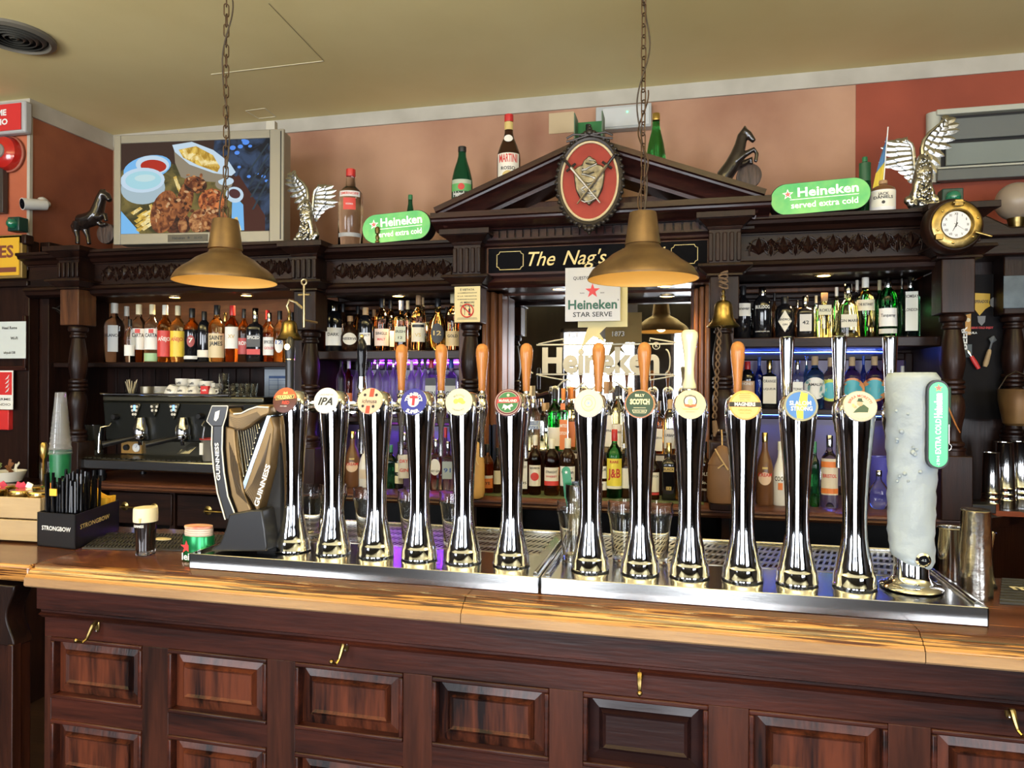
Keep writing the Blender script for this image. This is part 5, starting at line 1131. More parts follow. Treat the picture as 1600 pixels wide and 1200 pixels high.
A_ = [
 (179, 474, 25, 'std', 'clear', 'white', [(.18, .62, (.55, .6, .66), [('BLANCO', .07, BK, .45)], .5)], 'clear netted bottle with white cap, first on the upper left shelf'),
 (198, 479, 18, 'std', 'clear', 'white', [(.1, .3, WH, [])], 'narrow clear bottle with white cap, second on the upper left shelf', 3.24),
 (203, 499, 14, 'std', 'clear', 'black', [(.15, .4, WH, [])], 'short clear bottle with dark stopper at the front left of the rum row', 3.10),
 (217, 476, 21, 'std', ('rum', 'clear'), 'cream', [(.22, .58, WH, [('CARTA', .09, BK, .46)]), (.50, .57, RD, [], .3)], 'white-labelled bottle of brown rum with gold cap on the upper left shelf'),
 (238, 476, 20, 'std', ('clear',), 'cream', [(.22, .58, WH, [('CARTA', .09, BK, .46)]), (.50, .57, RD, [], .3), (.02, .16, (.35, .55, .30), [])], 'white-labelled bottle of clear rum with greenish foot on the upper left shelf'),
 (258, 477, 20, 'std', 'amber', 'white', [(.10, .55, RD, [('AÑEJO', .09, WH, .4)])], 'amber rum with a red label and white cap on the upper left shelf'),
 (278, 478, 20, 'std', 'yellow', 'cream', [(.10, .55, YL, [('AÑEJO', .09, RD, .4)])], 'pale gold rum with a yellow label on the upper left shelf'),
 (300, 482, 21, 'std', ('black', 'amber'), 'black', [(.28, .50, (.35, .05, .05), [('7', .12, WH, .40)], .6, 'oval'), (.06, .12, WH, [])], 'dark rum with a small red oval label on the upper left shelf'),
 (319, 487, 18, 'squat', 'black', 'black', [(.10, .24, CR, [])], 'short black bottle with a cream band, left of the tall clear one'),
 (339, 477, 23, 'std', 'yellow', 'black', [(.08, .50, (.70, .58, .36), [('SAINT', .10, BK, .42), ('JAMES', .10, BK, .32)])], 'pale rum with a buff label and long black cap'),
 (352, 489, 14, 'std', 'gold', 'gold', [(.1, .4, CR, [])], 'gold-capped pale bottle behind the buff-labelled rum', 3.26),
 (363, 478, 20, 'std', 'rum', 'red', [(.24, .62, WH, [('XV', .09, GO, .45)])], 'red-brown rum with a tall white label and red cap'),
 (381, 483, 16, 'std', ('dark', 'amber'), 'black', [(.15, .45, (.45, .06, .06), [('RON', .1, WH, .35)])], 'dark bottle with black cap and red label, right of the red-capped one'),
 (399, 482, 23, 'square', 'black', 'silver', [(.14, .24, RD, []), (.28, .50, (.06, .06, .06), [('SPICED', .08, WH, .45)])], 'black bottle with a red band and silver cap'),
 (418, 485, 15, 'std', 'amber', 'red', [(.2, .5, CR, [])], 'red-capped bottle at the back of the rum row', 3.27),
 (421, 489, 18, 'std', ('rum', 'clear'), 'silver', [(.14, .50, WH, [('SPICED', .08, BK, .40), ('GOLD', .07, RD, .28)])], 'white-labelled spiced rum with silver cap'),
 (437, 486, 18, 'std', ('gold', 'clear'), 'black', [(.18, .50, WH, [('12', .1, BL, .38)], .9, 'oval')], 'bottle with a pale oval label left of the small bell'),
 (456, 488, 15, 'slim', 'rum', 'black', [(.1, .5, CR, [])], 'amber bottle behind the small bell'),
 (467, 500, 12, 'std', 'clear', 'gold', [(.1, .5, CR, [])], 'last clear bottle on the upper left shelf beside the column')]
for e in A_:
    bottle(e[0], e[1], e[2], e[8] if len(e) > 8 else YL_, zshelf, e[3], e[4], e[5], e[6], e[7], g)
g = 'whisky bottles on the shelf left of the centre'
A_ = [
 (512, 490, 10, 'std', 'rum', 'gold', [], 'slim amber bottle at the left end of the whisky shelf', 3.25),
 (522, 473, 25, 'squat', 'black', 'silver', [(.12, .48, WH, [('DARK', .09, BK, .34)])], 'dark bottle with a white label and clear stopper on the whisky shelf'),
 (536, 475, 14, 'slim', 'dark', 'black', [], 'dark bottle with black neck behind the white-labelled one', 3.26),
 (547, 494, 28, 'round', 'dark', 'wood', [(.18, .52, CR, [('RESERVE', .09, BK, .35)], 1, 'oval')], 'round dark bottle with a cream oval label and red seals'),
 (559, 479, 14, 'slim', 'amber', 'black', [], 'slim amber bottle with tall black cap behind the round dark one', 3.27),
 (571, 481, 22, 'squat', 'black', 'cork', [(.14, .42, WH, [('SELECT', .06, BK, .36)], .75)], 'black bottle with a framed square white label'),
 (584, 484, 14, 'slim', 'rum', 'wood', [], 'amber bottle with a brown stopper behind the black one', 3.27),
 (597, 467, 23, 'std', ('rose', 'yellow'), 'black', [(.10, .42, (.78, .62, .52), [('SINGLE', .07, BK, .33), ('MALT', .06, RD, .22)])], 'black-capped whisky with a pinkish cream label'),
 (610, 469, 18, 'std', 'gold', 'black', [(.1, .4, CR, [])], 'gold whisky with a black cap and cream strip', 3.23),
 (627, 470, 20, 'square', ('rose', 'yellow'), 'grey', [(.18, .48, (.56, .58, .42), [('IRISH', .07, BK, .38), ('12', .07, BK, .26)])], 'grey-capped square whisky with a green-grey label'),
 (637, 470, 15, 'std', 'yellow', 'cream', [], 'pale whisky with a yellow cap behind the grey-capped one', 3.26),
 (654, 462, 22, 'std', ('rose', 'yellow'), 'wood', [(.16, .50, (.72, .66, .52), [('VS', .09, GO, .28)]), (.42, .47, BK, [], .9)], 'tall cognac with a cream label lettered VS'),
 (661, 461, 10, 'slim', 'yellow', 'cork', [], 'bottle with a long buff cap behind the cognac', 3.27),
 (684, 467, 31, 'round', 'gold', 'black', [(.14, .52, BK, [('12', .12, GO, .33)], .85, 'oval')], 'round gold decanter with a black oval label'),
 (698, 480, 13, 'slim', 'amber', 'black', [], 'slim bottle behind the round gold decanter', 3.27),
 (708, 459, 24, 'std', ('rose', 'yellow'), 'cream', [(.08, .34, (.70, .52, .26), [('GOLD', .07, BK, .25)])], 'gold-labelled whisky behind the no-alcohol notice')]
for e in A_: bottle(e[0], e[1], e[2], e[8] if len(e) > 8 else YL_, zshM, e[3], e[4], e[5], e[6], e[7], g)
g = 'bottles on the violet-lit low shelf'
us = [(533, 'clear', 'black'), (545, 'rose', 'white'), (558, 'clear', 'black'), (578, 'clear', 'black'), (590, 'clear', 'silver'), (603, 'clear', 'black'), (615, 'clear', 'silver'), (628, 'clear', 'black'), (643, 'clear', 'white'), (655, 'clear', 'black'), (664, 'clear', 'black')]
ordn = ['first', 'second', 'third', 'fourth', 'fifth', 'sixth', 'seventh', 'eighth', 'ninth', 'tenth', 'eleventh']
for i, (u, gl, cp) in enumerate(us):
    bottle(u, 558 + (i % 3) * 3, 14, 3.27 + .04 * (i % 2), zloM, 'std', 'red' if i == 1 else ('frost' if gl == 'clear' else gl), cp, [(.15, .4, [WH, OR, CR, WH][i % 4], [])] if i % 2 or i == 1 else [], ('orange-red bottle' if i == 1 else 'clear violet-lit bottle with %s cap' % cp) + ', %s from the left on the low shelf' % ordn[i], g)
for u, cp, lb in ((674, 'red', 'gin bottle with a grey label and red cap on the violet-lit shelf'), (705, 'blue', 'gin bottle with a grey label at the right end of the violet-lit shelf'), (688, 'silver', 'clear bottle between the two grey-labelled gins')):
    bottle(u, 557, 20, 3.26 if u != 688 else 3.32, zloM, 'square', 'clear', cp, [(.08, .52, (.50, .52, .50), [('GIN', .12, BK, .38)]), (.52, .64, BK, [])] if u != 688 else [], lb, g)
g = 'liqueur bottles on the ledge left of the centre'
A_ = [
 (551, 674, 24, 'irish', 'brown', 'gold', [(.28, .46, (.75, .55, .40), [('CREAM', .07, RD, .42)], .95, 'oval'), (.50, .53, GO, [], .3)], 'dark cream-liqueur bottle with an oval buff label, left ledge'),
 (570, 690, 18, 'irish', 'white', 'white', [(.2, .4, (.7, .6, .5), [])], 'white frosted bottle beside the dark cream-liqueur, left ledge'),
 (611, 695, 15, 'std', 'green', 'green', [], 'green textured bottle on the left ledge'),
 (624, 690, 14, 'slim', 'black', 'black', [(.12, .55, (.74, .72, .50), []), (.28, .36, BK, [('VOL', .05, WH, .32)])], 'slim bottle with a pale vertical label on the left ledge'),
 (632, 676, 20, 'std', 'clear', 'silver', [(.2, .62, (.62, .60, .56), [('DRY', .08, RD, .5), ('GIN', .08, RD, .34)])], 'clear gin with a red-printed grey label on the left ledge'),
 (681, 686, 21, 'square', 'clear', 'silver', [(.30, .62, WH, [('DRY GIN', .06, BK, .38)], 1, 'oval')], 'clear square gin with a white oval label on the left ledge'),
 (700, 690, 19, 'square', 'clear', 'silver', [(.25, .6, (.42, .50, .55), [('91', .12, BL, .42)])], 'clear square bottle with a blue-grey label on the left ledge'),
 (676, 668, 13, 'slim', 'red', 'red', [], 'red-capped bottle behind the oval-labelled gin', 3.22),
 (696, 668, 13, 'slim', 'rose', 'red', [], 'pink bottle with red cap behind the blue-grey label', 3.22),
 (560, 672, 12, 'slim', 'clear', 'silver', [], 'clear slim bottle behind the cream liqueur', 3.22)]
for e in A_: bottle(e[0], e[1], e[2], e[8] if len(e) > 8 else 3.10, ZL, e[3], e[4], e[5], e[6], e[7], g)
g = 'whiskey bottles on the centre ledge'
A_ = [
 (761, 694, 20, 'std', ('rum', 'clear'), 'black', [(.10, .30, OR, [('RYE', .08, BK, .2)]), (.30, .36, WH, [])], 'brown bottle with an orange label at the left of the centre ledge'),
 (777, 700, 12, 'slim', 'dark', 'black', [(.2, .5, CR, [])], 'narrow dark bottle beside the orange-labelled one'),
 (817, 683, 19, 'square', 'rum', 'white', [(.10, .58, WH, [('KENTUCKY', .06, BK, .48), ('1795', .06, BK, .2)])], 'square bourbon with a white label right of the sixth font'),
 (836, 680, 20, 'std', ('rum', 'rose'), 'white', [(.15, .50, CR, [('BOURBON', .05, BK, .45)]), (.24, .38, RD, [], .4, 'disc')], 'bourbon with a cream label and a red rose disc'),
 (862, 686, 24, 'squat', ('rum', 'rose'), 'white', [(.26, .50, CR, [('STRAIGHT', .06, BK, .42), ('WHISKEY', .05, RD, .34)]), (.18, .26, RD, [])], 'bourbon with a cream and red label and rounded shoulders'),
 (887, 685, 25, 'squat', 'dark', 'white', [(.18, .52, WH, [('Canadian', .08, BK, .42), ('Club', .07, BK, .32)])], 'dark whisky with a plain white script label'),
 (941, 698, 18, 'std', 'rum', 'black', [(.38, .62, WH, [('SOUR', .07, BK, .55)]), (.15, .32, WH, [])], 'bottle with two white labels right of the seventh font'),
 (960, 671, 26, 'std', 'green', 'red', [(.18, .58, (.85, .74, .08), [('J&B', .18, RD, .36), ('RARE', .05, RD, .53)]), (.14, .18, WH, [])], 'green whisky bottle with a yellow label and red cap'),
 (978, 700, 14, 'std', 'dark', 'black', [(.2, .6, WH, [])], 'dark bottle with a white label hidden by the eighth font'),
 (1021, 704, 20, 'std', ('rum', 'clear'), 'black', [(.16, .56, CR, [('SCOTCH', .06, BK, .48)]), (.10, .15, RD, [])], 'scotch with a tall cream label right of the eighth font'),
 (1045, 692, 23, 'square', 'black', 'gold', [(.50, .58, GO, [('BLACK', .06, BK, .54)], .9), (.18, .24, GO, [('12', .05, BK, .21)], .4)], 'square black whisky bottle with slanting gold label'),
 (1058, 700, 12, 'slim', 'amber', 'cork', [], 'slim amber bottle behind the ninth font'),
 (1101, 690, 20, 'square', 'dark', 'black', [(.10, .56, None, [('OLD', .08, WH, .46), ('No.7', .07, WH, .32), ('WHISKEY', .05, WH, .2)])], 'square black-labelled whiskey at the right end of the centre ledge')]
for e in A_: bottle(e[0], e[1], e[2], 3.08, ZL + .003, e[3], e[4], e[5], e[6], e[7], g)
g = 'bottles on the riser in front of the etched mirror'
A_ = [
 (783, 604, 11, 'slim', 'clear', 'cream', [], 'slim cream-capped bottle at the left of the mirror riser'),
 (803, 622, 20, 'std', 'clear', 'silver', [], 'clear bottle behind the sixth font'),
 (828, 603, 15, 'std', 'clear', 'cream', [], 'tall clear bottle with a cream cap behind the blue-printed vodka', 3.29),
 (833, 624, 23, 'squat', 'clear', 'silver', [(.42, .58, (.60, .66, .70), [('ABSOLUT', .10, BL, .53), ('VODKA', .09, BL, .44)])], 'clear vodka bottle printed in blue letters'),
 (850, 630, 18, 'std', 'clear', 'cork', [], 'plain clear bottle right of the blue-printed vodka', 3.29),
 (867, 608, 23, 'std', 'green', 'black', [(.08, .38, CR, [])], 'bright green bottle with a cream label before the mirror'),
 (880, 607, 18, 'square', 'clear', 'orange', [(.02, .50, OR, [('LIMITED', .07, CR, .4), ('EDITION', .07, CR, .28)]), (.66, .76, OR, [], .5)], 'bottle wrapped in an orange label before the mirror'),
 (893, 605, 16, 'square', 'yellow', 'orange', [(.05, .45, OR, [])], 'second orange-labelled bottle, partly behind the seventh font', 3.29),
 (907, 612, 14, 'std', 'clear', 'black', [], 'clear bottle hidden behind the seventh font'),
 (930, 606, 16, 'slim', 'clear', 'white', [], 'clear white-capped bottle above the seventh font base', 3.29),
 (947, 596, 24, 'cone', 'clear', 'wood', [(.08, .52, CR, [('GRAPPA', .05, BK, .3)])], 'clear bell-shaped bottle with a wooden stopper'),
 (964, 602, 18, 'std', 'yellow', 'black', [(.08, .42, CR, [('LIMONE', .05, BK, .3)])], 'yellow liqueur bottle with a dark stopper'),
 (984, 606, 16, 'std', 'clear', 'cork', [], 'clear bottle left of the copper-rimmed badge', 3.29),
 (1012, 610, 17, 'slim', 'clear', 'cork', [], 'clear corked bottle right of the copper-rimmed badge', 3.29),
 (1027, 628, 21, 'square', 'amber', 'silver', [(.05, .48, CR, [('RISERVA', .06, BK, .3)])], 'square amber grappa with a cream label'),
 (1047, 625, 21, 'squat', 'clear', 'cork', [(.10, .45, (.68, .68, .66), [('URBAN', .07, BK, .34)])], 'clear squat bottle with a grey label before the mirror'),
 (1062, 612, 14, 'slim', 'gold', 'black', [], 'slim gold bottle behind the ninth font')]
for e in A_: bottle(e[0], e[1], e[2], e[8] if len(e) > 8 else 3.235, zri, e[3], e[4], e[5], e[6], e[7], g)
g = 'gin bottles on the upper right shelf'
A_ = [
 (1161, 447, 26, 'std', 'black', 'black', [(.42, .66, WH, [('Jenever', .08, BK, .56)])], 'black gin bottle with a white label beside the bell'),
 (1191, 449, 30, 'squat', 'black', 'silver', [(.56, .64, None, [('BULLDOG', .09, WH, .6)]), (.12, .15, None, [('LONDON DRY GIN', .03, WH, .13)])], 'black gin bottle with white printed letters and wide cap'),
 (1226, 464, 31, 'squat', 'black', 'black', [(.14, .66, CR, [('HENDRICKS', .07, BK, .44), ('GIN', .06, BK, .32)], .95, 'diamond')], 'black apothecary gin bottle with a diamond label'),
 (1258, 463, 27, 'square', 'black', 'silver', [(.16, .56, (.62, .60, .56), [('42', .12, BK, .36)], .85)], 'dark square gin bottle with a framed grey label'),
 (1246, 470, 12, 'slim', 'dark', 'silver', [], 'dark slim bottle between the diamond and the grey label', 3.28),
 (1288, 458, 29, 'square', 'yellow', 'wood', [(.50, .72, (.62, .60, .45), [('ROKU', .09, BK, .6)], .85)], 'pale hexagonal gin bottle with dark brush strokes'),
 (1275, 462, 12, 'slim', 'clear', 'cream', [], 'slim clear bottle with cream cap behind the pale hexagonal one', 3.28),
 (1307, 449, 15, 'slim', 'yellow', 'white', [], 'clear bottle with a white cap behind the pale gins', 3.28),
 (1325, 444, 37, 'cone', 'yellow', 'silver', [(.18, .42, (.60, .58, .48), [('GIN MARE', .07, BK, .30)], .8)], 'wide flared clear gin bottle with a silver cap', 3.12),
 (1339, 438, 14, 'slim', 'clear', 'white', [], 'white-capped clear bottle behind the flared one', 3.28),
 (1352, 434, 31, 'std', 'yellow', 'white', [(.44, .62, (.66, .62, .50), [('THE BOTANIST', .06, BK, .54)])], 'clear embossed gin bottle with a white cap'),
 (1374, 438, 16, 'slim', 'green', 'cream', [], 'green bottle with cream cap behind the pair of green gins', 3.28),
 (1387, 434, 30, 'squat', 'green', 'silver', [(.18, .48, WH, [('Tanqueray', .07, BK, .36)]), (.06, .14, (.6, .6, .55), [])], 'green gin bottle with a white label and red seal'),
 (1409, 435, 13, 'slim', 'dgreen', 'silver', [], 'dark green bottle with silver cap behind the last gins', 3.28),
 (1423, 432, 28, 'square', ('teal',), 'silver', [(.10, .74, (.72, .76, .74), [('BOMBAY', .07, BK, .66), ('LONDON', .07, BK, .44)], .85)], 'teal square gin bottle with a pale label, last on the right shelf'),
 (1210, 458, 12, 'slim', 'dark', 'black', [], 'dark bottle behind the two left black gins', 3.28)]
for e in A_: bottle(e[0], e[1], e[2], e[8] if len(e) > 8 else 3.14, zshR, e[3], e[4], e[5], e[6], e[7], g)
g = 'bottles on the blue-lit low shelf at the right'
A_ = [
 (1168, 565, 24, 'squat', 'black', 'red', [(.30, .58, (.50, .32, .20), [('HONEY', .08, WH, .52)])], 'dark honey liqueur bottle with a buff label and red cap'),
 (1186, 558, 15, 'slim', 'blue', 'blue', [], 'bright blue bottle beside the dark honey liqueur'),
 (1202, 563, 26, 'square', 'black', 'gold', [(.10, .66, CR, [('ORANGE', .08, BK, .56), ('LIQUEUR', .06, BK, .4)])], 'square dark bottle with a tall cream label and pourer'),
 (1222, 560, 12, 'slim', 'clear', 'silver', [], 'clear bottle behind the eleventh font', 3.32),
 (1246, 563, 20, 'square', 'clear', 'silver', [(.16, .55, WH, [('TONIC', .07, BK, .4)])], 'clear bottle with a small white label, right of the eleventh handle'),
 (1260, 557, 12, 'slim', 'teal', 'silver', [], 'pale blue bottle behind the round white label', 3.32),
 (1273, 557, 30, 'std', 'teal', 'cork', [(.18, .60, WH, [('AMALFI', .07, BK, .46)], .9, 'disc')], 'pale blue gin bottle with a round white label'),
 (1297, 559, 22, 'std', 'yellow', 'cork', [(.15, .58, (.55, .65, .10), [], .9, 'disc'), (.20, .52, TE, [], .9, 'disc')], 'yellow-green gin bottle with a round teal label'),
 (1331, 558, 28, 'std', 'purple', 'cork', [(.15, .60, (.70, .30, .12), [], .9, 'disc'), (.19, .56, TE, [], .9, 'disc')], 'lilac gin bottle with an orange-ringed teal label, left of a pair'),
 (1366, 557, 28, 'std', 'purple', 'cork', [(.15, .60, (.70, .30, .12), [], .9, 'disc'), (.19, .56, TE, [], .9, 'disc')], 'lilac gin bottle with an orange-ringed teal label, right of a pair'),
 (1349, 556, 12, 'slim', 'blue', 'blue', [], 'slim blue bottle between the two lilac gins', 3.32),
 (1381, 552, 12, 'slim', 'red', 'red', [], 'slim red-capped bottle right of the lilac gins', 3.32),
 (1410, 572, 20, 'round', 'clear', 'white', [], 'round frosted bottle at the right end behind the ice column')]
for e in A_: bottle(e[0], e[1], e[2], e[8] if len(e) > 8 else 3.26, zloR, e[3], e[4], e[5], e[6], e[7], g)
g = 'liqueur bottles on the ledge at the right'
A_ = [
 (1195, 676, 29, 'irish', 'brown', 'gold', [(.28, .46, (.75, .55, .40), [('CREAM', .07, RD, .42)], .95, 'oval'), (.50, .53, GO, [], .3)], 'dark cream-liqueur bottle with an oval buff label, right ledge'),
 (1219, 690, 24, 'irish', 'white', 'white', [(.38, .46, WH, [('COCO', .1, BK, .42)]), (.25, .36, OR, [], .3)], 'white coconut-liqueur bottle left of the eleventh font'),
 (1273, 690, 16, 'std', 'green', 'green', [], 'green textured bottle between the eleventh and twelfth fonts'),
 (1296, 680, 29, 'std', 'clear', 'silver', [(.18, .68, (.66, .60, .52), [('BRISTOL', .07, RD, .44)]), (.20, .27, OR, []), (.56, .64, OR, [])], 'clear gin bottle with an orange banded label on the right ledge'),
 (1373, 735, 32, 'round', 'clear', 'silver', [], 'round clear decanter with a green sprig on the right ledge')]
for e in A_: bottle(e[0], e[1], e[2], 3.08, ZL, e[3], e[4], e[5], e[6], e[7], g)
# small wooden box on the riser
xx = X(946, 3.225, 690); o = thing('wooden_box', 'small light wooden box lettered in black behind the green whisky', 'box', (xx, 3.228, zri + .0006)); MB().box(-.045, .012, -.012, .012, 0, .05).build('case', PALEW, o, bevel=.002)
b = MB(); text(b, 'GRA', .022, -.012, .026, -.0126, bold=.02); b.build('lettering', BLACKI, o, smooth=False)
xx = X(771, 3.22, 660); o = thing('blue_carton', 'tall dark blue carton left of the sixth font', 'carton', (xx, 3.16, ZL + .004)); MB().box(-.025, .025, -.02, .02, 0, .30).build('carton', mat('navy_card', (.012, .022, .07), .4), o, bevel=.002)
# hanging glasses under the back bar, dark
me = None
for k, u in enumerate((690, 715, 745, 765, 785, 812, 835, 858, 1290, 1322)):
    xx = X(u, 3.12, 815); o = thing('stored_glass', 'upturned glass on the dark shelf under the back bar, %s from the left' % (ordn[k] if k < 10 else ''), 'glass', (xx, 3.12, ZL - .30), 0, 'glasses stored under the back bar')
    if me is None: c_o = MB().lathe([(.034, 0), (.036, .06), (.028, .13), (.001, .132), (.001, .129), (.026, .126), (.034, .06), (.032, 0)], 20, cap=False).build('tumbler', GL, o); me = c_o.data
    else: c_o = bpy.data.objects.new('tumbler', me); COL.objects.link(c_o); c_o.parent = o
# ------------------------------------------------------------------ screen on the cornice
zc0 = ztopB[0] + .016
xA, xB = X(177, 2.88, 386), X(443, 2.975, 380); an = math.atan2(.095, xB - xA); Lw = math.hypot(.095, xB - xA)
tv = thing('television', 'grey framed screen showing chicken wings and chips, on the left cornice', 'screen', (xA, 2.88, zc0), an)
HT = .525
TVB = mat('champagne_plastic', (.27, .25, .20), .4, .3)
MB().box(.01, Lw - .005, .012, .09, .004, HT - .005).build('housing', TVB, tv, bevel=.008)
b = MB(); fb, ft, fl, fr = .052, .040, .036, .070
b.box(0, fl, 0, .014, 0, HT); b.box(Lw - fr, Lw, 0, .014, 0, HT); b.box(fl, Lw - fr, 0, .014, 0, fb); b.box(fl, Lw - fr, 0, .014, HT - ft, HT); b.build('bezel', TVB, tv, bevel=.003)
MB().box(Lw - .018, Lw - .012, -.001, .0, .01, HT - .01).build('seam', BLACKP, tv)
W0, W1, Z0_, Z1_ = fl, Lw - fr, fb, HT - ft
def em(name, c, s=.72, **k): return mat('screen_' + name, (.01, .01, .01), .5, emit=s, ecol=tuple(a ** 1.25 for a in c), spec=.1, **k)
def sc_(x, y): return (W0 + (x - 565) / (1262 - 565) * (W1 - W0), Z1_ - (y - 665) / (1115 - 665) * (Z1_ - Z0_))
scr = MB().box(W0, W1, .006, .010, Z0_, Z1_).build('screen', em('brown', (.075, .035, .025)), tv)
lay = [.0058]
def spoly(pts, m):
    lay[0] -= .00006; b = MB(); q = [sc_(min(max(x, 565), 1262), min(max(y, 665), 1115)) for x, y in pts]; disc(b, q, lay[0]); b.build('picture_area', m, scr, smooth=False)
def sell(cx_, cy_, rx, ry, m, rot=0): spoly([(cx_ + rx * math.cos(a) * math.cos(rot) - ry * math.sin(a) * math.sin(rot), cy_ + rx * math.cos(a) * math.sin(rot) + ry * math.sin(a) * math.cos(rot)) for a in [k * PI / 12 for k in range(24)]], m)
NAVY, SKY_, PALE_, CYN = em('navy', (.008, .014, .035)), em('sky', (.28, .60, .95)), em('pale', (.66, .80, .92)), em('cyan', (.50, .78, .86))
RDS, YLS, YL2, BRN, BR2, BR3, BEI, OLV = em('red', (.55, .045, .02)), em('yellow', (.80, .52, .06)), em('yellow_light', (.90, .72, .25)), em('wing', (.30, .09, .025)), em('wing_light', (.48, .19, .06)), em('wing_dark', (.06, .015, .008)), em('beige', (.38, .33, .25)), em('olive', (.17, .13, .03))
def emn(m, c1, c2, sc=30, lo=.4, hi=.6):
    nt = m.node_tree; bs = nt.nodes['Principled BSDF']; tc = nt.nodes.new('ShaderNodeTexCoord'); nz = nt.nodes.new('ShaderNodeTexNoise'); nz.inputs['Scale'].default_value = sc; nz.inputs['Detail'].default_value = 4; nz.inputs['Distortion'].default_value = 1
    rp = nt.nodes.new('ShaderNodeValToRGB'); rp.color_ramp.elements[0].position = lo; rp.color_ramp.elements[1].position = hi; rp.color_ramp.elements[0].color = (*c1, 1); rp.color_ramp.elements[1].color = (*c2, 1)
    nt.links.new(tc.outputs['Object'], nz.inputs[0]); nt.links.new(nz.outputs[0], rp.inputs[0]); nt.links.new(rp.outputs[0], bs.inputs['Emission Color'])
WRD = em('wing_red', (.4, .1, .03)); emn(WRD, (.12, .015, .004), (.75, .22, .06)); emn(BRN, (.10, .02, .006), (.42, .14, .04)); emn(BR2, (.16, .035, .01), (.60, .28, .10)); emn(BR3, (.015, .004, .002), (.12, .03, .01)); emn(OLV, (.05, .045, .012), (.20, .15, .04), 12); emn(YLS, (.45, .25, .02), (.9, .62, .12), 25); emn(YL2, (.7, .45, .08), (1, .85, .42), 25); emn(NAVY, (.002, .004, .012), (.03, .06, .13), 14)
spoly([(1005, 665), (1262, 665), (1262, 1115), (1230, 1115), (1130, 880), (1000, 720)], NAVY)
spoly([(1120, 840), (1240, 1040), (1240, 1115), (1140, 1115), (1090, 850)], em('redwood', (.11, .03, .02)))
for x, y, r in ((1150, 680, 16), (1125, 700, 12), (1170, 700, 9), (1110, 730, 12), (1120, 800, 8), (1165, 848, 9), (1203, 835, 7), (1232, 850, 10), (1246, 872, 8), (1140, 670, 10), (1090, 705, 14)): sell(x, y, r, r * .8, em('spark', (.15, .38, .95)))
for k in range(4): spoly([(1250, 690 + k * 60), (1258, 690 + k * 60), (1165 + k * 8, 830 + k * 60), (1155 + k * 8, 830 + k * 60)], em('slate', (.05, .08, .11)))
spoly([(565, 800), (700, 730), (1030, 860), (1140, 980), (1140, 1115), (565, 1115)], OLV)
spoly([(565, 1000), (640, 1090), (655, 1115), (565, 1115)], SKY_)
spoly([(1090, 930), (1140, 985), (1145, 1110), (1085, 1110)], SKY_)
sell(1100, 935, 42, 38, PALE_, .5); sell(1100, 930, 28, 22, em('dip', (.13, .04, .05)), .5)
sell(1050, 880, 40, 30, BEI); sell(1060, 868, 36, 20, PALE_)
spoly([(815, 680), (822, 770), (850, 840), (900, 860), (1010, 870), (1080, 840), (1000, 760)], BEI)
spoly([(808, 680), (900, 668), (1000, 712), (1075, 775), (1105, 825), (1085, 842), (1000, 825), (890, 780), (820, 715)], PALE_)
spoly([(838, 705), (920, 690), (1000, 738), (1032, 800), (1020, 822), (930, 785), (860, 745)], YLS)
for k in range(16): x, y = 855 + (k * 37) % 160, 705 + (k * 37) % 160 * .45 + (k * 13) % 25; spoly([(x, y), (x + 12, y - 7), (x + 30, y + 22), (x + 18, y + 28)], YL2)
sell(690, 790, 115, 60, SKY_, -.2); sell(715, 775, 80, 46, PALE_, .1); sell(720, 782, 62, 32, RDS, .1)
sell(670, 890, 106, 80, em('bowl', (.50, .62, .68))); sell(668, 850, 106, 62, PALE_); sell(672, 850, 86, 46, CYN); sell(680, 840, 50, 18, em('cream', (.66, .84, .86)))
for k in range(15):
    x, y = 612 + (k * 29) % 120, 1010 + (k * 17) % 90; spoly([(x, y), (x + 45, y - 28), (x + 58, y - 18), (x + 14, y + 12)], YLS if k % 2 else YL2)
for x, y in ((815, 840), (700, 975), (738, 940), (830, 880), (1100, 1050), (1096, 1090)): spoly([(x, y), (x + 14, y - 6), (x + 34, y + 60), (x + 20, y + 64)], YL2)
sell(840, 1075, 60, 60, BR3)
for cx_, cy_, rx, ry, rt, m in ((772, 1010, 62, 108, .25, BRN), (870, 955, 38, 95, .2, BRN), (920, 880, 55, 40, .3, BR3), (912, 872, 46, 30, .3, BRN), (995, 965, 62, 62, 0, WRD), (940, 1060, 50, 60, .3, BR2), (1010, 1060, 60, 60, .2, BRN), (860, 1080, 22, 40, 0, BR2)): sell(cx_, cy_, rx, ry, m, rt)
rnd = random.Random(3)
for k in range(110):
    x, y = rnd.choice(((772, 1000), (870, 955), (920, 880), (995, 960), (945, 1060), (1010, 1060))); x += rnd.uniform(-40, 40); y += rnd.uniform(-55, 55)
    sell(x, y, rnd.uniform(4, 13), rnd.uniform(3, 9), rnd.choice((BR2, BR3, BRN, BR2, em('glint', (.70, .45, .25)))), rnd.uniform(0, 3))
xp_ = (W0 + W1) / 2 - .03
pl_ = MB().box(xp_ - .10, xp_ + .10, -.003, 0, .008, .042).build('name_plate', mat('dark_bronze', (.07, .06, .04), .4), tv)
b = MB(); text(b, 'Heineken', .017, xp_ - .045, .025, -.0035, bold=.03); text(b, 'SILVER', .015, xp_ + .055, .025, -.0035); disc(b, star(.009, xp_ + .006, .026), -.0036); b.build('lettering', BLACKI, pl_, smooth=False)
MB().box(Lw * .88, Lw * .93, .03, .06, HT, HT + .05).build('ceiling_bracket', TRIMW, tv)
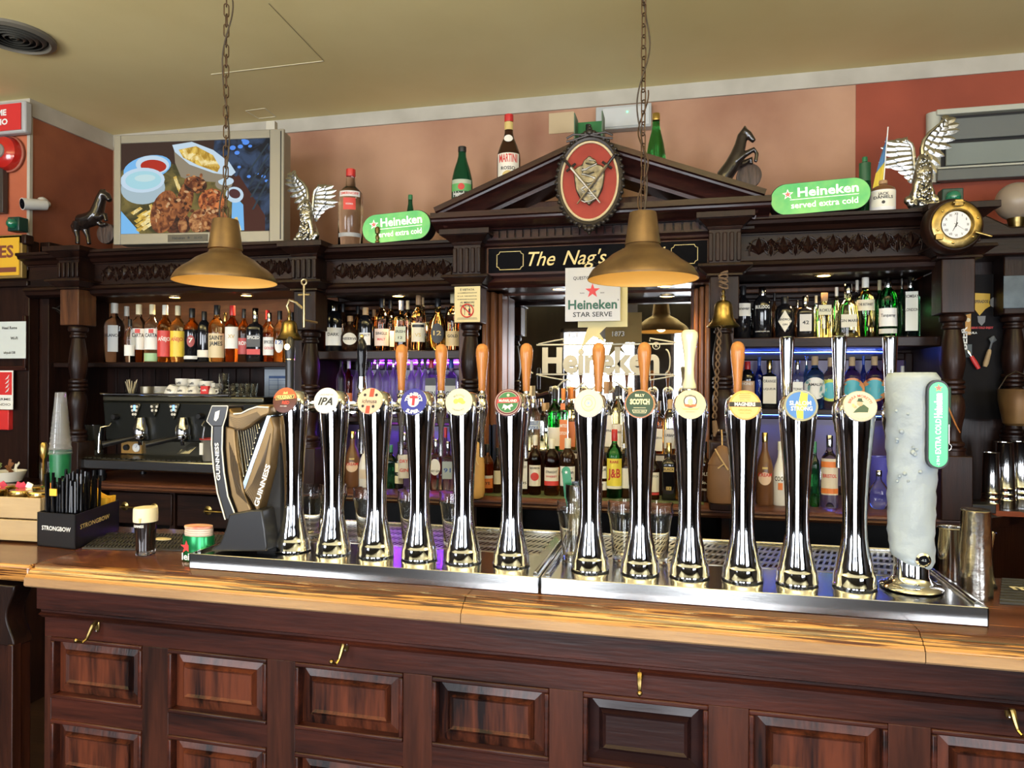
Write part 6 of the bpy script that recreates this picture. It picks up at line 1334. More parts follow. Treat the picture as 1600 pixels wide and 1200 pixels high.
# ------------------------------------------------------------------ lit oval signs
SG = mat('lit_green_cloud', (.05, .3, .08), .3, emit=.62, ecol=(.1, .6, .2))
nt = SG.node_tree; bs = nt.nodes['Principled BSDF']; tc = nt.nodes.new('ShaderNodeTexCoord'); nz = nt.nodes.new('ShaderNodeTexNoise'); nz.inputs['Scale'].default_value = 7; nz.inputs['Detail'].default_value = 5
rp = nt.nodes.new('ShaderNodeValToRGB'); rp.color_ramp.elements[0].position = .38; rp.color_ramp.elements[1].position = .70; rp.color_ramp.elements[0].color = (.02, .30, .10, 1); rp.color_ramp.elements[1].color = (.42, .70, .18, 1)
nt.links.new(tc.outputs['Object'], nz.inputs[0]); nt.links.new(nz.outputs[0], rp.inputs[0]); nt.links.new(rp.outputs[0], bs.inputs['Emission Color'])
LWH = mat('lit_cream_letter', (.9, .88, .75), .4, emit=.8, ecol=(1, .95, .78)); LRD = mat('lit_star_red', (.8, .1, .08), .4, emit=.7, ecol=(.9, .12, .08))
def oval_sign(u0, u1, v0, v1, Y, label, tilt, zbase):
    xa, xb_ = X(u0, Y, v1), X(u1, Y, v1); w_ = xb_ - xa; hgt = (Z(u0, v0, Y) - Z(u0, v1, Y)) * .93
    t = thing('lit_sign', label, 'sign', ((xa + xb_) / 2, Y, zbase + hgt / 2 + .003), rot=(0, tilt, 0))
    MB().prism(stadium(w_, hgt, 14), 0, .075).build('housing', BLACKP, t, bevel=.003)
    f = MB().prism(stadium(w_ * .985, hgt * .96, 14), -.003, -.0002).build('lit_face', SG, t, smooth=False)
    b = MB(); text(b, 'Heineken', hgt * .40, w_ * .08, hgt * .17, -.004, bold=.02, w=w_ * .60); text(b, 'served extra cold', hgt * .27, w_ * .04, -hgt * .22, -.004, bold=.01, w=w_ * .66); b.box(-w_ * .3, w_ * .38, -.0042, -.004, -hgt * .035, -hgt * .02); b.build('lettering', LWH, f, smooth=False)
    b = MB(); disc(b, star(hgt * .17, -w_ * .32, hgt * .15), -.0040); b.build('star_border', LWH, f, smooth=False)
    b = MB(); disc(b, star(hgt * .12, -w_ * .32, hgt * .15), -.0046); b.build('star', LRD, f, smooth=False)
oval_sign(566, 673, 331, 380, 2.895, 'green lit oval sign on the cornice left of the pediment', math.radians(-3), ztopB[1])
oval_sign(1203, 1361, 286, 339, 2.895, 'green lit oval sign on the cornice right of the pediment', math.radians(-2.5), ztopB[3])
o = thing('small_figurine', 'tiny dark gold figurine in front of the left lit oval sign', 'figurine', (X(588, 2.875, 370), 2.887, ztopB[1] + .001))
b = MB(); b.lathe([(.010, 0), (.010, .006), (.006, .010), (.009, .020), (.008, .030), (.004, .036), (.010, .040), (.012, .055), (.010, .066), (.004, .070)], 14); b.build('body', mat('dark_gold_metal', (.15, .10, .04), .35, .9), o)
# ------------------------------------------------------------------ bottles and ornaments on the cornice
gt = None
bottle(548, 265, 36, 2.96, ztopB[1], 'vodka', 'clear', 'red', [(.62, .69, (.70, .70, .70), [('SMIRNOFF', .045, RD, .655)], .9), (.45, .60, RD, [('VODKA', .03, WH, .52)], .5), (.11, .16, (.35, .36, .38), [])], 'large clear vodka bottle with red cap beside the left silver eagle', None)
bottle(641, 305, 16, 3.30, ztopB[1], 'beer', 'dgreen', 'green', [], 'small green beer bottle standing behind the left lit oval sign', None)
bottle(722, 230, 33, 3.2, zb + .0125, 'magnum', 'dgreen', 'black', [(.34, .58, (.42, .48, .36), []), (.44, .53, (.12, .40, .12), []), (.34, .44, (.02, .05, .03), [('Heineken', .09, WH, .40)]), (.45, .53, RD, [], .3, 'disc')], 'large green bottle with a star label left of the pediment', None)
bottle(795, 180, 37, 3.2, zb + .0125, 'liter', 'dark', 'red', [(.30, .635, CR, [('MARTINI', .10, RD, .585), ('ROSSO', .04, BK, .50)]), (.40, .48, GO, [], .6, 'oval'), (.33, .37, RD, [], .5, 'oval'), (.74, .80, CR, [], .7, 'oval'), (.86, .93, GO, [])], 'very large dark vermouth bottle with cream label behind the pediment', None)
bottle(1025, 178, 33, 3.2, zb + .0125, 'magnum', 'green', 'gold', [(.38, .56, (.40, .52, .42), [('CUP', .05, BK, .47)], .7, 'oval')], 'large green bottle with a pale crest right of the pediment apex', None)
xx = X(919, 3.3, 200); zb_ = zb + .0125
o = thing('bottle_box', 'open green presentation box behind the crest', 'box', (xx, 3.30, zb_))
GB = mat('green_card', (.02, .17, .04), .5); h0 = Z(919, 178, 3.30) - zb_
MB().box(-.062, .062, .10, .105, 0, h0).build('back', GB, o); MB().box(-.067, -.062, 0, .105, 0, h0 + .01).build('side', mat('green_card_edge', (.10, .16, .09), .5), o); MB().box(.062, .067, 0, .105, 0, h0 + .01).build('side', MC['green_card_edge'], o); MB().box(-.062, .062, 0, .1, 0, .004).build('bottom', GB, o)
bottle(919, 195, 24, 3.35, zb_ + .004, 'wine', 'black', 'black', [], 'black bottle neck standing in the open green box', None)
bottle(1351, 246, 21, 3.10, ztopB[3], 'beer', 'dgreen', 'green', [(.62, .9, (.03, .12, .05), [])], 'green beer bottle with a green neck beside the small flag', None)
o = bottle(1379, 283, 42, 2.95, ztopB[3], 'jug', ('white', 'brown'), 'wood', [(.14, .62, (.74, .72, .62), [('JACK', .12, BK, .52), ('DANIELS', .12, BK, .42)]), (.22, .32, BK, [], .3, 'disc')], 'cream stoneware whiskey jug with brown neck holding a small flag', None)
o = thing('small_flag', 'small blue and yellow flag on a white stick leaning from the jug', 'flag', (X(1378, 2.95, 300), 2.95, Z(1378, 318, 2.95)), rot=(0, .07, 0))
Lf = Z(1387, 198, 2.95) - Z(1378, 318, 2.95); MB().tube([(0, 0, 0), (0, 0, Lf)], .0022, 8).build('stick', WHITE, o)
def cloth(z1, z0, w0, w1, m):
    vs = []; n = 6
    for j in range(7):
        for i in range(n): t_ = i / (n - 1); w_ = w0 + (w1 - w0) * j / 6; vs.append((-t_ * w_ - .001, .006 * math.sin(t_ * 7 + j * .4), z1 + (z0 - z1) * j / 6 - t_ * .045))
    MB().add(vs, [(j * n + i, j * n + i + 1, (j + 1) * n + i + 1, (j + 1) * n + i) for j in range(6) for i in range(n - 1)]).build('cloth', m, o)
cloth(Lf * .90, Lf * .55, .008, .028, mat('flag_blue', (.10, .25, .50), .7)); cloth(Lf * .55, Lf * .18, .028, .040, mat('flag_yellow', (.72, .55, .06), .7))
# silver eagles
SIL = mat('cast_silver', (.52, .52, .50), .27, 1, bump=.25, ns=55, var=(.38, .37, .34), bd=.004)
def eagle(u, vb, Y, zb_, mir, label, k=5.926, sc__=1.0):
    x = X(u, Y, vb); t = thing('silver_eagle', label, 'figurine', (x, Y, zb_ + .001)); s = (Y / 1010) / k * sc__; cx0_, cz0 = 290, 815
    def L(px_, pz, y=0): return Vector(((px_ - cx0_) * s * mir, y, (cz0 - pz) * s))
    if True:
        MB().lathe([(.060, 0), (.060, .006), (.052, .012), (.040, .018), (.001, .018)], 30, cap=False).build('plinth', BLACKM, t)
        b = MB()
        b.tube([L(300, 770), L(310, 690), L(300, 600, -.01), L(295, 520, -.015), L(310, 460, -.02), L(318, 430, -.025)], [.020, .026, .034, .034, .022, .014], 12)
        b.ball(L(312, 432, -.03), .016, 12, 8); b.tube([L(312, 440, -.04), L(300, 450, -.055), L(296, 468, -.060)], [.009, .006, .001], 8)
        b.tube([L(280, 600, -.02), L(240, 680, -.02), L(235, 740, -.02)], [.018, .012, .009], 8); b.tube([L(330, 600, -.02), L(350, 680, -.02), L(350, 740, -.02)], [.018, .012, .009], 8)
        for q, zq in ((220, 730), (260, 760), (330, 740), (370, 760), (300, 770), (240, 780), (390, 730)): b.ball(L(q, zq, -.015), .018, 8, 6)
        b.tube([L(300, 600, .02), L(330, 700, .03), L(345, 770, .03)], [.02, .022, .014], 8)
        remesh(b.build('body', SIL, t), .0035, 3)
        rnd2 = random.Random(5); bf = MB()
        def feather(b, S_, T_, w):
            S_, T_ = Vector(S_), Vector(T_); d = T_ - S_; n = d.cross(Vector((0, 1, 0))).normalized(); vs = []
            for f, ww in ((0, .3), (.2, .8), (.5, 1), (.75, .8), (.9, .45), (1, .03)):
                p = S_ + d * f; vs += [p - n * w * ww, p + Vector((0, -.004 * ww, 0)), p + n * w * ww, p + Vector((0, .003 * ww, 0))]
            fs = []
            for j in range(5):
                q = j * 4
                for a in range(4): fs.append((q + a, q + (a + 1) % 4, q + 4 + (a + 1) % 4, q + 4 + a))
            b.add(vs, fs)
        for k in range(90):
            zz = rnd2.uniform(420, 745); xx = 300 + rnd2.uniform(-42, 42) * (1 if zz < 640 else 1.3); yy = -.036 * max(0, 1 - ((xx - 300) / 60) ** 2) ** .5 - .004
            feather(bf, L(xx, zz, yy), L(xx + rnd2.uniform(-14, 14), zz + rnd2.uniform(25, 45), yy - .008), .007)
        for k in range(16):
            xx = 300 + rnd2.uniform(-100, 100); bf.ball(L(xx, rnd2.uniform(735, 790), rnd2.uniform(-.045, 0)), rnd2.uniform(.006, .016), 7, 5)
        bf.build('body_plumage', SIL, t, ang=20)['kind'] = 'stuff'
        root1 = [(285, 300), (270, 270), (240, 240), (205, 210), (180, 190), (285, 340), (285, 380), (280, 430), (280, 480)]
        tips1 = [(110, 108), (60, 130), (38, 175), (35, 220), (60, 285), (88, 345), (135, 405), (165, 470), (190, 530), (215, 575), (235, 590)]
        b = MB(); n = len(tips1)
        lead = [(150, 150), (200, 195), (250, 240), (285, 290), (298, 350), (295, 420), (285, 500)]
        for i, tp in enumerate(tips1):
            q = i / (n - 1) * (len(lead) - 1.01); a, c = lead[int(q)], lead[int(q) + 1]; f = q - int(q); st = (a[0] + (c[0] - a[0]) * f, a[1] + (c[1] - a[1]) * f)
            feather(b, L(st[0], st[1], .004), L(tp[0], tp[1], .010), .016)
            md = (st[0] + (tp[0] - st[0]) * .62 + 12, st[1] + (tp[1] - st[1]) * .62 + 14); feather(b, L(st[0], st[1], -.004), L(md[0], md[1], -.002), .017)
            md = (st[0] + (tp[0] - st[0]) * .34 + 12, st[1] + (tp[1] - st[1]) * .34 + 14); feather(b, L(st[0], st[1], -.010), L(md[0], md[1], -.008), .016)
        b.tube([L(p, q, -.008) for p, q in lead], [.003, .006, .007, .008, .009, .009, .008], 8); b.build('wing', SIL, t, ang=20)
        tips2 = [(430, 262), (480, 262), (540, 268), (568, 312), (560, 360), (585, 420), (560, 455), (500, 465), (450, 500), (410, 540), (385, 575)]
        lead = [(400, 280), (370, 310), (358, 345), (352, 400), (345, 460), (340, 520), (335, 560)]
        b = MB()
        for i, tp in enumerate(tips2):
            q = i / (n - 1) * (len(lead) - 1.01); a, c = lead[int(q)], lead[int(q) + 1]; f = q - int(q); st = (a[0] + (c[0] - a[0]) * f, a[1] + (c[1] - a[1]) * f)
            feather(b, L(st[0], st[1], .004), L(tp[0], tp[1], .010), .014)
            md = (st[0] + (tp[0] - st[0]) * .55, st[1] + (tp[1] - st[1]) * .55); feather(b, L(st[0], st[1], -.004), L(md[0], md[1], -.002), .015)
        b.tube([L(p, q, -.008) for p, q in lead], [.004, .007, .007, .007, .008, .008, .007], 8); b.build('wing', SIL, t, ang=20)
    return t
eagle(481, 376, 2.95, ztopB[1] + .014, 1, 'cast silver eagle with raised wings beside the screen')
eagle(1441, 322, 2.98, ztopB[3] + .004, -1, 'cast silver eagle with spread wings at the right end of the cornice', k=5.75)
# dark carved horses
HRS = mat('black_lacquer_horse', (.018, .012, .010), .22, coat=.5)
def horse(name_, label, u, v, Y, zb_, body, limbs, wheel, k=1.0):
    x, zz = P(u, v, Y); t = thing(name_, label, 'figurine', (x, Y, zb_)); s = Y / (F * math.cos(YAW) + (u - 800) * math.sin(YAW))
    def L(p): return Vector(((p[0] - u) * s, p[2] if len(p) > 2 else 0, (v - p[1]) * s + (zz - zb_)))
    b = MB(); b.tube([L(p) for p, r in body], [r * s for p, r in body], 14)
    for lm_ in limbs: b.tube([L(p) for p, r in lm_], [r * s for p, r in lm_], 10)
    remesh(b.build('body', HRS, t), .0035, 4)
    if wheel:
        (wu, wv, wr) = wheel; c = L((wu, wv, .035)); b = MB(); b.lathe([(wr * s, -.012), (wr * s, .012), (wr * s * .8, .014), (.001, .014)], 28, c, M=RX(PI / 2)); b.build('drum', mat('carved_brown_drum', (.10, .06, .045), .5, bump=.6, ns=30, sc=(3, 1, .5), var=(.03, .018, .014)), t)
    return t
horse('rearing_horse', 'black carved rearing horse behind the right slope of the pediment', 1165, 285, 3.12, ztopB[3] - .0,
      [((1128, 292), 12), ((1134, 272), 13), ((1144, 258), 12), ((1152, 242), 11), ((1157, 226), 9), ((1160, 212), 8), ((1163, 205), 8), ((1169, 211), 6), ((1175, 219), 4.5), ((1178, 222), 3.5)],
      [[((1150, 252, -.01), 8), ((1163, 243, -.015), 5), ((1177, 236, -.015), 4), ((1181, 243, -.015), 3.2), ((1179, 256, -.015), 3)],
       [((1150, 258, .01), 8), ((1166, 252, .015), 5), ((1174, 247, .015), 4), ((1174, 256, .015), 3)], [((1128, 290, -.012), 10), ((1140, 283, -.014), 6), ((1140, 305, -.014), 4), ((1136, 345, -.014), 4)], [((1124, 290, .012), 9), ((1128, 310, .012), 5), ((1126, 345, .012), 4)],
       [((1164, 200), 3), ((1163, 196), 1)], [((1120, 285), 5), ((1114, 300), 5), ((1113, 345), 3)]], (1171, 272, 19))
horse('prancing_horse', 'black carved horse partly behind the left edge of the screen', 140, 385, 3.22, ztopB[0] + .001,
      [((122, 345), 11), ((132, 345), 12), ((145, 342), 12), ((153, 335), 11), ((157, 323), 9), ((161, 312), 8), ((166, 304), 8), ((172, 308), 6), ((178, 316), 4)],
      [[((153, 340, -.01), 7), ((164, 341, -.012), 5), ((172, 338, -.012), 4), ((174, 348, -.012), 3)], [((150, 345, .01), 7), ((160, 352, .012), 4), ((168, 350, .012), 3)],
       [((122, 348, -.01), 9), ((118, 360, -.012), 5), ((121, 370, -.012), 3.5), ((121, 381, -.012), 3.5)], [((126, 350, .01), 8), ((131, 362, .012), 5), ((134, 370, .012), 3.5), ((136, 381, .012), 3.5)],
       [((114, 345), 4), ((109, 352), 4), ((112, 362), 3)], [((167, 300), 2.5), ((168, 297), 1)]], (163, 364, 16))
# ------------------------------------------------------------------ crest on the pediment
xx, zz = P(921, 283, 2.76); cr_ = thing('oval_crest', 'oval plaque with silver shield and crossed swords on red in a carved dark frame', 'plaque', (xx, 2.765, zz))
a_, c_ = .110, .152
DKC = mat('dark_carved_metal', (.035, .028, .024), .38, .5)
MB().prism(circ(c_, 44, 0, 0, a_ / c_), -.002, .02).build('red_ground', mat('red_felt', (.34, .035, .018), .7, var=(.26, .026, .013), ns=12), cr_)
ring = lambda f, y, r_: MB().tube([(a_ * f * math.cos(k * PI / 24), y, c_ * f * math.sin(k * PI / 24)) for k in range(49)], r_, 8, cap=False)
ring(1.0, -.006, .005).build('cream_bead', mat('cream_bead', (.60, .48, .28), .4), cr_)
b = MB(); q = ring(1.10, 0, .012); b.add(q.v, q.f)
for k in range(44):
    th = 2 * PI * k / 44; cc, ss = math.cos(th), math.sin(th); R1 = 1.16 + .03 * (k % 2)
    b.ball((a_ * R1 * cc, -.004, c_ * R1 * ss), .0085 if k % 2 else .011, 8, 6)
for (dx, dz, r_) in ((0, 1.24, .016), (-.12, 1.22, .011), (.12, 1.22, .011), (0, 1.34, .010), (-.22, 1.18, .010), (.22, 1.18, .010), (0, 1.42, .006), (0, -1.24, .014), (-.1, -1.22, .010), (.1, -1.22, .010), (0, -1.33, .007)): b.ball((dx * a_ * 1.2, -.006, dz * c_), r_, 10, 7)
for s in (-1, 1): b.tube([(s * .09 * math.cos(t_ * .8), -.012, c_ * 1.12 + .014 * math.sin(t_ * 1.3)) for t_ in range(5)], .004, 6)
b.build('carved_frame', DKC, cr_)
PEW = mat('antique_pewter', (.30, .27, .21), .33, .85, bump=.5, ns=38, var=(.10, .09, .07), bd=.006)
sh_ = [(-.062, .045), (-.045, .058), (-.030, .062), (-.022, .080), (0, .098), (.022, .080), (.030, .062), (.045, .058), (.062, .045), (.058, .0), (.052, -.035), (.036, -.068), (.010, -.088), (0, -.098), (-.010, -.088), (-.036, -.068), (-.052, -.035), (-.058, 0)]
MB().prism(sh_[::-1], -.016, -.002).build('shield', PEW, cr_, bevel=.005)
b = MB()
for k in range(9): b.tube([(.03 * math.sin(k * 1.7 + t_ * .9), -.018, .07 - k * .018 + .010 * math.cos(t_ * 1.1)) for t_ in range(5)], .003, 6)
b.build('scrollwork', PEW, cr_)
SW = mat('sword_steel', (.55, .48, .36), .3, .9)
for s in (-1, 1):
    b = MB(); b.tube([(s * .070, -.024, .052), (-s * .045, -.026, -.092)], [.0065, .003], 6); b.build('sword_blade', SW, cr_)
    b = MB(); b.tube([(s * .066, -.024, .047), (s * .098, -.024, .088)], .0055, 8); b.tube([(s * .052, -.024, .066), (s * .088, -.024, .038)], .005, 8); b.ball((s * .101, -.024, .092), .009, 8, 6); b.build('sword_hilt', DKC, cr_)
# emergency light and fittings on the wall
xa, za_ = P(931, 206, 3.55); xb_, zb_ = P(1018, 160, 3.55)
o = thing('emergency_light', 'flat white emergency light on the wall above the pediment', 'light', ((xa + xb_) / 2, 3.57, (za_ + zb_) / 2)); hw, hh_ = (xb_ - xa) / 2, .058
MB().box(-hw, hw, -.03, .025, -hh_, hh_).build('housing', mat('emergency_grey', (.42, .43, .42), .35), o, bevel=.004); MB().box(-hw + .035, hw - .01, -.034, -.030, -hh_ + .01, hh_ - .012).build('diffuser', mat('diffuser_grey', (.55, .56, .55), .25), o, bevel=.002)
MB().ball((.02, -.036, .02), .004, 8, 6).build('indicator', mat('led_green', (.1, .9, .3), .3, emit=4, ecol=(.1, 1, .3)), o)
# clock
xx, zz = P(1492, 352, 2.80); o = thing('porthole_clock', 'brass porthole wall clock with white roman face at the top right', 'clock', (xx, 2.80, zz), .10)
MF = RX(PI / 2)
MB().lathe([(.097, -.045), (.099, -.02), (.094, 0), (.088, .006), (.080, .006)], 44, M=MF).build('wooden_ring', DK_Z, o)
MB().lathe([(.083, .006), (.083, .016), (.076, .020), (.056, .020), (.052, .012), (.046, .008)], 44, M=MF, cap=False).build('brass_bezel', BRASS, o)
b = MB()
for k in range(6): th = k * PI / 3 + .3; b.ball((.068 * math.cos(th), -.021, .068 * math.sin(th)), .0045, 8, 6)
b.build('bezel_screw', GOLD, o)
b = MB(); b.box(-.014, .014, -.032, -.018, .062, .084); b.tube([(-.02, -.028, .074), (.02, -.028, .074)], .005, 8); b.tube([(.055, -.024, -.030), (.105, -.034, -.050)], [.006, .004], 8); b.box(-.075, -.050, -.030, -.018, -.055, -.035); b.build('hinge_lug', BRASS, o, bevel=.002)
f = MB(); disc(f, circ(.0475, 40), -.010); f = f.build('dial', mat('dial_white', (.72, .74, .78), .4), o, smooth=False)
b = MB()
for k, s in enumerate(('XII', 'I', 'II', 'III', 'IIII', 'V', 'VI', 'VII', 'VIII', 'IX', 'X', 'XI')): th = PI / 2 - k * PI / 6; text(b, s, .0125, .038 * math.cos(th), .038 * math.sin(th), -.0105, bold=.01, sx=.8)
b.build('numeral', BLACKI, f, smooth=False)
b = MB()
def hand(L, w, deg): a = math.radians(90 - deg); d = (math.cos(a), math.sin(a)); n = (-d[1] * w, d[0] * w); disc(b, [(-d[0] * .008 + n[0], -d[1] * .008 + n[1]), (-d[0] * .008 - n[0], -d[1] * .008 - n[1]), (d[0] * L - n[0] * .3, d[1] * L - n[1] * .3), (d[0] * L + n[0] * .3, d[1] * L + n[1] * .3)], -.0115)
hand(.034, .0014, 5); hand(.026, .0022, 208); hand(.036, .0007, 125); b.build('hand', BLACKI, f, smooth=False)
# transom window with grey blinds
o = thing('transom_window', 'white framed high opening with grey panels at the upper right', 'window', (X(1450, 3.56, 200), 3.59, Z(1450, 286, 3.56)))
hw_ = 5.09 - o.location.x; H_ = Z(1450, 176, 3.56) - Z(1450, 286, 3.56)
WF2 = mat('cream_white_frame', (.46, .46, .38), .45); GP = mat('grey_blind', (.13, .14, .13), .5); GP2 = mat('pale_grey_blind', (.20, .23, .21), .5)
MB().lathe([(.03, 0), (.03, H_)], 16, (.028, -.01, 0), sx=1).build('side_post', WF2, o); MB().box(.03, hw_, -.05, -.01, H_ - .02, H_ + .005).build('top_rail', WF2, o, bevel=.004)
MB().box(.058, hw_, -.012, -.008, .03, H_ - .02).build('dark_gap', BLACKM, o); MB().box(.075, hw_, -.03, -.014, H_ - .13, H_ - .035).build('blind_panel', GP, o, bevel=.003); MB().box(.075, hw_, -.028, -.014, .075, H_ - .145).build('blind_panel', GP2, o, bevel=.003)
MB().box(.03, hw_, -.06, -.012, 0, .05).build('sill', GP, o, bevel=.004); MB().box(.03, hw_, -.062, -.012, .052, .060).build('sill_edge', WF2, o)
xx, zz = P(1588, 315, 3.35); o = thing('globe_lamp', 'cream glass globe lamp at the far right above the beam', 'lamp', (xx, 3.35, zz)); MB().ball((0, 0, 0), .078, 28, 18).build('globe', mat('cream_globe', (.34, .27, .20), .35), o)
MB().lathe([(.02, -.13), (.024, -.12), (.030, -.085), (.034, -.07)], 20).build('gallery', BRASS, o); b = MB(); b.tube([(0, 0, -.12), (-.06, -.03, -.14), (-.14, -.03, -.13), (-.19, .0, -.125)], .010, 8)
for k in range(4): b.ball((-.07 - k * .025, -.03, -.137), .014, 8, 6)
b.build('arm', mat('dark_turned_brass', (.10, .07, .04), .4, .6), o)
def beacon(u, v, Y, zb_, label):
    o = thing('green_beacon', label, 'beacon', (X(u, Y, v), Y, zb_)); MB().box(-.036, .036, -.02, .035, 0, .072).build('housing', mat('dark_green_housing', (.01, .045, .035), .3), o, bevel=.004)
    MB().lathe([(.027, 0), (.027, .010), (.020, .024), (.008, .031), (.001, .032)], 24, (0, -.02, .036), M=RX(PI / 2), cap=False).build('lens', mat('green_lens', (.01, .16, .09), .06, coat=1), o)
beacon(1486, 300, 2.98, ztopB[3] + .014, 'green warning beacon above the porthole clock')
beacon(26, 349, WPY - .03, zt0 if False else Z(26, 362, WPY - .03), 'green warning beacon above the yellow sign at the far left')
# left wall fittings
def plate(name, label, cat, u0, u1, v0, v1, Y, th, m, bevel=.002, grp=None):
    xa, zb__ = P(u0, v1, Y); xb__, _ = P(u1, v1, Y); za__ = Z(u1, v0, Y); zb__ = Z(u1, v1, Y)
    o = thing(name, label, cat, ((xa + xb__) / 2, Y + th, (za__ + zb__) / 2)); w_, h_ = (xb__ - xa) / 2, (za__ - zb__) / 2
    MB().box(-w_, w_, -th, 0, -h_, h_).build('board', m, o, bevel=bevel); return o, w_, h_
o, w_, h_ = plate('fire_alarm_sign', 'red fire alarm light box with white lettering at the top left', 'sign', -95, 39, 156, 206, 2.98, .045, mat('sign_grey', (.42, .42, .42), .4), .01)
f = MB().box(-w_ + .02, w_ - .022, -.050, -.046, -h_ + .014, h_ - .014).build('red_panel', RED, o); b = MB(); text(b, 'ALLARME', .042, .068, .024, -.051, bold=.04, w=.20); text(b, 'INCENDIO', .042, .064, -.024, -.051, bold=.04, w=.225); b.build('lettering', WHITE, f, smooth=False)
xx, zz = P(2, 237, 2.98); o = thing('fire_alarm_bell', 'round red fire alarm sounder on the orange wall', 'alarm', (xx, 3.03, zz))
MB().lathe([(.088, 0), (.088, .02), (.080, .045), (.055, .062), (.030, .066), (.001, .066)], 36, M=RX(PI / 2), cap=False).build('cover', mat('alarm_red', (.50, .02, .015), .2, coat=.6), o); MB().lathe([(.038, .066), (.036, .072), (.012, .074), (.001, .078)], 24, M=RX(PI / 2), cap=False).build('centre', mat('alarm_centre', (.25, .22, .2), .4), o)
MB().lathe([(.095, 0), (.095, .008), (.088, .012)], 36, M=RX(PI / 2)).build('base', mat('alarm_base', (.35, .10, .06), .6), o)
plate('dark_picture', 'edge of a dark framed picture at the far left on the orange wall', 'picture', -60, 4, 262, 332, 3.0, .03, mat('dark_picture', (.05, .04, .035), .4))
o, w_, h_ = plate('yellow_enamel_sign', 'yellow framed sign with brown lettering on the left panelling', 'sign', -110, 34, 366, 434, 2.93, .03, mat('old_gold_frame', (.30, .20, .06), .45, .4), .004)
f = MB().box(-w_ + .014, w_ - .014, -.034, -.030, -h_ + .014, h_ - .014).build('yellow_panel', mat('sign_yellow', (.72, .42, .03), .45), o); b = MB(); text(b, 'CIGARETTES', .085, -.02, .022, -.035, bold=.03, w=w_ * 1.82); b.box(-w_ + .02, w_ - .03, -.0352, -.035, -h_ + .03, -h_ + .055); b.build('lettering', mat('sign_brown', (.18, .05, .03), .5), f, smooth=False)
o, w_, h_ = plate('wifi_notice', 'white laminated internet notice with black lettering on the left panelling', 'notice', -40, 40, 502, 560, 2.955, .003, mat('notice_blue_white', (.62, .68, .70), .4), 0)
b = MB(); text(b, 'Head Rome', .020, .062, .062, -.004, bold=.02); text(b, 'Wi-Fi', .020, .092, .008, -.004, bold=.03); text(b, 'ishpub158', .018, .062, -.065, -.004, bold=.02); b.build('lettering', BLACKI, o, smooth=False)
o, w_, h_ = plate('fire_hose_sign', 'small white and red fire alarm notice below the internet notice', 'sign', -22, 20, 579, 640, 2.955, .003, WHITE, 0)
b = MB(); b.box(-w_ + .008, w_ - .006, -.0035, -.003, -h_ * .25, h_ - .008); b.build('red_square', RED, o, smooth=False); b = MB(); text(b, 'ALLARME', .017, 0, -h_ * .48, -.004, bold=.01, w=w_ * 1.7); text(b, 'INCENDIO', .017, 0, -h_ * .75, -.004, bold=.01, w=w_ * 1.7); b.build('lettering', BLACKI, o, smooth=False)
b = MB()
for k in range(4): b.tube([(w_ * .62 - .014, -.0045, -.012 + k * .022), (w_ * .62, -.0045, -.004 + k * .022), (w_ * .62 + .010, -.0045, .012 + k * .022)], [.001, .004, .001], 6)
b.build('flame_mark', WHITE, o)
o, w_, h_ = plate('alarm_call_point', 'red alarm call point below the small fire notice', 'alarm', -20, 13, 641, 672, 2.955, .03, RED, .004)
# camera
xx = XL + .001; r_ = FWD * F + RR * (66 - 800) + UU * (600 - 318); tt = xx / r_.x; p = EYE + r_ * tt
o = thing('security_camera', 'white bullet security camera on the brown alcove wall', 'camera', (XL, p.y, p.z), 0); CW = mat('camera_white', (.66, .66, .64), .35)
MB().lathe([(.034, 0), (.034, .010), (.026, .022), (.012, .028)], 26, M=RY(PI / 2)).build('mount', CW, o); b = MB(); b.ball((.035, 0, -.005), .016, 12, 8); b.build('joint', CW, o)
M = T(.045, -.01, -.014) @ RZ(-.35) @ RX(PI / 2 + .15)
MB().lathe([(.010, 0), (.026, .006), (.028, .02), (.030, .10), (.031, .12)], 26, M=M).build('barrel', CW, o); MB().lathe([(.027, .121), (.001, .1215)], 24, M=M, cap=False).build('lens_window', BLKGL, o)
# wrought iron sconce
xx = X(63, 2.9, 470); o = thing('iron_sconce', 'dark wrought iron scroll bracket on the left panelling', 'bracket', (xe + .034, 3.10, Z(63, 470, 2.9)))
IR = mat('wrought_iron', (.03, .022, .016), .45, .7); b = MB(); b.tube([(0.006, -.03, -.14), (.006, -.03, .12)], .006, 8); b.build('stem', IR, o)
b = MB(); b.tube([(.006 + .04 * math.cos(t_ * .5) * (1 - t_ / 16), -.03, .10 + .03 * math.sin(t_ * .5)) for t_ in range(14)], .005, 6)
for zz in (-.04, .05): b.tube([(.006 + .10 * math.sin(t_ * .3), -.03 - .01 * t_ * .3, zz + .022 * math.cos(t_ * .7)) for t_ in range(11)], .005, 6)
b.tube([(-.04, -.03, .02), (.05, -.04, -.02), (.15, -.05, .02)], .005, 6); b.ball((.15, -.05, .02), .014, 8, 6); b.ball((.0, -.03, -.145), .012, 8, 6); b.build('scroll', IR, o)
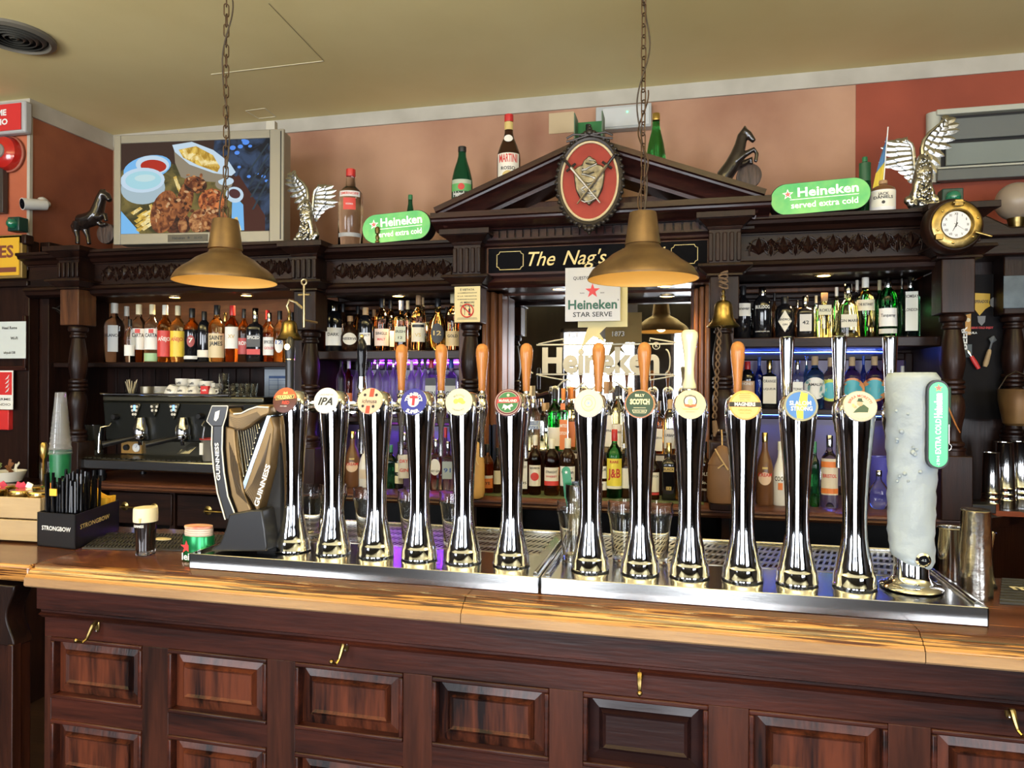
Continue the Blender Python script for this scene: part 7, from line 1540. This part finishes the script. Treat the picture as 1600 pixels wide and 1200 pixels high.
# worktop piece and bowl at the far left
MB().box(-4.2, -3.04, 2.60, 2.975, ZL - .04, ZL).build('worktop', DK_X, bb, bevel=.006); MB().box(-4.2, -3.04, 2.66, 2.97, 0, ZL - .04).build('cabinet_base', DK_Z, bb)
xx, yy = X(12, 2.78, 740), 2.78; o = thing('sachet_bowl', 'white oval bowl full of sachets at the far left of the back worktop', 'bowl', (xx, yy, ZL + .001)); MB().lathe([(.035, 0), (.06, .01), (.075, .045), (.080, .058), (.076, .058), (.06, .018), (.001, .012)], 32, cap=False).build('bowl', mat('porcelain', (.78, .76, .70), .15, coat=.5), o)
for k in range(12):
    q = thing('sugar_sachet', ('white', 'brown', 'green')[k % 3] + ' paper sachet in the white bowl at the far left', 'sachet', (xx + .05 * math.cos(k * 2.1), yy + .04 * math.sin(k * 2.1), ZL + .045 + .004 * k), 0, 'sachets in the white bowl', rot=(.5 * math.sin(k), .8 * math.cos(k * 1.7), k)); MB().box(-.006, .006, -.0015, .0015, -.02, .028).build('paper', pm([(.75, .72, .6), (.25, .10, .04), (.25, .35, .12)][k % 3]), q)
# ------------------------------------------------------------------ notices
o, w_, h_ = plate('no_alcohol_notice', 'cream notice with a red prohibition circle on the column left of the mirror', 'notice', 710, 750, 447, 503, 2.868, .003, mat('notice_cream', (.66, .54, .26), .45), 0)
b = MB()
for k, (s, sz) in enumerate((('È VIETATA', .012), ('LA SOMMINISTRAZIONE', .006), ('E LA VENDITA', .006), ('DI BEVANDE ALCOLICHE', .006), ('AI MINORI', .012), ('DI 18 ANNI', .012))): text(b, s, sz, 0, h_ - .014 - k * .0135, -.004, bold=.02, w=w_ * (1.1 if sz > .01 else 1.5))
b.box(-w_ * .8, w_ * .8, -.0042, -.004, -h_ + .012, -h_ + .0135); b.box(-w_ * .75, w_ * .75, -.0042, -.004, -h_ + .017, -h_ + .0183)
b.box(-.012, -.010, -.0042, -.004, -h_ * .62, -h_ * .30); disc(b, [(-.018, -h_ * .18), (-.011, -h_ * .34), (-.004, -h_ * .18)], -.0042); b.box(.006, .014, -.0042, -.004, -h_ * .62, -h_ * .25); b.box(.0085, .0115, -.0042, -.004, -h_ * .26, -h_ * .08); b.build('lettering', BLACKI, o, smooth=False)
b = MB(); zc_ = -h_ * .36; b.tube([(.027 * math.cos(k * PI / 14), -.005, zc_ + .027 * math.sin(k * PI / 14)) for k in range(29)], .0026, 5, cap=False); b.tube([(-.019, -.0055, zc_ + .019), (.019, -.0055, zc_ - .019)], .0024, 5); b.build('prohibition_circle', RED, o)
o, w_, h_ = plate('star_serve_plaque', 'brushed silver hanging plaque with red star in front of the mirror', 'plaque', 883, 969, 416, 501, 2.76, .004, mat('brushed_silver', (.42, .41, .40), .45, .35), 0)
b = MB(); disc(b, star(.030, 0, h_ * .12), -.005); b.build('star', RED, o, smooth=False)
b = MB(); text(b, 'Heineken', .05, 0, -h_ * .40, -.005, bold=.03, w=w_ * 1.78); b.build('lettering', DGREEN, o, smooth=False); b = MB(); text(b, 'STAR SERVE', .026, 0, -h_ * .76, -.005, bold=.015, w=w_ * 1.42); text(b, 'QUESTO È UN LOCALE', .018, .01, h_ * .60, -.005, w=w_ * 1.6); text(b, 'TRADE', .006, -w_ * .38, h_ * .04, -.005); text(b, 'MARK', .006, w_ * .36, h_ * .04, -.005); text(b, 'R', .010, w_ * .93, -h_ * .24, -.005); b.build('lettering', BLACKI, o, smooth=False)
b = MB(); b.tube([(0, .0, h_ - .004), (.004, -.006, h_ + .012), (0, 0, h_ + .02), (-.004, .04, h_ + .03), (0, .12, h_ + .035)], .0022, 6); b.build('cord', BLACKP, o)
CARD = mat('yellow_cream_card', (.66, .56, .26), .5)
xx, zz = P(941, 481, 2.80); o = thing('star_card', 'yellowish card with a cut star hanging behind the silver plaque', 'card', (xx, 2.80, zz)); s = 2.8 / 1110
MB().box(-38 * s, 39 * s, 0, .003, -30 * s, 34 * s).build('card', CARD, o)
MB().prism([(p * s, q * s) for p, q in ((-22, -30), (6, -30), (-4, -40), (8, -57), (-8, -46), (-14, -44), (-30, -60), (-31, -66), (-34, -66), (-26, -40))][::-1], .0, .003).build('star_tip', CARD, o)
o, w_, h_ = plate('duty_schedule', 'white printed schedule sheet pinned behind the coffee glasses', 'notice', 413, 470, 577, 629, 3.39, .002, mat('paper_blue_white', (.50, .56, .62), .6), 0)
b = MB(); b.box(-w_ * .75, w_ * .8, -.003, -.0025, h_ * .45, h_ * .6)
for k in range(4): b.box(-w_ * .75 + k * w_ * .5, -w_ * .75 + k * w_ * .5 + .002, -.003, -.0025, -h_ * .8, h_ * .5)
for k in range(5): b.box(-w_ * .75, w_ * .8, -.003, -.0025, -h_ * .8 + k * h_ * .28, -h_ * .8 + k * h_ * .28 + .0015)
b.build('table_lines', mat('blue_ink', (.06, .12, .28), .5), o, smooth=False)
# ------------------------------------------------------------------ bells, pouches, opener
def bell(u, vt, vb_, wpx, Y, label, zhook):
    x = X(u, Y, vb_); s = Y / (1080 + .23 * (u - 800)); r = wpx / 2 * s; H = (vb_ - vt) * s; o = thing('brass_bell', label, 'bell', (x, Y, Z(u, vb_, Y)))
    pf = [(1, 0), (1.02, .03), (.92, .09), (.78, .18), (.66, .34), (.60, .52), (.57, .70), (.52, .84), (.40, .94), (.15, 1.0), (.001, 1.0)]
    MB().lathe([(a * r, z * H) for a, z in pf] , 36, cap=False).build('bell_body', BRASS, o, ang=50); MB().lathe([(a * r * .93, z * H * .94) for a, z in pf[:-3]], 30, cap=False).build('bell_inside', mat('dark_brass', (.16, .11, .04), .5, .8), o)
    b = MB(); b.tube([(0, 0, H * .9), (0, 0, H * .1)], .003, 6); b.ball((0, 0, H * .06), .010, 10, 8); b.build('clapper', BRASS, o)
    b = MB(); b.lathe([(.008, H), (.010, H + .01), (.005, H + .02), (.008, H + .03), (.004, H + .04)], 12); b.build('crown', BRASS, o)
    return o, r, H
o, r_, H_ = bell(1130, 469, 511, 49, 2.76, 'brass bell hanging from the column right of the mirror', 0)
b = MB(); b.tube([(0, 0, H_ + .03), (0, .0, H_ + .06), (0, .03, H_ + .075), (0, .10, H_ + .075)], .005, 8); b.build('hanger', IR, o)
b = MB()
for k in range(5): b.tube([(.016 * math.cos(t_ * .9 + k), -.006 + .006 * math.sin(t_ + k), H_ + .05 + .012 * k + .008 * math.sin(t_ * .8)) for t_ in range(8)], .0035, 6)
b.build('cord_knot', mat('hemp_dark', (.16, .10, .06), .8), o)
b = MB(); n = 44; Ld = (655 - 511) * .00243
for k in range(2): b.tube([(-.012 + .007 * math.cos(t_ * .9 + k * PI) - .018 * (t_ / n), .01 + .007 * math.sin(t_ * .9 + k * PI), -Ld * t_ / n) for t_ in range(n)], .0032, 6)
b.tube([(-.03, .01, -Ld), (-.026, .01, -Ld - .03), (-.03, .01, -Ld - .06)], [.008, .011, .004], 8); b.build('bell_rope', mat('hemp_brown', (.18, .11, .06), .8), o)
o, r_, H_ = bell(452, 500, 531, 42, 2.74, 'brass bell hanging from an anchor bracket left of the second column', 0)
b = MB(); b.tube([(0, 0, H_ + .03), (-.012, 0, H_ + .06), (.0, .0, H_ + .085), (.03, .0, H_ + .075), (.050, .02, H_ + .05)], .006, 8); b.tube([(.052, .03, H_ - .03), (.052, .03, H_ + .15)], .006, 8); b.tube([(.025, .03, H_ + .11), (.080, .03, H_ + .11)], .005, 8); b.tube([(.052 + .012 * math.cos(k * PI / 6), .03, H_ + .165 + .012 * math.sin(k * PI / 6)) for k in range(13)], .004, 6, cap=False); b.tube([(.052, .03, H_ + .0), (.052, .14, H_ + .0)], .006, 6); b.build('anchor_bracket', mat('pale_brass', (.62, .50, .28), .35, .9), o)
def pouch(u, vt, vb_, wpx, Y, m, label):
    x = X(u, Y, vb_); s = Y / (1080 + .23 * (u - 800)); w_ = wpx / 2 * s; H = (vb_ - vt) * s; o = thing('leather_pouch', label, 'pouch', (x, Y, Z(u, vb_, Y)))
    b = MB(); b.lathe([(w_ * .55, 0), (w_ * .85, H * .03), (w_, H * .12), (w_ * .95, H * .60), (w_ * .90, H * .66)], 20, sy=.5); ob = b.build('bag', m, o)
    MB().lathe([(w_ * .92, H * .66), (w_ * .95, H * .68), (w_ * .55, H * .88), (w_ * .30, H * .98), (w_ * .1, H)], 20, sy=.5).build('flap', m, o)
    b = MB(); b.tube([(-w_ * .5, -w_ * .5, H * .95), (-w_ * .1, -w_ * .55, H * .78), (w_ * .35, -w_ * .5, H * .60), (w_ * .1, -w_ * .52, H * .70), (-w_ * .3, -w_ * .5, H * .62)], .003, 6); b.tube([(0, 0, H), (0, .02, H * 1.15), (0, .04, H * 1.25)], .003, 6); b.build('thong', mat('light_thong', (.55, .38, .18), .6), o)
pouch(1128, 696, 788, 46, 2.79, mat('brown_leather', (.20, .10, .045), .55, var=(.14, .07, .03), ns=10), 'brown leather pouch tied to the column right of the mirror')
pouch(744, 690, 779, 28, 2.82, mat('tan_leather', (.58, .34, .10), .55, var=(.45, .25, .08), ns=10), 'tan leather pouch tied to the column left of the mirror')
xx = X(1484, 2.85, 690); o = thing('bar_opener', 'steel bottle opener hanging on a green ribbon from the right column', 'opener', (xx, 2.868, Z(1484, 705, 2.85)))
b = MB(); b.tube([(.011 * math.cos(a), 0, .013 + .012 * math.sin(a)) for a in [PI / 2 + .35 + k * (2 * PI - .7) / 14 for k in range(15)]], .0028, 6); b.box(-.005, .005, -.002, .002, .025, .095); b.build('opener', STEEL2, o, bevel=.001)
MB().box(-.009, .009, -.001, .001, .085, .23).build('ribbon', mat('green_ribbon', (.01, .06, .03), .6), o)
xx, zz = P(1478, 650, 2.85); o = thing('wooden_pick', 'thin wooden stick slanting across the right column', 'stick', (xx, 2.862, zz)); b = MB(); b.tube([(0, 0, .06), (.035, 0, -.03), (.05, 0, -.06)], [.003, .003, .002], 6); b.build('stick', HW, o)
# ------------------------------------------------------------------ right end: board with stickers, tools, shaker tins
yb_ = 3.462
o, w_, h_ = plate('sticker_board', 'black board with beer stickers between the two right columns', 'board', 1499, 1566, 428, 655, 3.45, .008, mat('board_black', (.009, .008, .009), .6, spec=.1), 0)
so, oz_ = o.location.x, o.location.z
def at(u, v): x_, z_ = P(u, v, 3.44); return x_ - so, z_ - oz_
x_, z_ = at(1532, 474); b = MB(); disc(b, [(x_ - .040, z_ + .048), (x_ + .040, z_ + .042), (x_ + .040, z_ - .012), (x_ + .022, z_ - .024), (x_, z_ - .052), (x_ - .022, z_ - .020), (x_ - .038, z_ - .012)][::-1], -.0092); st = b.build('yellow_sticker', mat('sticker_yellow', (.62, .38, .03), .5), o, smooth=False)
b = MB(); text(b, 'DESPERADOS', .018, x_, z_ + .008, -.0096, bold=.03, w=.066); b.build('lettering', BLACKI, st, smooth=False)
x_, z_ = at(1508, 528); b = MB(); text(b, 'BEER', .034, 0, 0, 0, bold=.03, w=.10, M=T(x_, -.0095, z_) @ RY(-PI / 2)); x_, z_ = at(1518, 520); text(b, 'TEQUILA', .012, x_, z_, -.0095, bold=.02); b.build('white_lettering', WHITE, o, smooth=False)
x_, z_ = at(1514, 487); b = MB(); disc(b, [(x_ - .011, z_ - .10), (x_ + .011, z_ - .10), (x_ + .011, z_ - .01), (x_ + .005, z_ + .03), (x_ + .005, z_ + .06), (x_ - .005, z_ + .06), (x_ - .005, z_ + .03), (x_ - .011, z_ - .01)], -.0092); st = b.build('bottle_sticker', mat('sticker_amber', (.55, .28, .05), .5), o, smooth=False); b = MB(); disc(b, circ(.009, 14, x_, z_ - .035), -.0096); b.build('bottle_sticker_label', CREAM, st, smooth=False)
x_, z_ = at(1536, 512); b = MB(); text(b, 'SERVE COLD ENJOY', .012, x_, z_, -.0095, bold=.03, w=.085); b.build('red_lettering', RED, o, smooth=False)
x_, z_ = at(1535, 500); b = MB(); disc(b, [(x_ - .016, z_ + .018), (x_ + .016, z_ + .018), (x_ + .013, z_ - .008), (x_, z_ - .024), (x_ - .013, z_ - .008)][::-1], -.0092); disc(b, circ(.022, 16, at(1556, 472)[0], at(1556, 472)[1]), -.0092); b.build('grey_sticker', mat('sticker_grey', (.20, .20, .20), .5), o, smooth=False)
x_, z_ = at(1511, 548); b = MB(); disc(b, [(x_ - .022, z_ - .028), (x_ + .022, z_ - .028), (x_ + .022, z_ + .028), (x_ - .022, z_ + .028)], -.0092); b.build('dark_sticker', mat('sticker_dark', (.06, .08, .09), .5), o, smooth=False)
xx, zz = P(1547, 560, 3.4); o = thing('wooden_handled_opener', 'opener with a wooden handle hanging on the sticker board', 'opener', (xx, 3.43, zz), rot=(0, .25, 0)); MB().lathe([(.008, -.035), (.011, -.02), (.009, .03), (.006, .04)], 12).build('handle', PALEW, o); MB().lathe([(.004, .04), (.004, .07), (.016, .085), (.003, .10)], 10, sy=.3).build('blade', mat('dark_card', (.08, .09, .10), .5), o)
xx, zz = P(1528, 566, 3.4); o = thing('red_opener', 'small red opener hanging on the sticker board', 'opener', (xx, 3.43, zz), rot=(0, -.5, 0)); MB().lathe([(.008, -.03), (.010, 0), (.008, .03)], 12, sy=.6).build('handle', RED, o); MB().lathe([(.004, .03), (.006, .05), (.002, .06)], 10, sy=.4).build('head', STEEL2, o)
o, w_, h_ = plate('small_glass_picture', 'small grey-blue picture fixed on the far right column block', 'picture', 1568, 1606, 430, 481, 3.342, .006, mat('grey_blue_print', (.10, .14, .17), .25, var=(.04, .06, .08), ns=12), .001)
xx = X(1592, 3.26, 640); o = thing('hanging_bucket', 'brown hanging bucket in front of the far right column', 'bucket', (xx, 3.27, Z(1592, 668, 3.12))); MB().lathe([(.040, 0), (.052, .01), (.068, .10), (.070, .145), (.072, .148), (.066, .146), (.05, .02), (.001, .015)], 30, cap=False).build('pail', mat('bucket_brown', (.24, .14, .05), .4, .4, var=(.16, .08, .03), ns=6), o); b = MB(); b.tube([(-.07, 0, .145), (-.04, .0, .20), (0, .02, .22), (.04, 0, .20), (.07, 0, .145)], .003, 6); b.build('bail', IR, o)
for u, vb_, vt, Y, w_, lb in ((1548, 773, 707, 3.18, 26, 'left ridged steel shaker tin on the right back ledge'), (1570, 772, 691, 3.25, 28, 'middle tall steel shaker tin on the right back ledge'), (1593, 757, 690, 3.31, 28, 'right steel shaker tin at the edge of the right back ledge')):
    s = Y / (1080 + .23 * (u - 800)); tin(u, vb_, ZL, w_ / 2 * s * 1.05, w_ / 2 * s * .85, Z(u, vt, Y) - ZL, lb, Y=Y, bands=3)
xx = X(1528, 3.08, 775); o = thing('black_case', 'flat black case beside the shaker tins', 'case', (xx, 3.10, ZL + .001)); MB().box(-.06, .06, -.03, .05, 0, .035).build('case', BLACKP, o, bevel=.004)
o = thing('orange_mat', 'orange-red mat under the black case at the right', 'mat', (X(1545, 3.1, 785), 3.12, ZL + .0003)); MB().box(.0, .13, -.09, .03, 0, .0008).build('mat', mat('orange_red_mat', (.35, .07, .03), .7), o)
# ------------------------------------------------------------------ espresso machine
EM = thing('espresso_machine', 'black two-group espresso machine with steel trim on the left worktop', 'coffee machine', (X(245, 3.0, 700), 3.0, ZL))
ex, ez = EM.location.x, ZL
def e(u, v, Y=3.0): x_, z_ = P(u, v, Y); return x_ - ex, z_ - ez
DKM = mat('espresso_black', (.009, .010, .009), .3, spec=.3); OLM = mat('smoked_steel', (.16, .15, .11), .25, .9)
xl, zt__ = e(160, 617); xr_ = e(412, 617)[0]; zb1 = e(245, 628)[1]
MB().box(xl, xr_, 0, .34, zb1, zt__ - .004).build('top_deck', OLM, EM, bevel=.006); b = MB(); b.tube([(xl, .30, zt__ + .004), (xl, -.01, zt__ + .004), (xr_ - .18, -.01, zt__ + .004)], .006, 8); b.build('cup_rail', STEEL2, EM)
zm1 = e(245, 690)[1]; MB().prism([(xl + .02, zm1), (xr_ - .02, zm1), (xr_, zb1), (xl, zb1)], .0, .30).build('body', DKM, EM, bevel=.008)
zq0, zq1 = e(245, 716)[1], zm1; MB().box(xl + .06, xr_ - .05, .10, .30, zq0, zq1).build('back_splash', OLM, EM)
zd0, zd1 = e(245, 733)[1], e(245, 714)[1]; MB().box(e(143, 0)[0], xr_, -.10, .30, zd0, zd1 - .006).build('drip_tray', STEEL, EM, bevel=.008); b = MB()
for k in range(26): xk = e(143, 0)[0] + .02 + k * .028; b.box(xk, xk + .018, -.085, .09, zd1 - .006, zd1 - .002)
b.build('tray_grid', OLM, EM)['kind'] = 'stuff'
for xk in (e(170, 0)[0], xr_ - .06):
    for yk in (-.03, .25): MB().lathe([(.016, 0), (.016, zd0)], 14, (xk, yk, 0)).build('foot', BLACKP, EM)
PADL = mat('pad_blue', (.1, .25, 1), .3, emit=3.5, ecol=(.12, .3, 1))
for u, big in ((213, 1), (244, 0), (274, 1)):
    x_, z_ = e(u, 640); w1 = .030 if big else .022; hh_ = .050 if big else .036
    p = MB().prism([(x_, z_ - hh_), (x_ + w1, z_ + .02), (x_ + w1, z_ + .03), (x_ - w1, z_ + .03), (x_ - w1, z_ + .02)], -.012, .0).build('control_pad', OLM, EM, bevel=.002); b = MB()
    for j in range(3 if big else 2):
        for i in (-1, 1): b.lathe([(.0062, 0), (.0062, .003), (.001, .003)], 12, (x_ + i * (.015 - .004 * j), -.012, z_ + .015 - j * .019), M=RX(PI / 2), cap=False)
    b.build('button', mat('button_white', (.75, .72, .66), .3), p)
    if big: MB().box(x_ - .005, x_ + .005, -.014, -.012, z_ - .005, z_ + .022).build('display', PADL, p)
for u in (224, 290):
    x_, z_ = e(u, 668); b = MB(); b.lathe([(.022, -.04), (.034, -.03), (.034, .0), (.026, .02), (.020, .05)], 26, (x_, -.02, z_)); g_ = b.build('group_head', CHROME, EM)
    b = MB(); b.lathe([(.036, 0), (.038, .004), (.038, .018), (.034, .022)], 28, (x_, -.02, z_ - .055)); b.tube([(x_, -.02, z_ - .05), (x_, -.02, z_ - .085)], .010, 10); b.build('filter_basket', CHROME, EM)
    b = MB(); b.tube([(x_, -.05, z_ - .045), (x_ - .035, -.09, z_ - .055), (x_ - .10, -.15, z_ - .075)], [.009, .013, .015], 12); o_ = b.build('portafilter_handle', BLACKP, EM)
for s, u in ((1, 170), (-1, 330)):
    x_, z_ = e(u, 665); b = MB(); b.tube([(x_ + .03 * s, -.01, z_ + .02), (x_ + .03 * s, -.03, z_), (x_, -.05, z_ - .005), (x_ - .005, -.055, z_ - .06), (x_ - .002, -.06, z_ - .13)], .0045, 8); b.build('steam_wand', STEEL2, EM)
    b = MB(); b.lathe([(.014, 0), (.016, .02), (.012, .03)], 16, (x_ + .05 * s, -.0, z_ + .045), M=RX(PI / 2)); b.build('steam_knob', BLACKP, EM)
x_, z_ = e(205, 699, 3.09); gp = MB().box(x_ - .055, x_ + .065, .085, .10, z_ - .03, z_ + .03).build('gauge_panel', mat('amber_panel', (.55, .32, .10), .3, .4), EM)
b = MB(); b.lathe([(.022, 0), (.022, .006), (.019, .008), (.001, .008)], 26, (x_ + .038, .085, z_), M=RX(PI / 2), cap=False); b.build('pressure_gauge', WHITE, gp); b = MB(); b.lathe([(.016, 0), (.014, .014)], 18, (x_ - .02, .085, z_), M=RX(PI / 2)); b.build('knob', BLACKP, gp)
MB().tube([(x_ + .038, .0765, z_), (x_ + .046, .0765, z_ + .012)], .0008, 4).build('needle', BLACKI, gp)
b = MB()
for k in range(7): xk, zk = e(287 + k * 3, 700, 3.0); b.tube([(xk, .06, zk + .02), (xk - .02, .03, zk), (xk - .045, .01, zk - .03)], .0012, 5)
b.build('wire_whisk', STEEL2, EM)
xx, zz = X(327, 2.93, 700), zd1 - .002 + ZL; o = thing('milk_pitcher', 'grey milk pitcher with a red rim on the drip tray of the machine', 'pitcher', (xx, 2.945, zz + .001)); MB().lathe([(.036, 0), (.038, .006), (.044, .09), (.052, .100), (.048, .100), (.040, .088), (.034, .006), (.001, .004)], 30, cap=False).build('jug', mat('pitcher_grey', (.34, .32, .28), .3, .5), o); MB().lathe([(.0515, .100), (.052, .104), (.048, .104), (.046, .100)], 30, cap=False).build('rim', RED, o); MB().box(-.03, -.012, -.046, -.040, .03, .085).build('tag', WHITE, o)
xx = X(148, 3.05, 700); o = thing('coffee_grinder', 'dark cylindrical grinder left of the espresso machine', 'grinder', (xx, 3.05, ZL + .001)); MB().lathe([(.055, 0), (.055, .02), (.03, .03), (.03, .06)], 24).build('base', BLACKP, o); MB().lathe([(.040, .06), (.040, .14), (.036, .145)], 26).build('body', mat('grinder_grey', (.05, .055, .055), .4), o); MB().lathe([(.038, .145), (.042, .15), (.044, .26), (.046, .265), (.046, .272), (.001, .273)], 26, cap=False).build('hopper', mat('smoked_plastic', (.03, .03, .03), .08, coat=.5), o)
# crockery on the machine
ZE = ZL + zt__ - .0035; PORC = mat('porcelain', (.78, .76, .70), .15)
g_ = 'cups and saucers on the espresso machine'
me = None
for k in range(7):
    o = thing('saucer', 'white saucer in the stack on the espresso machine, %s from the bottom' % ordn[k], 'saucer', (X(249, 3.14, 610), 3.14, ZE + .0058 * k), 0, 'stacked saucers')
    if me is None: c_o = MB().lathe([(.035, 0), (.040, .002), (.068, .010), (.068, .0115), (.040, .0045), (.001, .0035)], 32, cap=False).build('dish', PORC, o); me = c_o.data
    else: c_o = bpy.data.objects.new('dish', me); COL.objects.link(c_o); c_o.parent = o
def cup(u, Y, dz, label, r=.034, up=True, tilt=0, logo=True):
    o = thing('coffee_cup', label, 'cup', (X(u, Y, 610), Y, ZE + dz), g_ and 0, g_, rot=(0, tilt, 0)); H = r * 1.45
    pf = [(r * .55, 0), (r * .7, H * .1), (r * .95, H * .5), (r, H), (r - .0025, H), (r * .88, H * .5), (r * .6, H * .14), (.001, H * .12)]
    if not up: pf = [(a, H - z) for a, z in pf]
    MB().lathe(pf, 28, cap=False).build('bowl', PORC, o); b = MB(); b.tube([(r * .9, 0, H * .75), (r * 1.35, 0, H * .78), (r * 1.4, 0, H * .45), (r * .85, 0, H * .3)], .0035, 8); b.build('handle', PORC, o)
    if logo: b = MB(); text(b, 'caffè', r * .45, 0, H * .55, 0, bold=.02, shear=.2, curve=(r * .985, 0)); b.build('print', BLACKI, o, smooth=False)
cup(268, 3.04, .004, 'white cup tilted against the stack of saucers', .036, False, .35); cup(285, 3.12, .038, 'white cup on the upper layer, left of the middle'); cup(305, 3.12, .036, 'white cup on the upper layer, middle'); cup(323, 3.12, .026, 'white cup on the upper layer, right')
cup(287, 3.04, 0, 'white cup in the front row on the machine, left', .034, False); cup(303, 3.05, 0, 'white cup in the front row on the machine, middle', .033, False); cup(329, 3.03, 0, 'small white cup in the front row on the machine, right', .030, False)
cup(290, 3.20, 0, 'white cup hidden at the back left of the machine top', logo=False); cup(312, 3.20, 0, 'white cup hidden at the back middle of the machine top', logo=False); cup(333, 3.14, .02, 'dark-printed white cup beside the stack of glasses', .03)
xx = X(324, 3.02, 610); o = thing('red_coffee_box', 'small red coffee box between the cups on the machine', 'box', (xx, 2.995, ZE + .001)); MB().box(-.020, .020, 0, .02, 0, .050).build('box', RED, o, bevel=.001); b = MB(); text(b, 'caffè', .013, 0, .030, -.0006, bold=.02); b.build('lettering', WHITE, o, smooth=False)
xx = X(223, 3.03, 610); o = thing('metal_cup', 'dull metal cup left of the saucers on the machine', 'cup', (xx, 3.06, ZE + .001)); MB().lathe([(.030, 0), (.031, .045), (.029, .046), (.028, .004), (.001, .003)], 26, cap=False).build('cup', mat('dull_metal', (.30, .27, .20), .4, .8), o)
xx = X(198, 3.03, 610); o = thing('stirrer_glass', 'glass full of stirrers at the left of the machine top', 'glass', (xx, 3.06, ZE + .001)); MB().lathe([(.024, 0), (.034, .062), (.032, .062), (.0225, .004), (.001, .004)], 24, cap=False).build('tumbler', GL, o)
b = MB()
for k in range(12): a = k * 2.4; b.tube([(.010 * math.cos(a), .010 * math.sin(a), .006), (.028 * math.cos(a + .3), .024 * math.sin(a + .3), .075 + .006 * math.sin(k))], .0018, 5)
b.build('stirrer', mat('stirrer_beige', (.66, .56, .38), .6), o)['kind'] = 'stuff'
me = None
def shot(u, Y, dz, label, grp):
    global me
    o = thing('coffee_glass', label, 'glass', (X(u, Y, 610), Y, ZE + dz + .0005), 0, grp)
    if me is None: c_o = MB().lathe([(.018, 0), (.019, .004), (.0245, .048), (.0232, .048), (.0165, .006), (.001, .006)], 18, cap=False).build('tumbler', GL, o); me = c_o.data
    else: c_o = bpy.data.objects.new('tumbler', me); COL.objects.link(c_o); c_o.parent = o
for k in range(5): shot(350, 3.06, .016 * k, 'small coffee glass nested in the tall stack, %s from the bottom' % ordn[k], 'nested coffee glasses')
for j, u in enumerate((364, 377, 386, 395)):
    for k in range(2): shot(u, 3.06 + .055 * (j % 2), .016 * k, 'small coffee glass right of the tall stack, %s column, %s' % (ordn[j], 'upper' if k else 'lower'), 'small coffee glasses in low stacks')
# blue cups behind the ice column
o = thing('blue_plastic_cup', 'violet-blue ribbed plastic cup behind the ice column', 'cup', (X(1382, 3.1, 760), 3.16, ZL + .001)); MB().lathe([(.03, 0), (.046, .20), (.044, .20), (.028, .004), (.001, .003)], 20, cap=False).build('cup', mat('violet_plastic', (.16, .16, .75), .25, trans=.5), o)
